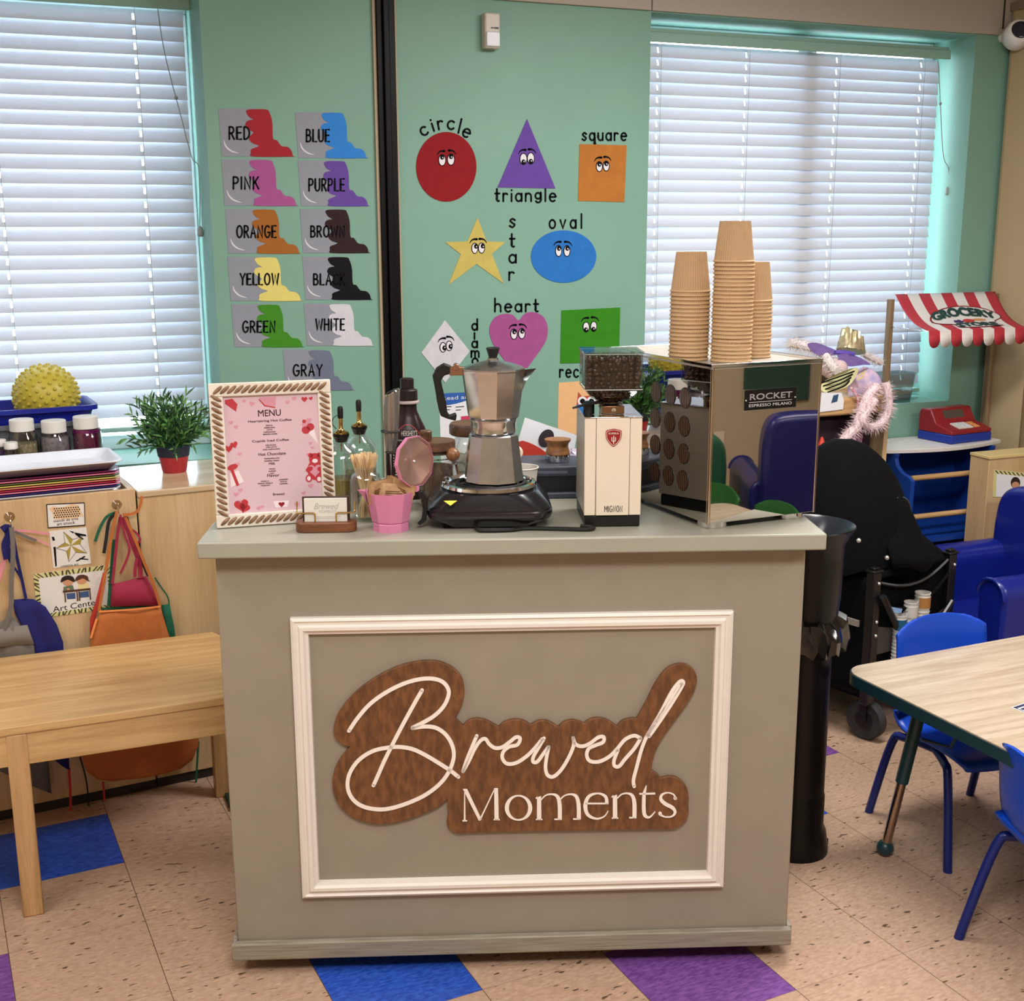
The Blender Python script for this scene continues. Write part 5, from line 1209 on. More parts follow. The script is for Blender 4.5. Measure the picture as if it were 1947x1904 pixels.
t = poster('art_center_poster', 'white poster with striped border and two drawn children, lettered Art Center', [(293/sc3, 940+705/sc3), (985/sc3, 940+617/sc3), (1000/sc3, 940+1005/sc3), (330/sc3, 940+1095/sc3)])
mb = M(); ob_ = [(293, 705), (985, 617), (1000, 1005), (330, 1095)]; ib = [(338, 740), (945, 662), (960, 970), (372, 1058)]
for i in range(4):
    j = (i+1) % 4; mb.prism([D(*p) for p in (ob_[i], ob_[j], ib[j], ib[i])], shf, .0014, .0017)
bo = obj('border', mb, mat('chevron_yellow', '#c9c388', rough=.5), t, space='world', smooth=0)
mb = M()
for i in range(4):
    j = (i+1) % 4; nn = (18, 10, 18, 10)[i]
    for k in range(nn):
        u0, u1 = (k+.1)/nn, (k+.5)/nn; sh_ = .35/nn*(1 if (k//2) % 2 else -1)
        L_ = lambda A, B, u: (A[0]+(B[0]-A[0])*u, A[1]+(B[1]-A[1])*u)
        cl01 = lambda u: min(max(u, 0), 1)
        mb.prism([D(*L_(ob_[i], ob_[j], cl01(u0+sh_))), D(*L_(ob_[i], ob_[j], cl01(u1+sh_))), D(*L_(ib[i], ib[j], cl01(u1))), D(*L_(ib[i], ib[j], cl01(u0)))], shf, .0017, .0021)
obj('chevrons', mb, mat('chevron_dark', '#3c3a2c', rough=.5), bo, space='world', smooth=0)
mb = M(); a = D(468, 1040); b = D(880, 968)
ang = (b[1]-a[1])/(b[0]-a[0])
put_text(mb, 'Art Center', a[0], a[1], (b[0]-a[0])*.99, .0165, shf, .0018, curve=lambda p, q: (p, q+(p-a[0])*ang)); obj('lettering', mb, INK, t, space='world', smooth=0)
HAIR = mat('drawn_hair', '#1c1213', rough=.5); SKIN = mat('drawn_skin', '#c08a68', rough=.5); HAIR2 = mat('drawn_brown', '#4a2a1c', rough=.5)
mb = M(); mb.prism([D(*p) for p in ell(598, 775, 44, 30, 20)], shf, .002, .0026); mb.prism([D(*p) for p in ell(720, 765, 42, 28, 20)], shf, .002, .0026)
mb.prism([D(*p) for p in ell(600, 835, 16, 8, 12)], shf, .0022, .0028); obj('drawn_faces', mb, SKIN, t, space='world', smooth=0)
mb = M(); mb.prism([D(*p) for p in spline([(535, 775), (545, 735), (590, 715), (640, 725), (660, 765), (640, 770), (600, 752), (560, 765)], 3, True)], shf, .0022, .0030); obj('drawn_black_hair', mb, HAIR, t, space='world', smooth=0)
mb = M(); mb.prism([D(*p) for p in spline([(660, 760), (680, 720), (725, 708), (770, 722), (780, 755), (795, 765), (770, 762), (730, 740), (690, 755)], 3, True)], shf, .0022, .0030)
mb.prism([D(*p) for p in ((552, 850), (795, 825), (796, 842), (555, 867))], shf, .0026, .0032)
for x0, y0 in ((565, 870), (672, 860), (690, 858), (785, 848)): mb.prism([D(*p) for p in ((x0, y0), (x0+10, y0-1), (x0+18, y0+78), (x0+6, y0+80))], shf, .002, .0028)
obj('drawn_table', mb, HAIR2, t, space='world', smooth=0)
mb = M()
for q in ([(560, 815), (640, 800), (655, 850), (556, 858)], ): mb.prism([D(*p) for p in q], shf, .0016, .0022)
obj('drawn_green_shirt', mb, mat('drawn_green', '#5c6a52', rough=.5), t, space='world', smooth=0)
mb = M(); mb.prism([D(*p) for p in ((690, 795), (770, 780), (790, 828), (690, 838))], shf, .0016, .0022); obj('drawn_cream_shirt', mb, mat('drawn_cream', '#d6c890', rough=.5), t, space='world', smooth=0)
mb = M()
for q in ([(582, 875), (662, 868), (665, 920), (592, 925)], [(700, 862), (780, 852), (785, 905), (705, 912)]): mb.prism([D(*p) for p in q], shf, .0014, .0019)
obj('drawn_jeans', mb, mat('drawn_blue', '#34507c', rough=.5), t, space='world', smooth=0)

# suction hooks
SUC = glass('suction_clear', '#f4ece0')
HK = {}
for nm, px, py, lab in (('a', 222, 960, 'clear suction hook holding the orange apron'), ('b', 18, 983, 'clear suction hook holding the blue and grey aprons')):
    x, z = SF(px, py); h = thing('suction_hook', lab, 'hook', tuple(Sh(x, 0, z)), SA); HK[nm] = (x, z)
    obj('cup', M().lathe([(.013, 0), (.014, .001), (.008, .006), (.004, .010), (.001, .011)], 24, mtx=RX(pi/2)), SUC, h)
    obj('wire_hook', M().tube([(0, -.010, .002), (0, -.016, -.006), (0, -.018, -.018), (0, -.026, -.022), (0, -.028, -.014)], .0014, 6), MATS['chrome'], h)
# aprons: cloth panels hung from the hooks, folded at their edges
def cloth_panel(poly_px, off0, off1, th=.0025, wav=.004, ph=0.0, n=10):
    """quad-strip cloth between a left and a right outline (photo points on the hanging plane)"""
    Lp, Rp = poly_px; mb = M(); rows = len(Lp); grid = []
    for j in range(rows):
        off = off0+(off1-off0)*j/(rows-1); a = SF(Lp[j][0], Lp[j][1], -off); b = SF(Rp[j][0], Rp[j][1], -off); row = []
        for i in range(n+1):
            u = i/n; x = a[0]+(b[0]-a[0])*u; z = a[1]+(b[1]-a[1])*u
            row.append(tuple(Sh(x, -off-wav*sin(u*7+ph+j*.4)-.004*sin(pi*u), z)))
        grid.append(row)
    o = 0; mb.v = [p for r in grid for p in r]
    for j in range(rows-1):
        for i in range(n): a = j*(n+1)+i; mb.face((a, a+1, a+n+2, a+n+1))
    return mb
def strap(pts_px, off, w=.007, lift=0):
    P = [SF(*p, -off) for p in pts_px]; Q = spline(P, 5); mb = M(); mb.ribbon(Q, w, lambda a, b, h: tuple(Sh(a, -off-h, b)), 0, .0015, rnd=False); return mb
def cloth(n, c): return mat('apron_'+n, c, rough=.8, var=.12, vscale=60, bump=.15, bscale=400)
AO, AP, AG, AR, AK, AB, AGY, APk = cloth('orange', '#b3652e'), cloth('magenta', '#96223f'), cloth('green', '#0f5a40'), cloth('red', '#b8322a'), cloth('black', '#16161a'), cloth('blue', '#10125c'), cloth('grey', '#6c6660'), cloth('pink', '#d58a98')
Dp = lambda x, y: (x/sc3, 940+y/sc3)
def apron(name, lab, parts, x, z):
    t = thing('apron', lab, 'apron', tuple(Sh(x, -.02, z)), SA)
    for nm, mb, m in parts: obj(nm, mb, m, t, space='world', smooth=60, solid=.002 if nm in ('bib', 'pocket') else 0)
    return t
low = lambda x, y: (x, y)
tr = lambda pts: [Dp(*p) for p in pts]
mb_b = cloth_panel(([Dp(878, 1040), Dp(850, 1120), Dp(800, 1270), low(162, 1330), low(152, 1400), low(154, 1440), low(166, 1468), low(185, 1482), low(215, 1487)], [Dp(1412, 990), Dp(1432, 1060), Dp(1470, 1190), low(350, 1300), low(378, 1375), low(377, 1418), low(366, 1446), low(345, 1462), low(320, 1470)]), .022, .028, ph=.5)
apron('apron', 'orange kids apron with thin orange straps, front one on the right-hand hook', [('bib', mb_b, AO), ('strap', strap(tr([(1030, 150), (990, 330), (945, 600), (905, 830), (870, 1030)]), .026, .008), AO), ('strap', strap(tr([(1100, 190), (1190, 400), (1270, 600), (1350, 790), (1412, 990)]), .026, .008), AO), ('trim', strap(tr([(870, 1035), (1140, 1018), (1412, 990)]), .030, .005), mat('orange_piping', '#e08a4a', rough=.7)), ('tie', strap(tr([(1080, 180), (1140, 178), (1210, 150), (1240, 80), (1248, 15)]), .030, .008), AO), ('side_edge', strap(tr([(850, 1100), (820, 1200), (800, 1270)]), .030, .006), MATS['orange_piping'])], *HK['a'])
apron('apron', 'magenta kids apron hanging inside the straps of the orange apron', [('bib', cloth_panel(([Dp(985, 790), Dp(980, 880), Dp(975, 985)], [Dp(1290, 720), Dp(1370, 880), Dp(1400, 980)]), .014, .018, wav=.002), AP), ('strap', strap(tr([(1060, 200), (1030, 400), (1000, 700), (990, 790)]), .018, .008), AP), ('strap', strap(tr([(1060, 180), (1100, 360), (1140, 500), (1060, 700)]), .020, .006), AP), ('strap', strap(tr([(1090, 200), (1160, 420), (1225, 600), (1240, 740)]), .018, .012), AP), ('tie', strap(tr([(1140, 300), (1200, 340), (1235, 400), (1200, 440)]), .020, .006), AP), ('tie', strap(tr([(1210, 560), (1190, 660), (1190, 730)]), .021, .009), AP)], *HK['a'])
apron('apron', 'dark green kids apron behind the orange one, its corner showing on the right', [('bib', cloth_panel(([Dp(1425, 975), Dp(1435, 1080), Dp(1450, 1180), low(330, 1330)], [Dp(1495, 965), Dp(1515, 1080), Dp(1535, 1175), low(345, 1330)]), .010, .014, wav=.002), AG), ('strap', strap(tr([(1365, 735), (1420, 820), (1475, 900), (1492, 970)]), .010, .004), AG), ('strap', strap(tr([(1020, 160), (940, 200), (880, 300), (838, 418)]), .022, .008), AG), ('strap', strap(tr([(1005, 400), (985, 650), (960, 985)]), .012, .010), AG), ('trim', strap(tr([(900, 1010), (1150, 1000), (1405, 978)]), .012, .006), AG), ('tie', strap([(377, 1410), (373, 1480), (369, 1535)], .012, .006), AG)], *HK['a'])
apron('apron', 'red kids apron, only its left edge showing behind the orange apron', [('bib', cloth_panel(([Dp(910, 690), Dp(840, 960), Dp(795, 1100), Dp(797, 1270)], [Dp(918, 700), Dp(870, 960), Dp(840, 1100), Dp(815, 1270)]), .008, .014, wav=.001, n=4), AR), ('tie', strap([(131, 1460), (134, 1530), (128, 1592)], .026, .007), AR), ('tie', strap([(196, 1487), (199, 1530), (200, 1545)], .01, .006), AR)], *HK['a'])
apron('apron', 'black kids apron strap hanging left of the orange strap', [('strap', strap(tr([(1015, 170), (960, 240), (935, 400), (915, 520)]), .024, .009), AK), ('strap', strap(tr([(1110, 200), (1170, 380), (1240, 560), (1310, 720)]), .013, .010), AK), ('strap', strap([(152, 1440), (165, 1490), (170, 1560)], .02, .004), AK)], *HK['a'])
apron('apron', 'royal blue kids apron on the left-hand hook beside the Art Center poster', [('bib', cloth_panel(([Dp(110, 925), Dp(130, 1050), Dp(200, 1180), Dp(300, 1330), low(95, 1440)], [Dp(290, 920), Dp(400, 990), Dp(500, 1150), Dp(555, 1305), low(132, 1465)]), .012, .03, ph=1), AB), ('strap', strap(tr([(110, 330), (150, 560), (190, 740), (228, 920)]), .016, .008), AB), ('knot', strap(tr([(20, 320), (60, 300), (80, 360), (50, 450), (70, 570)]), .026, .022), AB), ('strap', strap(tr([(70, 400), (75, 560), (150, 680), (185, 740)]), .022, .006), AB)], *HK['b'])
apron('apron', 'grey kids apron with curved pocket on the left-hand hook', [('bib', cloth_panel(([low(-40, 1205), low(-60, 1240), low(-60, 1440)], [Dp(100, 1065), Dp(320, 1330), low(98, 1510)]), .024, .028, ph=2), AGY), ('pocket', cloth_panel(([low(-30, 1200), low(-30, 1232)], [Dp(240, 1150), Dp(300, 1320)]), .030, .034), mat('apron_grey_light', '#77706a', rough=.8)), ('strap', strap(tr([(100, 290), (115, 500), (100, 800), (95, 1000), (30, 1200)]), .034, .012), AGY), ('tie', strap(tr([(130, 330), (220, 370), (320, 410)]), .02, .008), AGY)], *HK['b'])
apron('apron', 'pink kids apron behind the grey one at the left edge', [('strap', strap(tr([(60, 480), (20, 640), (-30, 800)]), .020, .012), APk), ('tie', strap(tr([(120, 320), (250, 325), (440, 352)]), .018, .006), APk), ('tie', strap(tr([(180, 345), (300, 390), (440, 450)]), .018, .004), APk)], *HK['b'])

# ---- low oak table
OAKT = wood('oak_top', '#cda976', '#b58f5e', rough=.35, scale=2.6, axis='X', rings=15); OAKZ = wood('oak_leg', '#c29c6c', '#a57f52', rough=.4, scale=2.6, axis='Z', rings=14)
hT = .49; tb = thing('low_table', 'low light oak table with square legs in front of the aprons', 'table', (-.35, 3.15, 0))
x0, x1, y0, y1 = -.42, .475, 2.883, 3.405; ch = .035
pl = [(x0, y0), (x1-.085, y0), (x1-.004, y0+.012), (x1, y0+.03), (x1, y1-.07), (x1-ch, y1), (x0, y1)]
pl = [(x0, y0), (x1, y0), (x1, y1-.09), (x1-ch, y1), (x0, y1)]
obj('tabletop', M().prism(pl, lambda a, b, h: (a, b, h), hT-.022, hT), OAKT, tb, space='world', smooth=0, bevel=.003)
for ya in (y0+.004, y1-.034): obj('apron_board', M().box(x0+.05, x1-.04, ya, ya+.020, hT-.10, hT-.022), OAKT, tb, space='world', bevel=.002)
obj('apron_board', M().box(x1-.034, x1-.014, y0+.03, y1-.03, hT-.10, hT-.022), OAKT, tb, space='world', bevel=.002)
for lx, ly in ((-.1125, y0+.001), (x1-.06, y1-.055), (x0+.01, y1-.055)):
    obj('leg', M().box(lx, lx+.047, ly, ly+.047, 0, hT-.022), OAKZ, tb, space='world', bevel=.003)

# ---- trays
TRC = [('white', '#d4d4dc'), ('indigo', '#30286e'), ('pink', '#d8809c'), ('crimson', '#a82848'), ('salmon', '#cf7f68'), ('yellow', '#c8b860'), ('olive', '#5a5a34'), ('rose', '#cf6f90'), ('maroon', '#5e1a40')]
def tray(z, w, d, hh, c, nm, lab):
    t = thing('plastic_tray', lab, 'tray', tuple(Sh(-.095, .032+d/2, z)), SA, 'stack of plastic trays')
    o_ = [ring(w/2-.03, d/2-.03, 0, .02), ring(w/2-.008, d/2-.008, hh-.002, .025), ring(w/2, d/2, hh, .028), ring(w/2, d/2, hh+.003, .028), ring(w/2-.010, d/2-.010, hh+.002, .025), ring(w/2-.032, d/2-.032, .003, .02)]
    obj('tray', M().loft(o_), mat('tray_'+nm, c, rough=.25), t, smooth=50)
zb = ztop-.0165
for k, (nm, c) in enumerate(TRC):
    tray(zb+.002+k*.0062, .83, .235, .014, c, nm, '%s plastic tray %s the stack on the art shelf' % (nm, 'at the bottom of' if k == 0 else 'in'))
tray(zb+.069, .85, .245, .022, '#d9d9e2', 'top_white', 'white plastic tray on top of the coloured stack, open and empty')

# ---- jars of glitter and such behind the trays
JP = glass('craft_jar_clear', '#e2e0dc', tint=.02); LIDW = mat('jar_lid_white', '#d6d2cc', rough=.45)
def craft_jar(px, ptop, wpx, hh, off, lab, fill, fcol, lbl=None, grp='craft jars on the art shelf'):
    x, zt = SF(px, ptop, off); r = wpx*.00073
    base = zb+.0015; H = zt-base
    t = thing('craft_jar', lab, 'jar', tuple(Sh(x, off, base)), SA, grp)
    b = H-.028*r/.034; 
    obj('jar', M().lathe([(.001, .001), (r*.96, .001), (r, .006), (r, b-.018), (r*.80, b-.004), (r*.80, b)], 24, cap0=False, cap1=False), JP, t)
    obj('lid', M().lathe([(r*.78, b-.001), (r*.84, b), (r*.84, H-.002), (r*.80, H), (.001, H)], 24), LIDW, t)
    if fill: obj('contents', M().lathe([(.001, .004), (r*.93, .005), (r*.93, fill*b), (.001, fill*b)], 20), fcol, t)
    if lbl:
        cf = (lambda a, bb, h: ((r+h)*sin(a/r), -(r+h)*cos(a/r), bb))
        mb = M(); 
        for i in range(8):
            a0_, a1_ = lbl[0]+(lbl[1]-lbl[0])*i/8, lbl[0]+(lbl[1]-lbl[0])*(i+1)/8
            mb.prism([(a0_, lbl[2]), (a1_, lbl[2]), (a1_, lbl[3]), (a0_, lbl[3])], cf, .0003, .0010)
        l = obj('label', mb, lbl[4], t, smooth=0)
        if len(lbl) > 5:
            mb = M(); put_text(mb, lbl[5], lbl[0]+.003, lbl[2]+.006, (lbl[1]-lbl[0])*.7, .012, cf, .0013); obj('label_lettering', mb, LIDW, l, smooth=0)
    return t
GLT = mat('glitter_gold', '#c0b890', rough=.4, metal=.2, col2='#8d8770', vscale=160); GLS = mat('glitter_silver', '#aaa8b4', rough=.4, metal=.2, col2='#837f8e', vscale=90); MAG = mat('liquid_magenta', '#7a1a4c', rough=.15, col2='#521040', vscale=25); PUR = mat('liquid_purple', '#4a1a6a', rough=.2); MAU = mat('beads_mauve', '#6a4650', rough=.4, var=.3, vscale=100)
craft_jar(40, 797, 56, 0, .36, 'clear jar of gold glitter with white lid, left of the silver one', .75, GLT)
craft_jar(101, 799, 58, 0, .36, 'clear jar of silver glitter with white lid and a cream label', .9, GLS, (-.03, -.010, .03, .065, mat('label_cream', '#cfc3a6', rough=.6)))
craft_jar(162, 791, 60, 0, .365, 'jar of magenta paint with white lid and purple label', .98, MAG, (-.034, .0, .02, .07, mat('label_purple', '#3a1a5c', rough=.5), 'PRO'))
craft_jar(20, 841, 31, 0, .31, 'small jar with white lid in front of the gold glitter jar', .8, MAU, None)
craft_jar(-2, 836, 31, 0, .34, 'small jar of purple paint at the left edge of the shelf', .9, PUR, None)

# ---- tote bin and ball
BINB = mat('bin_blue', '#141f86', rough=.3); BING = mat('bin_grey', '#6e7078', rough=.4)
xr, zrim = SF(186, 768, .44); 
gb = thing('grey_bin', 'grey plastic storage bin behind the craft jars, under the blue tub', 'bin', tuple(Sh(-.16, .54, zb)), SA)
def tub(w, d, z0, z1, tp, r=.03, lip=.012): return M().loft([ring(w/2-tp, d/2-tp, z0, r), ring(w/2, d/2, z1-.016, r), ring(w/2+lip, d/2+lip, z1-.014, r), ring(w/2+lip, d/2+lip, z1, r), ring(w/2, d/2, z1, r), ring(w/2-.004, d/2-.004, z1-.004, r), ring(w/2-tp-.004, d/2-tp-.004, z0+.004, r)])
xe = SF(150, 800, .46)[0]
wB = 2*(xe+.16)
sill = .90
gz = zrim-.045
gb.location = Sh(-.16, .54, zb-.0005)
obj('bin', tub(wB-.03, .22, 0, gz-zb, .012), BING, gb, smooth=40)
wT = 2*(xr+.16)-.024
bt = thing('blue_tub', 'shallow royal blue plastic tub holding the yellow spiky ball', 'bin', tuple(Sh(-.16, .545, zb+.012)), SA)
obj('tub', tub(wT, .235, 0, zrim-zb-.012, .055), BINB, bt, smooth=40)
BALL = mat('ball_yellow', '#b7a63a', rough=.4)
q0 = SF(88, 697, .545); ql = SF(24, 760, .545); qr = SF(152, 760, .545); R_ = (qr[0]-ql[0])/2*.97
zc = q0[1]-R_*.96
ball = M().sphere((0, 0, 0), R_, 32, 20)
ga = pi*(3-sqrt(5)); NB = 230
for i in range(NB):
    yv_ = 1-2*(i+.5)/NB; rr_ = sqrt(1-yv_*yv_); th_ = ga*i; d = Vector((cos(th_)*rr_, sin(th_)*rr_, yv_))
    if d.z < -.35: continue
    ro = Vector((0, 0, 1)).rotation_difference(d).to_matrix().to_4x4()
    ball.lathe([(.0062, -.001), (.0050, .004), (.003, .0065), (.0005, .0072)], 8, mtx=TR(*(d*R_)) @ ro, cap0=False)
b_ = obj('spiky_ball', ball, BALL, None); b_.location = Sh((ql[0]+qr[0])/2, .545, zc); tag(b_, 'yellow spiky sensory ball sitting in the blue tub by the window', 'ball')

# ---- plant
x, z = SF(332, 897, .25)
pt = thing('potted_plant', 'small artificial grassy plant in a red wrapped pot by the window', 'plant', tuple(Sh(x, .25, zr)), SA)
RED = mat('pot_red', '#b02c36', rough=.35, var=.15, vscale=12); NAV = mat('pot_dark', '#1c2436', rough=.5)
obj('pot', M().lathe([(.001, 0), (.034, 0), (.036, .004), (.046, .058), (.047, .062), (.044, .062)], 24, cap1=False), RED, pt)
obj('inner_pot', M().lathe([(.0465, .050), (.0505, .078), (.048, .080), (.044, .074), (.001, .072)], 24, cap0=False), NAV, pt)
random.seed(21); mb = M(); mb2 = M()
def blade(b, p, w):
    P = [Vector(q) for q in p]; 
    for i in range(len(P)-1):
        t = (P[i+1]-P[i]).normalized(); s_ = t.cross(Vector((random.uniform(-.3, .3), -1, .2))).normalized()
        w0 = w*(sin(pi*(i+.25)/len(P))); w1 = w*(sin(pi*(i+1.25)/len(P))) if i < len(P)-2 else .0004
        b.add([P[i]-s_*w0, P[i]+s_*w0, P[i+1]+s_*w1, P[i+1]-s_*w1], [(0, 1, 2, 3)])
for k in range(120):
    a = random.uniform(0, 2*pi); sp_ = abs(random.gauss(0, .5)); ln = random.uniform(.08, .165)*(1-.1*sp_)
    d = Vector((cos(a)*sin(min(sp_, 1.25)), sin(a)*sin(min(sp_, 1.25))*.7, cos(min(sp_, 1.25))))
    base = Vector((cos(a)*.02, sin(a)*.02, .07)); stem = []
    for i in range(6):
        u = i/5; stem.append(base+d*ln*u+Vector((0, 0, -.035*u*u*sp_))+Vector((cos(a), sin(a)*.7, 0))*.02*u*u)
    blade(mb, stem, .0016)
    for i in range(1, 6):
        for sgn in (-1, 1):
            q = stem[i]; dd = (stem[i]-stem[i-1]).normalized(); sd = dd.cross(Vector((random.uniform(-1, 1), random.uniform(-1, 1), .2))).normalized()
            L_ = random.uniform(.022, .042); tip = q+(dd*.75+sd*.6*sgn)*L_
            blade(mb if random.random() < .6 else mb2, [q, q*.6+tip*.4+Vector((0, 0, .002)), tip], .0034)
LEAF = mat('leaf_green', '#2c5a30', rough=.45, col2='#1c3c22', vscale=60); LEAF2 = mat('leaf_light', '#5a8a44', rough=.45)
obj('foliage', mb, LEAF, pt, smooth=0); obj('light_foliage', mb2, LEAF2, pt, smooth=0)
# green turf mat on the floor
tm = M().box(.44, .72, 3.25, 3.42, 0, .012)
tag(obj('turf_mat', tm, mat('turf', '#1c3a22', rough=.95, col2='#0e2214', vscale=150, bump=1.0, bscale=500), None, loc=(.58, 3.33, 0)), 'dark green turf mat on the floor behind the cart and low table', 'mat')
# ================================================================== RIGHT SIDE
# ---- tall slim pedestal bin
BINK = mat('bin_black', '#070607', rough=.35, spec=.3); BOWL = mat('bin_bowl', '#20242b', rough=.22)
rc = on_z(1541, 1000, .885); 
tb_ = thing('pedestal_bin', 'tall slim black bin with flared bowl rim standing behind the cart', 'bin', (rc.x, rc.y, 0))
obj('post', M().lathe([(.001, .01), (.070, .01), (.070, .62), (.001, .62)], 36), BINK, tb_)
obj('base', M().lathe([(.001, 0), (.088, 0), (.088, .012), (.080, .06), (.0725, .075), (.0725, .16), (.0705, .165)], 36, cap1=False).loft([[(.05+.045*k, .02*(1 if j in (1, 2) else -1), (.0 if j < 2 else .055-.04*k)) for j in range(4)] for k in range(2)]), BINK, tb_)
obj('funnel', M().lathe([(.001, .62), (.076, .62), (.084, .70), (.086, .80), (.088, .845), (.108, .880), (.112, .886), (.110, .889), (.104, .882), (.080, .842), (.001, .835)], 40), BINK, tb_)
obj('bowl', M().lathe([(.1105, .8895), (.104, .8835), (.078, .843), (.05, .836), (.001, .834)], 40, cap0=False), BOWL, tb_)
random.seed(4); mb = M(); rings = []
for j, (r, z) in enumerate(((.080, .655), (.098, .64), (.108, .605), (.105, .575), (.085, .566))):
    rings.append([((r+random.uniform(-.010, .010)*(1 if 0 < j < 4 else .2))*cos(2*pi*i/44), (r+random.uniform(-.010, .010)*(1 if 0 < j < 4 else .2))*sin(2*pi*i/44), z+random.uniform(-.012, .012)) for i in range(44)])
mb.loft(rings, False, False)
obj('bag', mb, mat('bag_black', '#0a0a0a', rough=.12, spec=.7), tb_, smooth=25)

# ---- black folding wagon with fabric canopy
FAB = mat('wagon_fabric', '#040407', rough=.9, spec=.15, bump=.2, bscale=600); FABG = mat('wagon_piping', '#4a4a4c', rough=.8); MESH = mat('wagon_mesh', '#5c5650', rough=.9, alpha=.55); PST = mat('wagon_frame', '#0d0d0f', rough=.35); STRIPE = mat('reflective_stripe', '#8a8078', rough=.4); RIV = mat('rivet', '#d8d8d8', rough=.2, metal=.8)
Wp0 = Vector((2.395, 2.945, 0)); Wd = (Vector((2.765, 3.03, 0))-Wp0); ww = Wd.length; WA = atan2(Wd.y, Wd.x)
wg = thing('folding_wagon', 'black fabric folding wagon with drooping canopy behind the pedestal bin', 'wagon', tuple(Wp0), WA)
wl = .42
def post(x, y, h=.575):
    o = obj('post', M().box(x-.018, x+.018, y-.016, y+.016, .14, h), PST, wg, bevel=.004)
    obj('post_cap', M().box(x-.024, x+.024, y-.018, y+.018, h, h+.008).box(x-.014, x+.014, y-.01, y+.01, h+.008, h+.016), PST, o, bevel=.003)
    for z in (h-.035, h-.16, h-.205): obj('rivet', M().sphere((x+.004, y-.017, z), .0055, 10, 6), RIV, o)
    return o
for x in (0, ww):
    for y in (0, wl): post(x, y)
obj('floor', M().box(.0, ww, .0, wl, .15, .165), FAB, wg)
def fabric(p00, p10, p01, p11, n, sag, nm, m=FAB, top=0.0, nrm=Vector((0, -1, 0)), solid=.004):
    mb = M(); N_ = 12
    for j in range(N_+1):
        for i in range(N_+1):
            u, v = i/N_, j/N_
            p = (Vector(p00)*(1-u)+Vector(p10)*u)*(1-v)+(Vector(p01)*(1-u)+Vector(p11)*u)*v
            p = p+nrm*(sag*sin(pi*u)*(.4+.6*v))+Vector((0, 0, -top*sin(pi*u)*v))
            mb.v.append(tuple(p))
    for j in range(N_):
        for i in range(N_): a = j*(N_+1)+i; mb.face((a, a+1, a+N_+2, a+N_+1))
    return obj(nm, mb, m, wg, smooth=60, solid=solid)
fabric((0, .012, .16), (ww, .012, .16), (0, .012, .555), (ww, .012, .555), 0, .0, 'end_fabric', top=.05)
fabric((0, -.006, .30), (ww, -.006, .30), (0, -.006, .40), (ww, -.006, .40), 0, .012, 'mesh_pocket', m=MESH, top=.03, solid=0)
mb = M().tube([(ww*k/12, -.008-.016*sin(pi*k/12), .47-.055*sin(pi*k/12)+.05*k/12) for k in range(13)], .0055, 6); obj('pocket_elastic', mb, FAB, wg)
mb = M().tube([(ww*k/12, -.004-.012*sin(pi*k/12), .545-.045*sin(pi*k/12)+.02*k/12) for k in range(13)], .004, 6); obj('end_piping', mb, FABG, wg)
fabric((0, 0, .16), (0, wl, .16), (0, 0, .555), (0, wl, .555), 0, .02, 'side_fabric', nrm=Vector((-1, 0, 0)), top=.02)
fabric((ww, 0, .16), (ww, wl, .16), (ww, 0, .555), (ww, wl, .555), 0, .02, 'side_fabric', nrm=Vector((1, 0, 0)), top=.02)
fabric((0, wl, .16), (ww, wl, .16), (0, wl, .555), (ww, wl, .555), 0, .02, 'end_fabric', nrm=Vector((0, 1, 0)), top=.02)
obj('reflective_stripe', M().box(-.026, -.018, .03, wl-.08, .392, .412), STRIPE, wg)
obj('brace', M().tube([(.01, -.030, .50), (ww*.50, -.026, .245)], .011, 8).tube([(ww-.01, -.028, .42), (ww*.30, -.024, .17)], .009, 8), PST, wg)
# canopy: a draped dome over the wagon's back and left
mb = M(); NU, NV = 30, 16
cxs = [(.02, .16)]
for j in range(NV+1):
    v = j/NV
    for i in range(NU):
        a = 2*pi*i/NU; 
        rad = sin(v*pi*.5)**.75
        rx, ry = .225, .21
        x = .085+rx*rad*cos(a); y = .215+ry*rad*sin(a)
        z = .955-.38*v**1.55+.014*sin(5*a+3*v)*v+.010*sin(9*a-v*5)*v
        if cos(a) > .3: x += .05*v*cos(a); z -= .02*v
        mb.v.append((x, y, z))
for j in range(NV):
    for i in range(NU):
        b = (i+1) % NU
        mb.face((j*NU+i, j*NU+b, (j+1)*NU+b, (j+1)*NU+i))
obj('canopy', mb, FAB, wg, smooth=70)
mb = M()
for j in range(9):
    v = j/8
    for i in range(14):
        u = i/13; x = .065+.20*u; y = -.02+.10*v-.03*sin(pi*u); z = .575+.215*v**.8*(1-.25*(2*u-1)**2)-.02*u+.008*sin(8*u+4*v)
        mb.v.append((x, y, z))
for j in range(8):
    for i in range(13): a = j*14+i; mb.face((a, a+1, a+15, a+14))
fl_ = obj('canopy_flap', mb, FAB, wg, smooth=70, solid=.004)
mb = M().tube([(.065+.20*k/13, -.02+.10-.03*sin(pi*k/13)-.002, .575+.215*(1-.25*(2*k/13-1)**2)-.02*k/13+.002) for k in range(14)], .003, 6); obj('flap_piping', mb, FABG, fl_)
mb = M()
for x, y, z in ((-.09, -.005, .69), (.03, -.02, .62)): mb.sphere((x, y, z), .0075, 10, 8)
obj('snaps', mb, RIV, wg)
fabric((.0, .0, .545), (ww, .0, .56), (.05, .09, .70), (ww*.75, .12, .68), 0, .01, 'cover', top=.0)
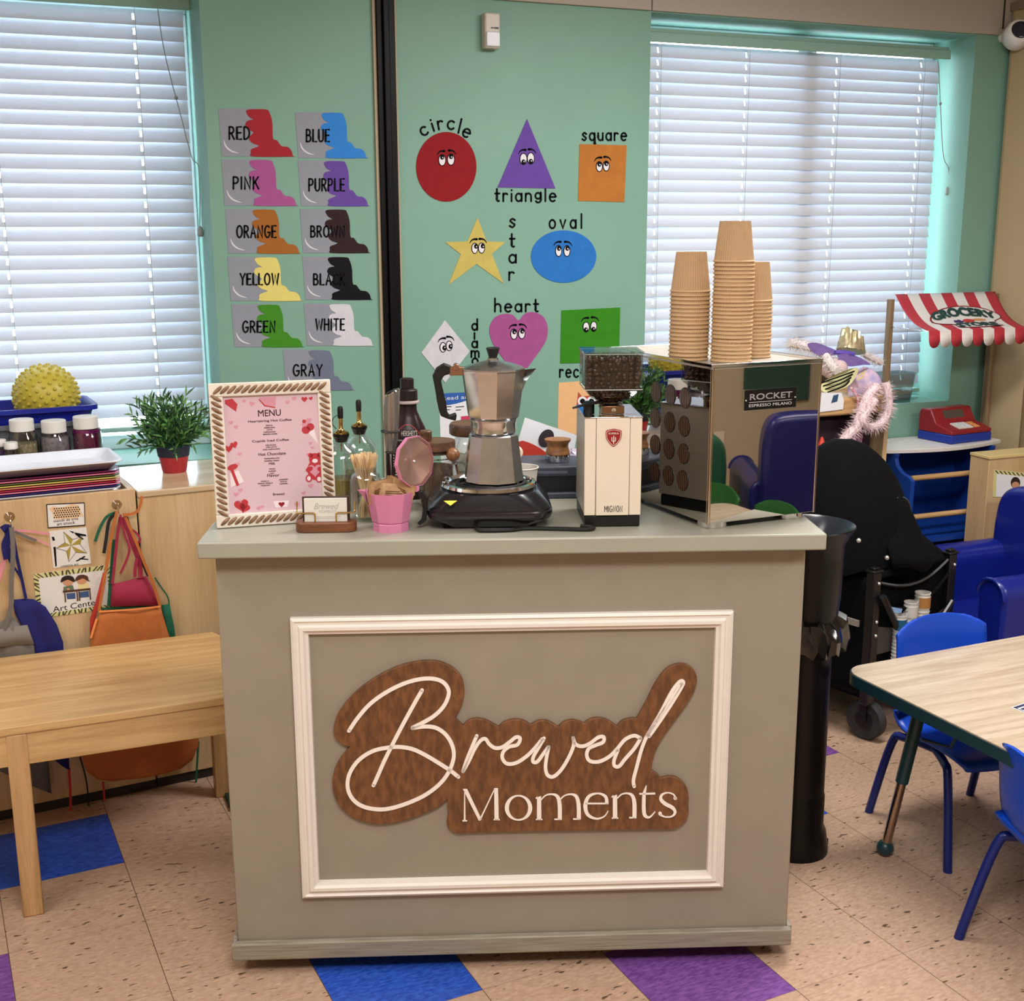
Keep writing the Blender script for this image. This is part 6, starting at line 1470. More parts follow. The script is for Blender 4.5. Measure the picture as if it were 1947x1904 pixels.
# wheels
RUB = mat('wheel_rubber', '#2e2d2f', rough=.7, var=.3, vscale=60); HUBM = mat('wheel_hub', '#0c0c0e', rough=.35)
for x, y in ((.045, .03), (ww-.04, .03), (.045, wl-.03), (ww-.04, wl-.03)):
    mt = TR(x, y, .0665) @ RZ(radians(-82)) @ RX(pi/2)
    w = obj('wheel', M().lathe([(.050, -.016), (.060, -.018), (.0662, -.012), (.0662, .012), (.060, .018), (.050, .016)], 32, mtx=mt), RUB, wg)
    obj('hub', M().lathe([(.001, -.014), (.020, -.018), (.051, -.013), (.051, .013), (.020, .018), (.001, .014)], 24, mtx=mt), HUBM, w)
    mb = M()
    for s_ in (-1, 1):
        mb.box(-.010, .010, -.002, .002, -.005, .09, mtx=TR(x, y, .0665) @ RZ(radians(-82)) @ TR(0, s_*.022, 0))
    mb.box(-.02, .02, -.026, .026, .075, .082, mtx=TR(x, y, .0665) @ RZ(radians(-82)))
    obj('fork', mb, PST, w, bevel=.001)
    obj('wheel_bracket', M().box(x-.035, x+.035, y-.022, y+.022, .148, .20), PST, wg, bevel=.004)
# cups standing in the wagon's mesh pocket
wx = lambda x, y, z: tuple(Wp0+Vector((cos(WA), sin(WA), 0))*x+Vector((-sin(WA), cos(WA), 0))*y+Vector((0, 0, z)))
PLC = glass('plastic_cup', '#d8d4ce', tint=.10)
CW_ = mat('cup_white', '#c9c6c0', rough=.5, alpha=.9)
NTH = 'top second third fourth fifth sixth seventh eighth ninth tenth eleventh twelfth thirteenth fourteenth'.split()
def pcup(x, z0, n, rt, hh, nm, bcol, txt=None, dz=.012):
    first_ = None
    for k in range(n):
        top = k == n-1
        lab = ('%s plastic cup, uppermost of its sleeve in the wagon pocket' % nm) if top else 'plastic cup, %s from the top of the sleeve with the %s cup' % (NTH[n-1-k], nm)
        if first_ is None or top:
            t = thing('plastic_cup', lab, 'cup', wx(x, -.028, z0+k*dz), WA, 'cups in the wagon pocket')
            obj('cup', M().lathe([(.001, 0), (rt*.72, 0), (rt, hh), (rt*1.05, hh), (rt*1.05, hh+.003), (rt*.97, hh+.003)], 20, cap0=False, cap1=False), CW_, t); first_ = first_ or t
        else:
            t = dup(first_, wx(x, -.028, z0+k*dz), label=lab)
    cf = (lambda a, b, h: ((rt*.99+h)*sin(a/rt), -(rt*.99+h)*cos(a/rt), b)); mb = M()
    for i in range(10):
        a0_, a1_ = -1.3*rt+2.6*rt*i/10, -1.3*rt+2.6*rt*(i+1)/10; mb.prism([(a0_, hh-.045), (a1_, hh-.045), (a1_, hh-.010), (a0_, hh-.010)], cf, .0004, .002)
    l = obj('band', mb, bcol, t, smooth=0)
    if txt: mb = M(); put_text(mb, txt, -.012, hh-.042, .02, .011, cf, .0024); obj('band_lettering', mb, mat('cup_text', '#9fb4c8', rough=.5), l, smooth=0)
pcup(.105, .19, 14, .020, .075, 'teal banded', mat('band_teal', '#17506e', rough=.5), 'ZA')
pcup(.155, .26, 11, .021, .075, 'plain white', mat('band_white', '#b9b4ae', rough=.5))
pcup(.212, .30, 9, .024, .08, 'brown banded', mat('band_brown', '#9a6a34', rough=.5))
bt_ = M().prism([(0, 0), (.042, -.006), (.046, .006), (-.014, .024)], frame_3(wx(.062, -.03, .437), (cos(WA), sin(WA), 0), (0, 0, 1), (sin(WA), -cos(WA), 0)), 0, .002)
tag(obj('folded_card', bt_, mat('card_sky', '#86a9d8', rough=.5), None, smooth=0), 'pale blue and white folded card tucked in the wagon pocket beside the cups', 'card')

# ---- toddler armchair
VIN = mat('vinyl_blue', '#0d1c76', rough=.32, coat=.15); VIN2 = mat('vinyl_navy', '#1c1d58', rough=.3)
def armchair(name, lab, loc, rz, m, w=.53, d=.52, back=.70, arm=.485, seat=.29):
    t = thing(name, lab, 'armchair', loc, rz)          # front looks along -x
    obj('base', M().box(.03, d, -w/2+.02, w/2-.02, .02, .20), m, t, bevel=.02, seg=3)
    obj('seat_cushion', M().box(-.005, d-.10, -w/2+.10, w/2-.10, .17, seat), m, t, bevel=.035, seg=4)
    P = [(-w/2+.03, .10), (w/2-.03, .10)] + [(x_, z_) for x_, z_ in spline([(w/2-.03, back-.16), (w/2-.045, back-.06), (w/2-.11, back-.01), (0, back), (-w/2+.11, back-.01), (-w/2+.045, back-.06), (-w/2+.03, back-.16)], 4)]
    obj('backrest', M().prism(P, lambda a, b, h: (d-h+.10*max(0, b-.25)*.5, a, b), 0, .13), m, t, bevel=.03, seg=4, smooth=50)
    for s_ in (-1, 1):
        pr = [(s_*(w/2-.11), .03)] + [(s_*(w/2-.055)+.06*cos(a)*s_, arm-.06+.06*sin(a)) for a in [radians(180-180*k/10) for k in range(11)]] + [(s_*(w/2-.0), .03)]
        obj('armrest', M().prism(pr, lambda a, b, h: (h, a, b), .0, d-.05), m, t, bevel=.014, seg=3, smooth=50)
        obj('arm_piping', M().tube([(-.004, a, b) for a, b in pr[1:-1]], .006, 6), m, t)
    for x in (.06, d-.06):
        for s_ in (-1, 1): obj('foot', M().lathe([(.018, 0), (.022, .03)], 12, c=(x, s_*(w/2-.06), 0)), BINK, t)
    return t
armchair('toddler_armchair', 'royal blue padded toddler armchair beside the black wagon', (2.905, 3.19, 0), 0, VIN)
armchair('toddler_armchair', 'navy armchair behind the camera mirrored in the espresso machine', (3.66, -.30, 0), radians(118), VIN2, w=.72, d=.60, back=.86, arm=.56)

# ---- school table and plastic chairs
LAM = wood('table_laminate', '#bcac97', '#a29079', rough=.3, scale=3.2, axis='X', rings=13); TEAL = mat('table_edge_teal', '#0f3038', rough=.4)
hq = .51; a = on_z(1655, 1278, hq); bq = on_z(1947, 1209, hq)
tt = thing('school_table', 'wood-grain topped school table with dark teal edge and adjustable legs', 'table', (2.35, 1.3, 0))
tx0, tx1, ty0, ty1 = 1.888, 2.775, .12, 2.425
ro = RZ(radians(2.0)); piv = TR(1.9, 2.4, 0)
mtx = piv @ ro @ piv.inverted()
pl = rrect(tx0, tx1, ty0, ty1, .06, 6)
f2 = lambda a, b, h: tuple(mtx @ Vector((a, b, h)))
obj('tabletop', M().prism(pl, f2, hq-.004, hq), LAM, tt, space='world', smooth=0)
pl2 = rrect(tx0-.003, tx1+.003, ty0-.003, ty1+.003, .062, 6)
obj('edge_band', M().prism(pl2, f2, hq-.032, hq-.003), TEAL, tt, space='world', smooth=30)
LEGU = mat('leg_teal', '#12343a', rough=.35); LEGL = mat('leg_chrome', '#a08c7c', rough=.15, metal=1)
def tleg(bx_, by_, tx_, ty_):
    b0 = Vector((bx_, by_, .022)); t0 = Vector((tx_, ty_, hq-.03)); m1 = b0+(t0-b0)*.42
    l = obj('leg', M().tube([m1, t0], .0165, 16), LEGU, tt, space='world')
    obj('leg_insert', M().tube([b0, m1+(t0-m1)*.05], .0125, 14), LEGL, l, space='world')
    obj('leg_foot', M().sphere((bx_, by_, .0225), .0225, 16, 12), LEGU, l, space='world')
    obj('leg_brace', M().tube([tuple(t0+Vector((.0, -.0, -.14))), tuple(t0+Vector((.05, -.05, -.15))), tuple(t0+Vector((.09, -.09, .0)))], .0045, 8), LEGU, l, space='world')
f1 = on_z(1683, 1612, .0225)
tleg(f1.x, f1.y, f1.x+.05, f1.y-.05); tleg(tx1-.05, ty1-.09, tx1-.1, ty1-.14); tleg(tx0+.06, ty0+.07, tx0+.10, ty0+.12); tleg(tx1-.05, ty0+.07, tx1-.1, ty0+.12)
p = on_z(1942, 1348, hq)
nc = thing('name_card', 'small printed paper card lying on the school table at the picture edge', 'card', (p.x+.03, p.y, hq), radians(10))
obj('paper', M().box(-.045, .045, -.022, .022, .0002, .0012), mat('card_paper', '#d2d2da', rough=.5), nc)
mb = M(); mb.box(-.042, .042, .010, .019, .0012, .0016); mb.box(-.036, .03, -.004, .004, .0012, .0016); mb.box(-.042, -.039, -.02, .019, .0012, .0016); obj('print', mb, mat('print_navy', '#2a2c50', rough=.5), nc, smooth=0)

CHB = mat('chair_blue', '#0d43b8', rough=.35); CHM = mat('chair_tube_blue', '#12246e', rough=.3, metal=.2); GRN = mat('chair_green', '#1f5c28', rough=.35); GRM = mat('chair_tube_green', '#1c4a24', rough=.35)
def chair(name, lab, loc, rz, m, mt_, seat=.29, back=.57, w=.31):
    """school stacking chair, front looks along -y; plastic shell with bent steel legs"""
    t = thing(name, lab, 'chair', loc, rz)
    # shell profile (y forward negative, z): front lip, seat, bend, back
    pf = spline([(-.165, seat-.025), (-.15, seat-.004), (-.05, seat), (.06, seat-.010), (.115, seat+.010), (.140, seat+.07), (.152, seat+.16), (.165, back-.02), (.168, back)], 5)
    n_ = len(pf); mb = M(); NX = 14; rows = []
    for k, (y, z) in enumerate(pf):
        u = k/(n_-1)
        hw = w/2*(1.0 if z < seat+.05 else 1-.04*(z-seat)/.28)
        if u < .12: hw *= .90+.10*(u/.12)
        row = []
        for i in range(NX+1):
            s_ = 2*i/NX-1
            bow = .018*s_*s_
            zz = z; yy_ = y
            if z > seat+.03: yy_ -= bow*1.3
            else: zz += bow*.5
            if u > .75: zz -= (.05*abs(s_)**3)*((u-.75)/.25)
            row.append((s_*hw, yy_, zz))
        rows.append(row)
    mb.v = [p for r in rows for p in r]
    for j in range(n_-1):
        for i in range(NX): q = j*(NX+1)+i; mb.face((q, q+1, q+NX+2, q+NX+1))
    # one moulded shell: seat and backrest as two meshes that meet at the bend
    js = next(j for j, (y, z) in enumerate(pf) if z > seat+.035)
    def sub(j0, j1):
        b = M(); b.v = [p for r in rows[j0:j1+1] for p in r]
        for j in range(j1-j0):
            for i in range(NX): q = j*(NX+1)+i; b.face((q, q+1, q+NX+2, q+NX+1))
        return b
    obj('seat', sub(0, js), m, t, smooth=80, solid=.008); obj('backrest', sub(js, n_-1), m, t, smooth=80, solid=.008)
    for s_ in (-1, 1):
        fl = spline([(s_*(w/2-.03), -.02, seat-.018), (s_*(w/2-.005), -.09, seat-.022), (s_*(w/2+.008), -.125, seat-.05), (s_*(w/2+.02), -.165, .02), (s_*(w/2+.02), -.167, .0)], 5)
        obj('leg', M().tube(fl, .0115, 12), mt_, t)
        rl = spline([(s_*(w/2-.03), -.01, seat-.018), (s_*(w/2-.005), .08, seat-.022), (s_*(w/2+.008), .115, seat-.05), (s_*(w/2+.02), .175, .02), (s_*(w/2+.02), .177, .0)], 5)
        obj('leg', M().tube(rl, .0115, 12), mt_, t)
    return t
chair('school_chair', 'royal blue plastic school chair pushed under the far side of the wood-grain table', (2.275, 2.37, 0), radians(-4), CHB, CHM, seat=.285, back=.575, w=.30)
q1 = on_z(1832, 1808, 0)
chair('school_chair', 'royal blue plastic school chair cut off by the picture edge beside the table', (q1.x+.165, q1.y-.165, 0), radians(78), CHB, CHM, seat=.285, back=.53)
chair('school_chair', 'green plastic chair mirrored at lower left in the espresso machine', (2.79, -.02, 0), radians(-92), GRN, GRM, seat=.285, back=.545)
chair('school_chair', 'green plastic chair mirrored at lower middle in the espresso machine', (2.79, .375, 0), radians(-88), GRN, GRM, seat=.285, back=.545)
armchair('toddler_armchair', 'dark green armchair mirrored at the left in the espresso machine', (3.10, -.74, 0), radians(115), mat('vinyl_green', '#1f4a34', rough=.35), back=.74)

# dark green board on the wall behind the camera, and an outlet (both seen mirrored)
bd_ = thing('chalkboard', 'dark green board on the beige wall behind the camera, seen in the espresso machine', 'board', (4.45, YF+.02, .62))
obj('panel', M().box(-.24, .24, -.015, 0, 0, 1.3), mat('board_green', '#2b4a40', rough=.5), bd_, bevel=.003)
ol = thing('wall_outlet', 'ivory outlet plate low on the beige wall, seen in the espresso machine', 'outlet', (4.05, YF, .36))
obj('plate', M().box(-.035, .035, 0, .006, 0, .115), mat('outlet_ivory', '#d8cdb4', rough=.4), ol, bevel=.002)

# ---- toy grocery stand
GBL = mat('stand_blue', '#123a8a', rough=.4); GWT = mat('stand_white', '#cfcbc6', rough=.4, var=.05, vscale=60); DOW = wood('dowel', '#c09a6a', '#9c774a', rough=.5, scale=6, axis='X'); POLE = wood('stand_pole', '#8c7458', '#6e5940', rough=.5, scale=6, axis='Z')
gy = 3.68; gz_ = on_y(1790, 852, gy).z; gx0 = on_y(1688, 857, gy).x; gx1 = on_y(1925, 832, gy).x
gs = thing('grocery_stand', 'blue wooden toy grocery stand with white counter and striped awning', 'toy stand', ((gx0+gx1)/2, gy+.1, 0))
ctr = [(gx0, gy+.26)] + [(gx0+(gx1-gx0)*k/12, gy+.06-.06*sin(pi*k/12)) for k in range(13)] + [(gx1, gy+.26)]
obj('counter', M().prism(ctr, lambda a, b, h: (a, b, h), gz_-.016, gz_), GWT, gs, space='world', bevel=.002, smooth=30)
obj('back_board', M().box(gx0+.03, gx1-.03, gy+.235, gy+.25, .03, gz_-.016), GBL, gs, space='world')
for x in (gx0+.075, gx1-.06):
    prf = [(gy+.03, gz_-.017)] + spline([(gy+.035, gz_-.035), (gy+.025, gz_-.06), (gy-.005, gz_-.082), (gy-.045, gz_-.092), (gy-.066, gz_-.105)], 4) + [(gy-.06, .40), (gy-.06, .0), (gy+.235, .0), (gy+.235, gz_-.017)]
    obj('side_panel', M().prism(prf, lambda a, b, h: (x+h, a, b), -.009, .009), GBL, gs, space='world', smooth=0, bevel=.002)
z1_ = on_y(1755, 912, gy-.08).z; z2_ = on_y(1755, 986, gy-.08).z
for z in (z1_, z2_): obj('dowel', M().tube([(gx0+.08, gy-.05, z), (gx1-.06, gy-.05, z)], .011, 12), DOW, gs, space='world')
for z in (gz_-.30, .30): obj('shelf', M().box(gx0-.02, gx0+.066, gy-.06, gy+.22, z, z+.018), GWT, gs, space='world', bevel=.002)
obj('shelf', M().box(gx0+.09, gx1-.07, gy-.05, gy+.23, gz_-.36, gz_-.345), GBL, gs, space='world')
pxa = on_y(1692, 600, gy+.21).x; pxb = on_y(1884, 660, gy+.21).x; zta = on_y(1693, 569, gy+.21).z; ztb = on_y(1893, 548, gy+.21).z
obj('pole', M().box(pxa-.010, pxa+.010, gy+.198, gy+.222, gz_, zta), POLE, gs, space='world', bevel=.002)
obj('pole', M().box(pxb-.010, pxb+.010, gy+.198, gy+.222, gz_, ztb-.02), POLE, gs, space='world', bevel=.002)
# awning: top edge at the poles, bellies out and down towards the room
tl_ = on_y(1702, 569, gy+.21); tr_ = on_y(1893, 546, gy+.21); yb_ = gy-.05
bl_ = on_y(1766, 633, yb_); br_ = on_y(1950, 621, yb_)
tl_.z = tr_.z = (tl_.z+tr_.z)/2; bl_.z = br_.z = (bl_.z+br_.z)/2
NX, NY = 36, 12
def aw(u, v):
    t = Vector(tl_)*(1-u)+Vector(tr_)*u; b = Vector(bl_)*(1-u)+Vector(br_)*u
    p = t*(1-v)+b*v; p.z -= .035*sin(pi*v)*(1-.3*v); return p
AWR = mat('awning_red', '#a82c38', rough=.7); AWW = mat('awning_white', '#cfcac6', rough=.7)
mb = M(); hang = .062
for j in range(NY):
    for i in range(NX):
        mb.use((i//4) % 2); mb.add([aw(i/NX, j/NY), aw((i+1)/NX, j/NY), aw((i+1)/NX, (j+1)/NY), aw(i/NX, (j+1)/NY)], [(0, 1, 2, 3)])
for k in range(9):
    mb.use(k % 2); NN = 10
    for i in range(NN):
        u0, u1 = i/NN, (i+1)/NN
        def sc2(u): 
            e = hang*(.55+.45*sqrt(max(0, 1-(2*u-1)**2))); q = aw((k+u)/9, 1.0); return q, Vector((q.x, q.y-.004, q.z-e))
        (a, b), (c_, d_) = sc2(u0), sc2(u1); mb.add([a, c_, d_, b], [(0, 1, 2, 3)])
awo = obj('awning', mb, [AWR, AWW], gs, space='world', smooth=80, solid=.0012, weld=True)
# sign printed on the awning
def af(u, v, h):
    p = aw(u, v); du = aw(u+.01, v)-aw(u-.01, v); dv = aw(u, v+.01)-aw(u, v-.01); nn = du.cross(dv).normalized()
    if nn.y > 0: nn = -nn
    return tuple(p+nn*(.0012+h))
def cu(x, y): return (.53+x*.36, .52-y*.40)
blob = spline([(-1.0, -.25), (-.95, .1), (-.75, .40), (-.45, .62), (0, .74), (.45, .70), (.8, .55), (1.05, .25), (1.05, -.02), (.78, -.30), (.80, -.62), (.78, -.85), (.3, -.95), (-.2, -.95), (-.48, -.85), (-.5, -.52), (-.80, -.42)], 5, True)
def disc_fill(pts, h, c=(0, -.1), n=9):
    mb = M(); m = len(pts); rg = []
    for k in range(n+1):
        t = max(k/n, .001); rg.append([af(*cu(c[0]+(x-c[0])*t, c[1]+(y-c[1])*t), h) for x, y in pts])
    return mb.loft(rg, False, False)
bo = obj('sign_outline', disc_fill(blob, .0006), mat('awning_maroon', '#7c1a26', rough=.6), awo, space='world', smooth=0)
obj('sign_ground', disc_fill([(x*.95, -.05+(y+.05)*.92) for x, y in blob], .0018), AWW, bo, space='world', smooth=0)
def heavy(s, x0, y0, w, hh, arcv, lift=.0034):
    vs, fs = text_geo(s); mb = M()
    for dx, dy in ((0, 0), (.03, 0), (-.03, 0), (0, .04), (0, -.04), (.02, .03), (-.02, -.03)):
        pts = []
        for x, y in vs:
            X = x0+x*w+dx; t_ = (x-.5)*2; Y = y0+y*hh+arcv*(1-t_*t_)+dy
            pts.append(af(*cu(X, Y), lift))
        mb.add(pts, fs)
    return mb
obj('sign_lettering', heavy('GROCERY', -.86, -.12, 1.74, .44, .30), mat('awning_letter', '#173a38', rough=.6), bo, space='world', smooth=0)
obj('sign_lettering', heavy('STORE', -.44, -.86, 1.12, .40, .06), MATS['awning_letter'], bo, space='world', smooth=0)
mb = M(); mb.prism([cu(*p) for p in ell(.02, -.22, .16, .15, 18)], af, .0025, .0036); obj('printed_tomato', mb, mat('tomato', '#b22a2e', rough=.6), bo, space='world', smooth=0)
mb = M()
for x, y in ((-.34, -.20), (-.24, -.17), (-.29, -.28), (-.19, -.27), (-.25, -.34), (-.36, -.30)): mb.prism([cu(*p) for p in ell(x, y, .055, .06, 12)], af, .0025, .0036)
obj('printed_grapes', mb, mat('grape', '#3a1f5c', rough=.6), bo, space='world', smooth=0)
mb = M(); mb.prism([cu(*p) for p in ell(.34, -.16, .19, .09, 18, -.15)], af, .0025, .0036); obj('printed_bread', mb, mat('bread', '#c08450', rough=.6), bo, space='world', smooth=0)
obj('awning_rod', M().tube([tuple(Vector((pxa, gy+.20, bl_.z))), tuple(bl_)], .0025, 6).tube([tuple(Vector((pxb, gy+.20, bl_.z))), tuple(br_)], .0025, 6), MATS['chrome'], gs, space='world')

# ---- toy cash register
TRD = mat('register_red', '#7e1820', rough=.35); TBL = mat('register_blue', '#16308c', rough=.35)
rgp = Vector(on_z(1808, 846, gz_)); ra = radians(6)
rg = thing('toy_cash_register', 'red and blue toy cash register on the white grocery counter', 'toy cash register', (rgp.x, rgp.y, gz_+.0005), ra)
rw, rd = .225, .175    # x to the right, y to the back, near corner at the origin
obj('base', M().box(0, rw, 0, rd, 0, .034), TBL, rg, bevel=.004)
pf = [(.0, .034), (.0, .050), (.085, .072), (.105, .105), (.115, .125), (.165, .125), (rd, .110), (rd, .034)]
obj('body', M().prism(pf, lambda a, b, h: (h, a, b), .001, rw-.001), TRD, rg, bevel=.005, smooth=30)
kf = frame_3((0, 0, .050), (1, 0, 0), (0, .085/.0878, .022/.0878), (0, -.022/.0878, .085/.0878))
k_ = obj('keypad', M().prism(rrect(.06, .14, .018, .072, .004), kf, .0, .003), mat('key_cream', '#cfc9bc', rough=.4), rg, smooth=0)
mb = M()
for i in range(5):
    for j in range(4): mb.prism(ell(.069+.0155*i, .026+.0128*j, .0045, .0045, 12), kf, .003, .0045)
obj('keys', mb, mat('key_grey', '#aeb2bc', rough=.4), k_, smooth=0)
mb = M()
for j in range(3): mb.prism(rrect(.148, .178, .020+.018*j, .034+.018*j, .002), kf, 0, .003)
obj('side_keys', mb, mat('key_orange', '#cf8a50', rough=.4), rg, smooth=0)
df = frame_3((0, .105, .105), (1, 0, 0), (0, .45, .89), (0, -.89, .45))
obj('display', M().prism(rrect(.06, .17, -.022, .012, .003), df, .0, .002), mat('display_grey', '#4a4038', rough=.25), rg, smooth=0)

# ---- low wood unit at the right edge with a picture card
wy = 3.50; wa = on_y(1882, 868, wy)
wu = thing('wood_unit', 'wooden storage unit at the right edge behind the blue armchair', 'cabinet', (wa.x+.25, wy+.05, 0))
obj('body', M().box(wa.x, wa.x+.5, wy, wy+.10, 0, wa.z-.012), PLY, wu, space='world', bevel=.002)
obj('top', M().box(wa.x-.004, wa.x+.5, wy-.004, wy+.10, wa.z-.012, wa.z), mat('unit_top', '#c8b07a', rough=.4), wu, space='world', bevel=.002)
yq = lambda px, py: (lambda q: (q.x, q.z))(on_y(px, py, wy))
uf = lambda a, b, h: (a, wy-.0005-h, b)
cc = [yq(1889, 893), yq(1975, 902), yq(1975, 945), yq(1887, 945)]
pcd = thing('picture_card', 'white card with chevron border and a drawn child on the wooden storage unit', 'poster', ((cc[0][0]+cc[1][0])/2, wy, cc[3][1]))
obj('sheet', M().prism(cc, uf, 0, .001), mat('chevron_yellow', '#c9c388'), pcd, space='world', smooth=0)
obj('field', M().prism([yq(1895, 901), yq(1970, 909), yq(1970, 945), yq(1893, 945)], uf, .001, .0014), PAPER, pcd, space='world', smooth=0)
mb = M()
for k in range(10): mb.prism([yq(1891+8*k, 894.5+.8*k), yq(1894+8*k, 894.8+.8*k), yq(1899+8*k, 901+.8*k), yq(1896+8*k, 900.7+.8*k)], uf, .001, .0015)
obj('chevrons', mb, MATS['chevron_dark'], pcd, space='world', smooth=0)
mb = M(); mb.prism([yq(*p) for p in ell(1930, 918, 9, 11, 20)], uf, .0014, .002); obj('drawn_hair', mb, HAIR, pcd, space='world', smooth=0)
mb = M(); mb.prism([yq(*p) for p in ell(1930, 922, 7, 6, 16)], uf, .002, .0024); obj('drawn_face', mb, SKIN, pcd, space='world', smooth=0)
mb = M(); mb.prism([yq(*p) for p in ((1922, 931), (1938, 931), (1944, 945), (1916, 945))], uf, .0014, .002); obj('drawn_shirt', mb, TBL, pcd, space='world', smooth=0)

# ---- dress-up cabinet and what lies on it
dy = 3.56; dxr = on_y(1690, 800, dy).x; dxl = dxr-.46; dz = on_y(1600, 764, dy).z
du = thing('dress_up_cabinet', 'wooden dress-up cabinet with open front, heaped with costumes', 'cabinet', ((dxl+dxr)/2, dy+.15, 0))
obj('side_panel', M().box(dxr-.018, dxr, dy, dy+.36, 0, dz+.05), PLY, du, space='world', bevel=.002)
obj('side_panel', M().box(dxl, dxl+.018, dy, dy+.36, 0, dz+.05), PLY, du, space='world', bevel=.002)
obj('back_panel', M().box(dxl+.018, dxr-.018, dy+.345, dy+.36, 0, dz+.05), mat('cabinet_inside', '#3a2c20', rough=.7), du, space='world')
obj('top', M().box(dxl+.018, dxr-.018, dy+.03, dy+.345, dz-.012, dz), PLY, du, space='world')
obj('top_rail', M().box(dxl+.018, dxr-.018, dy, dy+.03, dz-.052, dz+.012), DOW, du, space='world', bevel=.01, seg=3)
obj('shelf', M().box(dxl+.018, dxr-.018, dy+.02, dy+.345, .30, .318), PLY, du, space='world')
tgp = on_y(1584, 764, dy-.004)
tc = M().prism([(tgp.x-.055, tgp.z-.035), (tgp.x+.045, tgp.z-.030), (tgp.x+.047, tgp.z+.0), (tgp.x+.035, tgp.z+.03), (tgp.x-.05, tgp.z+.035)], lambda a, b, h: (a, dy-.002-h, b), 0, .0015)
t = thing('label_card', 'white label card with a small blue picture on the dress-up cabinet rail', 'card', tuple(tgp))
obj('sheet', tc, PAPER, t, space='world', smooth=0)
obj('picture', M().prism([(tgp.x-.008, tgp.z-.005), (tgp.x+.018, tgp.z+.0), (tgp.x+.022, tgp.z+.026), (tgp.x+.0, tgp.z+.022)], lambda a, b, h: (a, dy-.0035-h, b), 0, .0008), mat('picture_blue', '#2a4a6a', rough=.5), t, space='world', smooth=0)
# fuzzy boas
FUR = mat('boa_fur', '#d8c2c6', rough=.9); FURW = mat('boa_fur_white', '#d9cfce', rough=.9)
def boa(nm, lab, pts, r, m, dens=26, seed=1, wx_=1.0):
    rnd = random.Random(seed); P = [Vector(p) for p in spline([tuple(p) for p in pts], 8)]; mb = M(); mb.tube(P, r*.55, 10)
    for i in range(len(P)-1):
        t = (P[i+1]-P[i]); L = t.length; t = t.normalized(); x = t.orthogonal().normalized(); y = t.cross(x)
        for k in range(max(8, int(dens*L/.01))):
            a = rnd.uniform(0, 2*pi); d = (x*cos(a)+y*sin(a)+t*rnd.uniform(-.4, .4)).normalized(); b = P[i]+t*L*rnd.random()+d*r*.4
            ln = r*rnd.uniform(.5, 1.05); s_ = d.cross(Vector((rnd.uniform(-1, 1), rnd.uniform(-1, 1), rnd.uniform(-1, 1)))).normalized()*.0011
            e = b+d*ln+Vector((rnd.uniform(-.005, .005), rnd.uniform(-.005, .005), -.003)); mb.add([b-s_, b+s_, e], [(0, 1, 2)])
    o = obj(nm, mb, m, None, smooth=0); tag(o, lab, 'feather boa'); return o
by = dy-.03
yp = lambda px, py, y: on_y(px, py, y)
boa('feather_boa', 'pale pink fluffy feather boa looped down the side of the dress-up cabinet', [yp(1668, 735, by), yp(1650, 755, by-.01), yp(1633, 800, by-.02), yp(1630, 812, by-.02), yp(1612, 828, by-.02), yp(1600, 845, by-.02), yp(1588, 870, by-.015), yp(1578, 890, by)], .032, FUR, 30, 1)
boa('feather_boa', 'pale pink fluffy feather boa hanging in a closed loop at the cabinet corner', [yp(1684, 728, by-.01), yp(1690, 760, by-.02), yp(1686, 790, by-.02), yp(1672, 808, by-.025), yp(1652, 812, by-.03), yp(1640, 800, by-.035), yp(1650, 780, by-.03), yp(1665, 760, by-.03)], .027, FUR, 30, 2)
boa('feather_boa', 'white fluffy feather boa lying on top of the heap of costumes', [yp(1500, 652, 3.72), yp(1530, 658, 3.72), yp(1560, 668, 3.68), yp(1585, 700, 3.62), yp(1592, 706, 3.6)], .03, FURW, 30, 3)
boa('feather_boa', 'white fluffy boa end behind the purple wings near the stand pole', [yp(1640, 672, 3.75), yp(1660, 682, 3.75), yp(1676, 690, 3.75)], .022, FURW, 30, 4)
# purple wings
LIL = mat('wing_purple', '#8a72c0', rough=.6, alpha=.85, var=.15, vscale=40)
wgs = thing('fairy_wings', 'purple gauze fairy wings lying across the costumes', 'costume wings', tuple(yp(1600, 680, 3.66)))
wf = lambda y0: (lambda a, b, h: tuple(on_y(a, b, y0+.0006*(b-680)-h)))
def wing(pts, y): return M().prism(spline(pts, 4, True), wf(y), 0, .003)
obj('wing', wing([(1535, 655), (1552, 652), (1575, 660), (1592, 668), (1590, 675), (1570, 677), (1548, 672)], 3.66), LIL, wgs, space='world', smooth=0)
obj('wing', wing([(1592, 676), (1612, 673), (1635, 680), (1655, 693), (1640, 694), (1620, 697), (1604, 694)], 3.63), LIL, wgs, space='world', smooth=0)
obj('sequin_bow', M().tube([tuple(yp(1588, 670, 3.64)), tuple(yp(1606, 672, 3.635)), tuple(yp(1624, 674, 3.63))], [.008, .012, .008], 10), mat('wing_sequin', '#5a46a0', rough=.3), wgs, space='world')
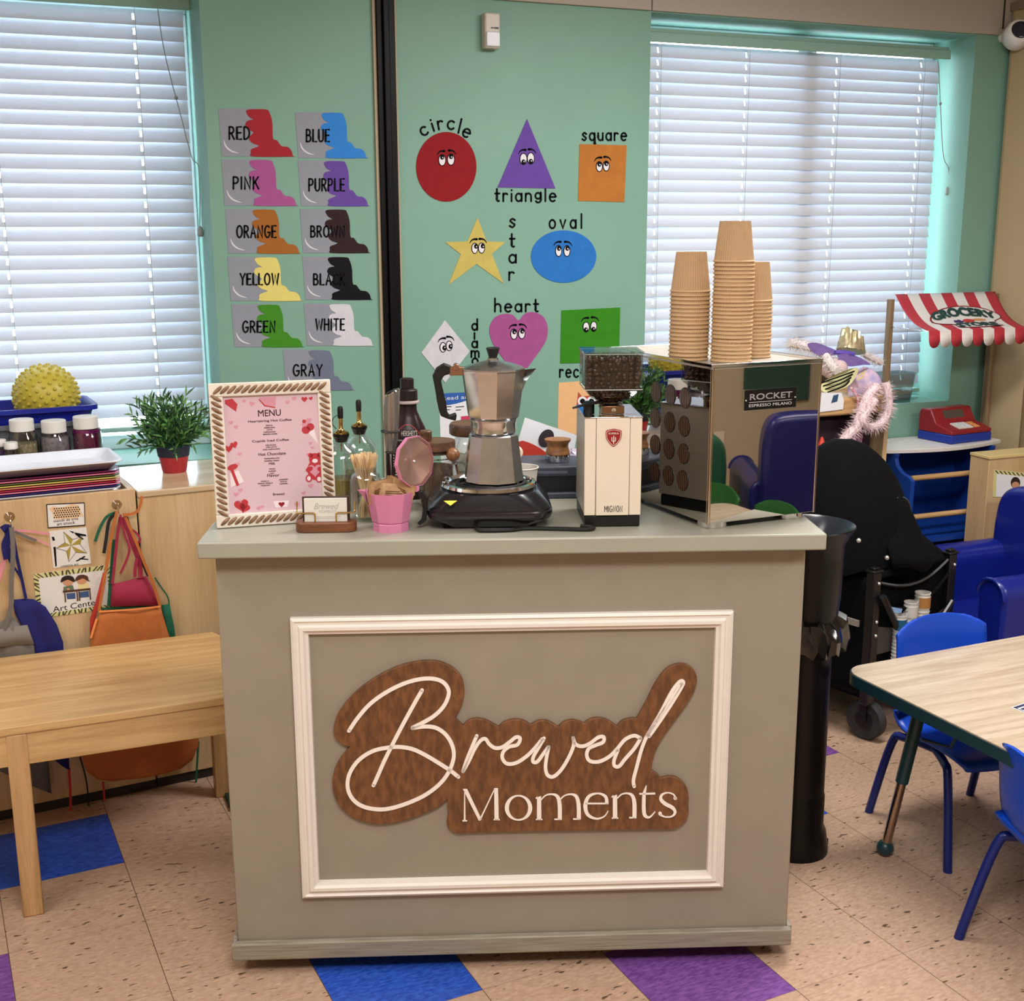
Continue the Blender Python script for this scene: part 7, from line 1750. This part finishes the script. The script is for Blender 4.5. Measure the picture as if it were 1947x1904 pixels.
# gold crown
gc = yp(1618, 668, 3.72)
GO = mat('crown_gold', '#b6a884', rough=.35, metal=.5, var=.2, vscale=40)
mb = M(); nn = 48; rings = []; random.seed(8)
for j in range(9):
    v = j/8
    rings.append([((.058-.016*v+.004*sin(i*1.9)*v+random.uniform(-.003, .003))*cos(2*pi*i/nn), (.046-.014*v+.004*sin(i*1.9)*v)*sin(2*pi*i/nn), .062*v-.012*v*cos(2*pi*i/nn)+(.012*(1-abs((i % 8)-4)/4) if j == 8 else 0)+random.uniform(-.002, .002)) for i in range(nn)])
mb.loft(rings, True, True)
cw_ = obj('crown', mb, GO, None); cw_.location = gc; cw_.rotation_euler = (radians(-14), radians(14), 0); tag(cw_, 'crumpled gold fabric crown on top of the purple wings', 'costume crown')
# striped bee wing, tutu, beads, red cone
BEE = mat('bee_cream', '#cfcf9a', rough=.6)
bp = yp(1595, 735, 3.58)
bee = thing('bee_cape', 'cream and black striped bee costume hanging over the cabinet rail', 'costume', tuple(bp))
bf = lambda a, b, h: tuple(on_y(a, b, 3.575-.02*sin(min(1, max(0, (a-1560)/80))*pi)-h))
obj('cloth', M().prism(spline([(1564, 728), (1590, 712), (1622, 700), (1632, 704), (1622, 725), (1605, 738), (1575, 746), (1562, 742)], 4, True), bf, 0, .006), BEE, bee, space='world', smooth=0)
mb = M()
for k in range(4):
    q0, q1_, q2 = [(1562+4*k, 728+6*k), (1592+4*k, 718+5.5*k), (1624-3*k, 706+6*k)]
    mb.ribbon(spline([q0, q1_, q2], 5), 2.6, bf, .006, .0075)
obj('stripes', mb, INK, bee, space='world', smooth=0)
obj('bow', M().ribbon([(1632, 716), (1645, 706), (1640, 718), (1630, 722)], 2.5, bf, .006, .012), MATS['mural_yellow'], bee, space='world', smooth=0)
ttp = yp(1640, 735, 3.66)
mb = M().sphere((0, 0, 0), 1, 36, 22, (.062, .055, .055)); random.seed(6); mb.v = [(x*(1+.30*sin(55*z+30*x)+.12*random.random()), y*(1+.25*sin(70*x)), z*(1+.28*sin(80*x+40*y)+.12*random.random())) for x, y, z in mb.v]
o = obj('tulle_skirt', mb, mat('tulle_pink', '#c8aab8', rough=.8, col2='#9a90b8', vscale=30), None); o.location = ttp; tag(o, 'heaped pink and lilac tulle skirt behind the bee costume', 'costume skirt')
mb = M().sphere((0, 0, 0), 1, 20, 12, (.05, .05, .04)); o = obj('fleece_roll', mb, mat('fleece', '#cdb6b6', rough=.95, bump=.8, bscale=300), None); o.location = yp(1585, 700, 3.66); tag(o, 'pinkish white fleece bundle under the purple wings', 'costume')
pk = M().prism(spline([(1615, 820), (1640, 812), (1638, 845), (1632, 860), (1600, 862)], 2, True), lambda a, b, h: tuple(on_y(a, b, dy-.012-h)), 0, .003)
tag(obj('floral_cloth', pk, mat('floral_pink', '#c9a0b4', rough=.8, col2='#8e5a80', vscale=90), None, smooth=0), 'pink floral cloth hanging behind the feather boa', 'cloth')
mb = M()
for k in range(26):
    u = k/25; q = yp(1618+14*sin(u*2.2), 738+40*u, dy-.016); mb.sphere(tuple(q), .0052, 8, 5)
o = obj('bead_necklace', mb, mat('beads', '#c05a6c', rough=.3, col2='#d8c8cc', vscale=160), None); tag(o, 'string of red and white beads hanging over the cabinet rail', 'necklace')
cn = yp(1556, 880, 3.5)
o = obj('red_cone', M().lathe([(.001, 0), (.060, 0), (.058, .012), (.004, .165), (.001, .166)], 28), mat('cone_red', '#b8301e', rough=.25), None); o.location = (cn.x-.005, cn.y-.02, cn.z-.07); tag(o, 'shiny red plastic cone behind the espresso machine', 'cone')
o2 = obj('dark_costume', M().box(dxl+.03, dxr-.03, dy+.05, dy+.30, .32, dz-.06), mat('costume_dark', '#170d16', rough=.8, col2='#2a1020', vscale=14, vstretch=(6, 1, .5)), None, bevel=.02, loc=((dxl+dxr)/2, dy+.18, .32)); tag(o2, 'dark costumes hanging inside the dress-up cabinet', 'costumes')
# small stool carrying the cone
st_ = thing('toy_box', 'toy box hidden behind the espresso machine under the red cone', 'box', (cn.x-.005, cn.y-.02, 0))
obj('box', M().box(-.07, .07, -.045, .05, 0, cn.z-.072), mat('box_dark', '#241c18', rough=.7), st_)
obj('lid', M().box(-.073, .073, -.048, .053, cn.z-.085, cn.z-.0705), MATS['box_dark'], st_)
# clear bin on the window ledge
cb0 = on_y(1694, 765, 4.0); cb1 = on_y(1728, 725, 4.0)
cb = thing('clear_bin', 'clear plastic bin on the window ledge behind the stand pole', 'bin', (cb0.x+.02, 4.015, .9205))
obj('bin', M().loft([ring(.065, .04, 0, .015), ring(.078, .05, .115, .02), ring(.082, .054, .116, .02), ring(.082, .054, .121, .02), ring(.076, .048, .121, .02), ring(.062, .038, .004, .015)]), glass('bin_clear', '#cfdcdc', tint=.08), cb, smooth=40)
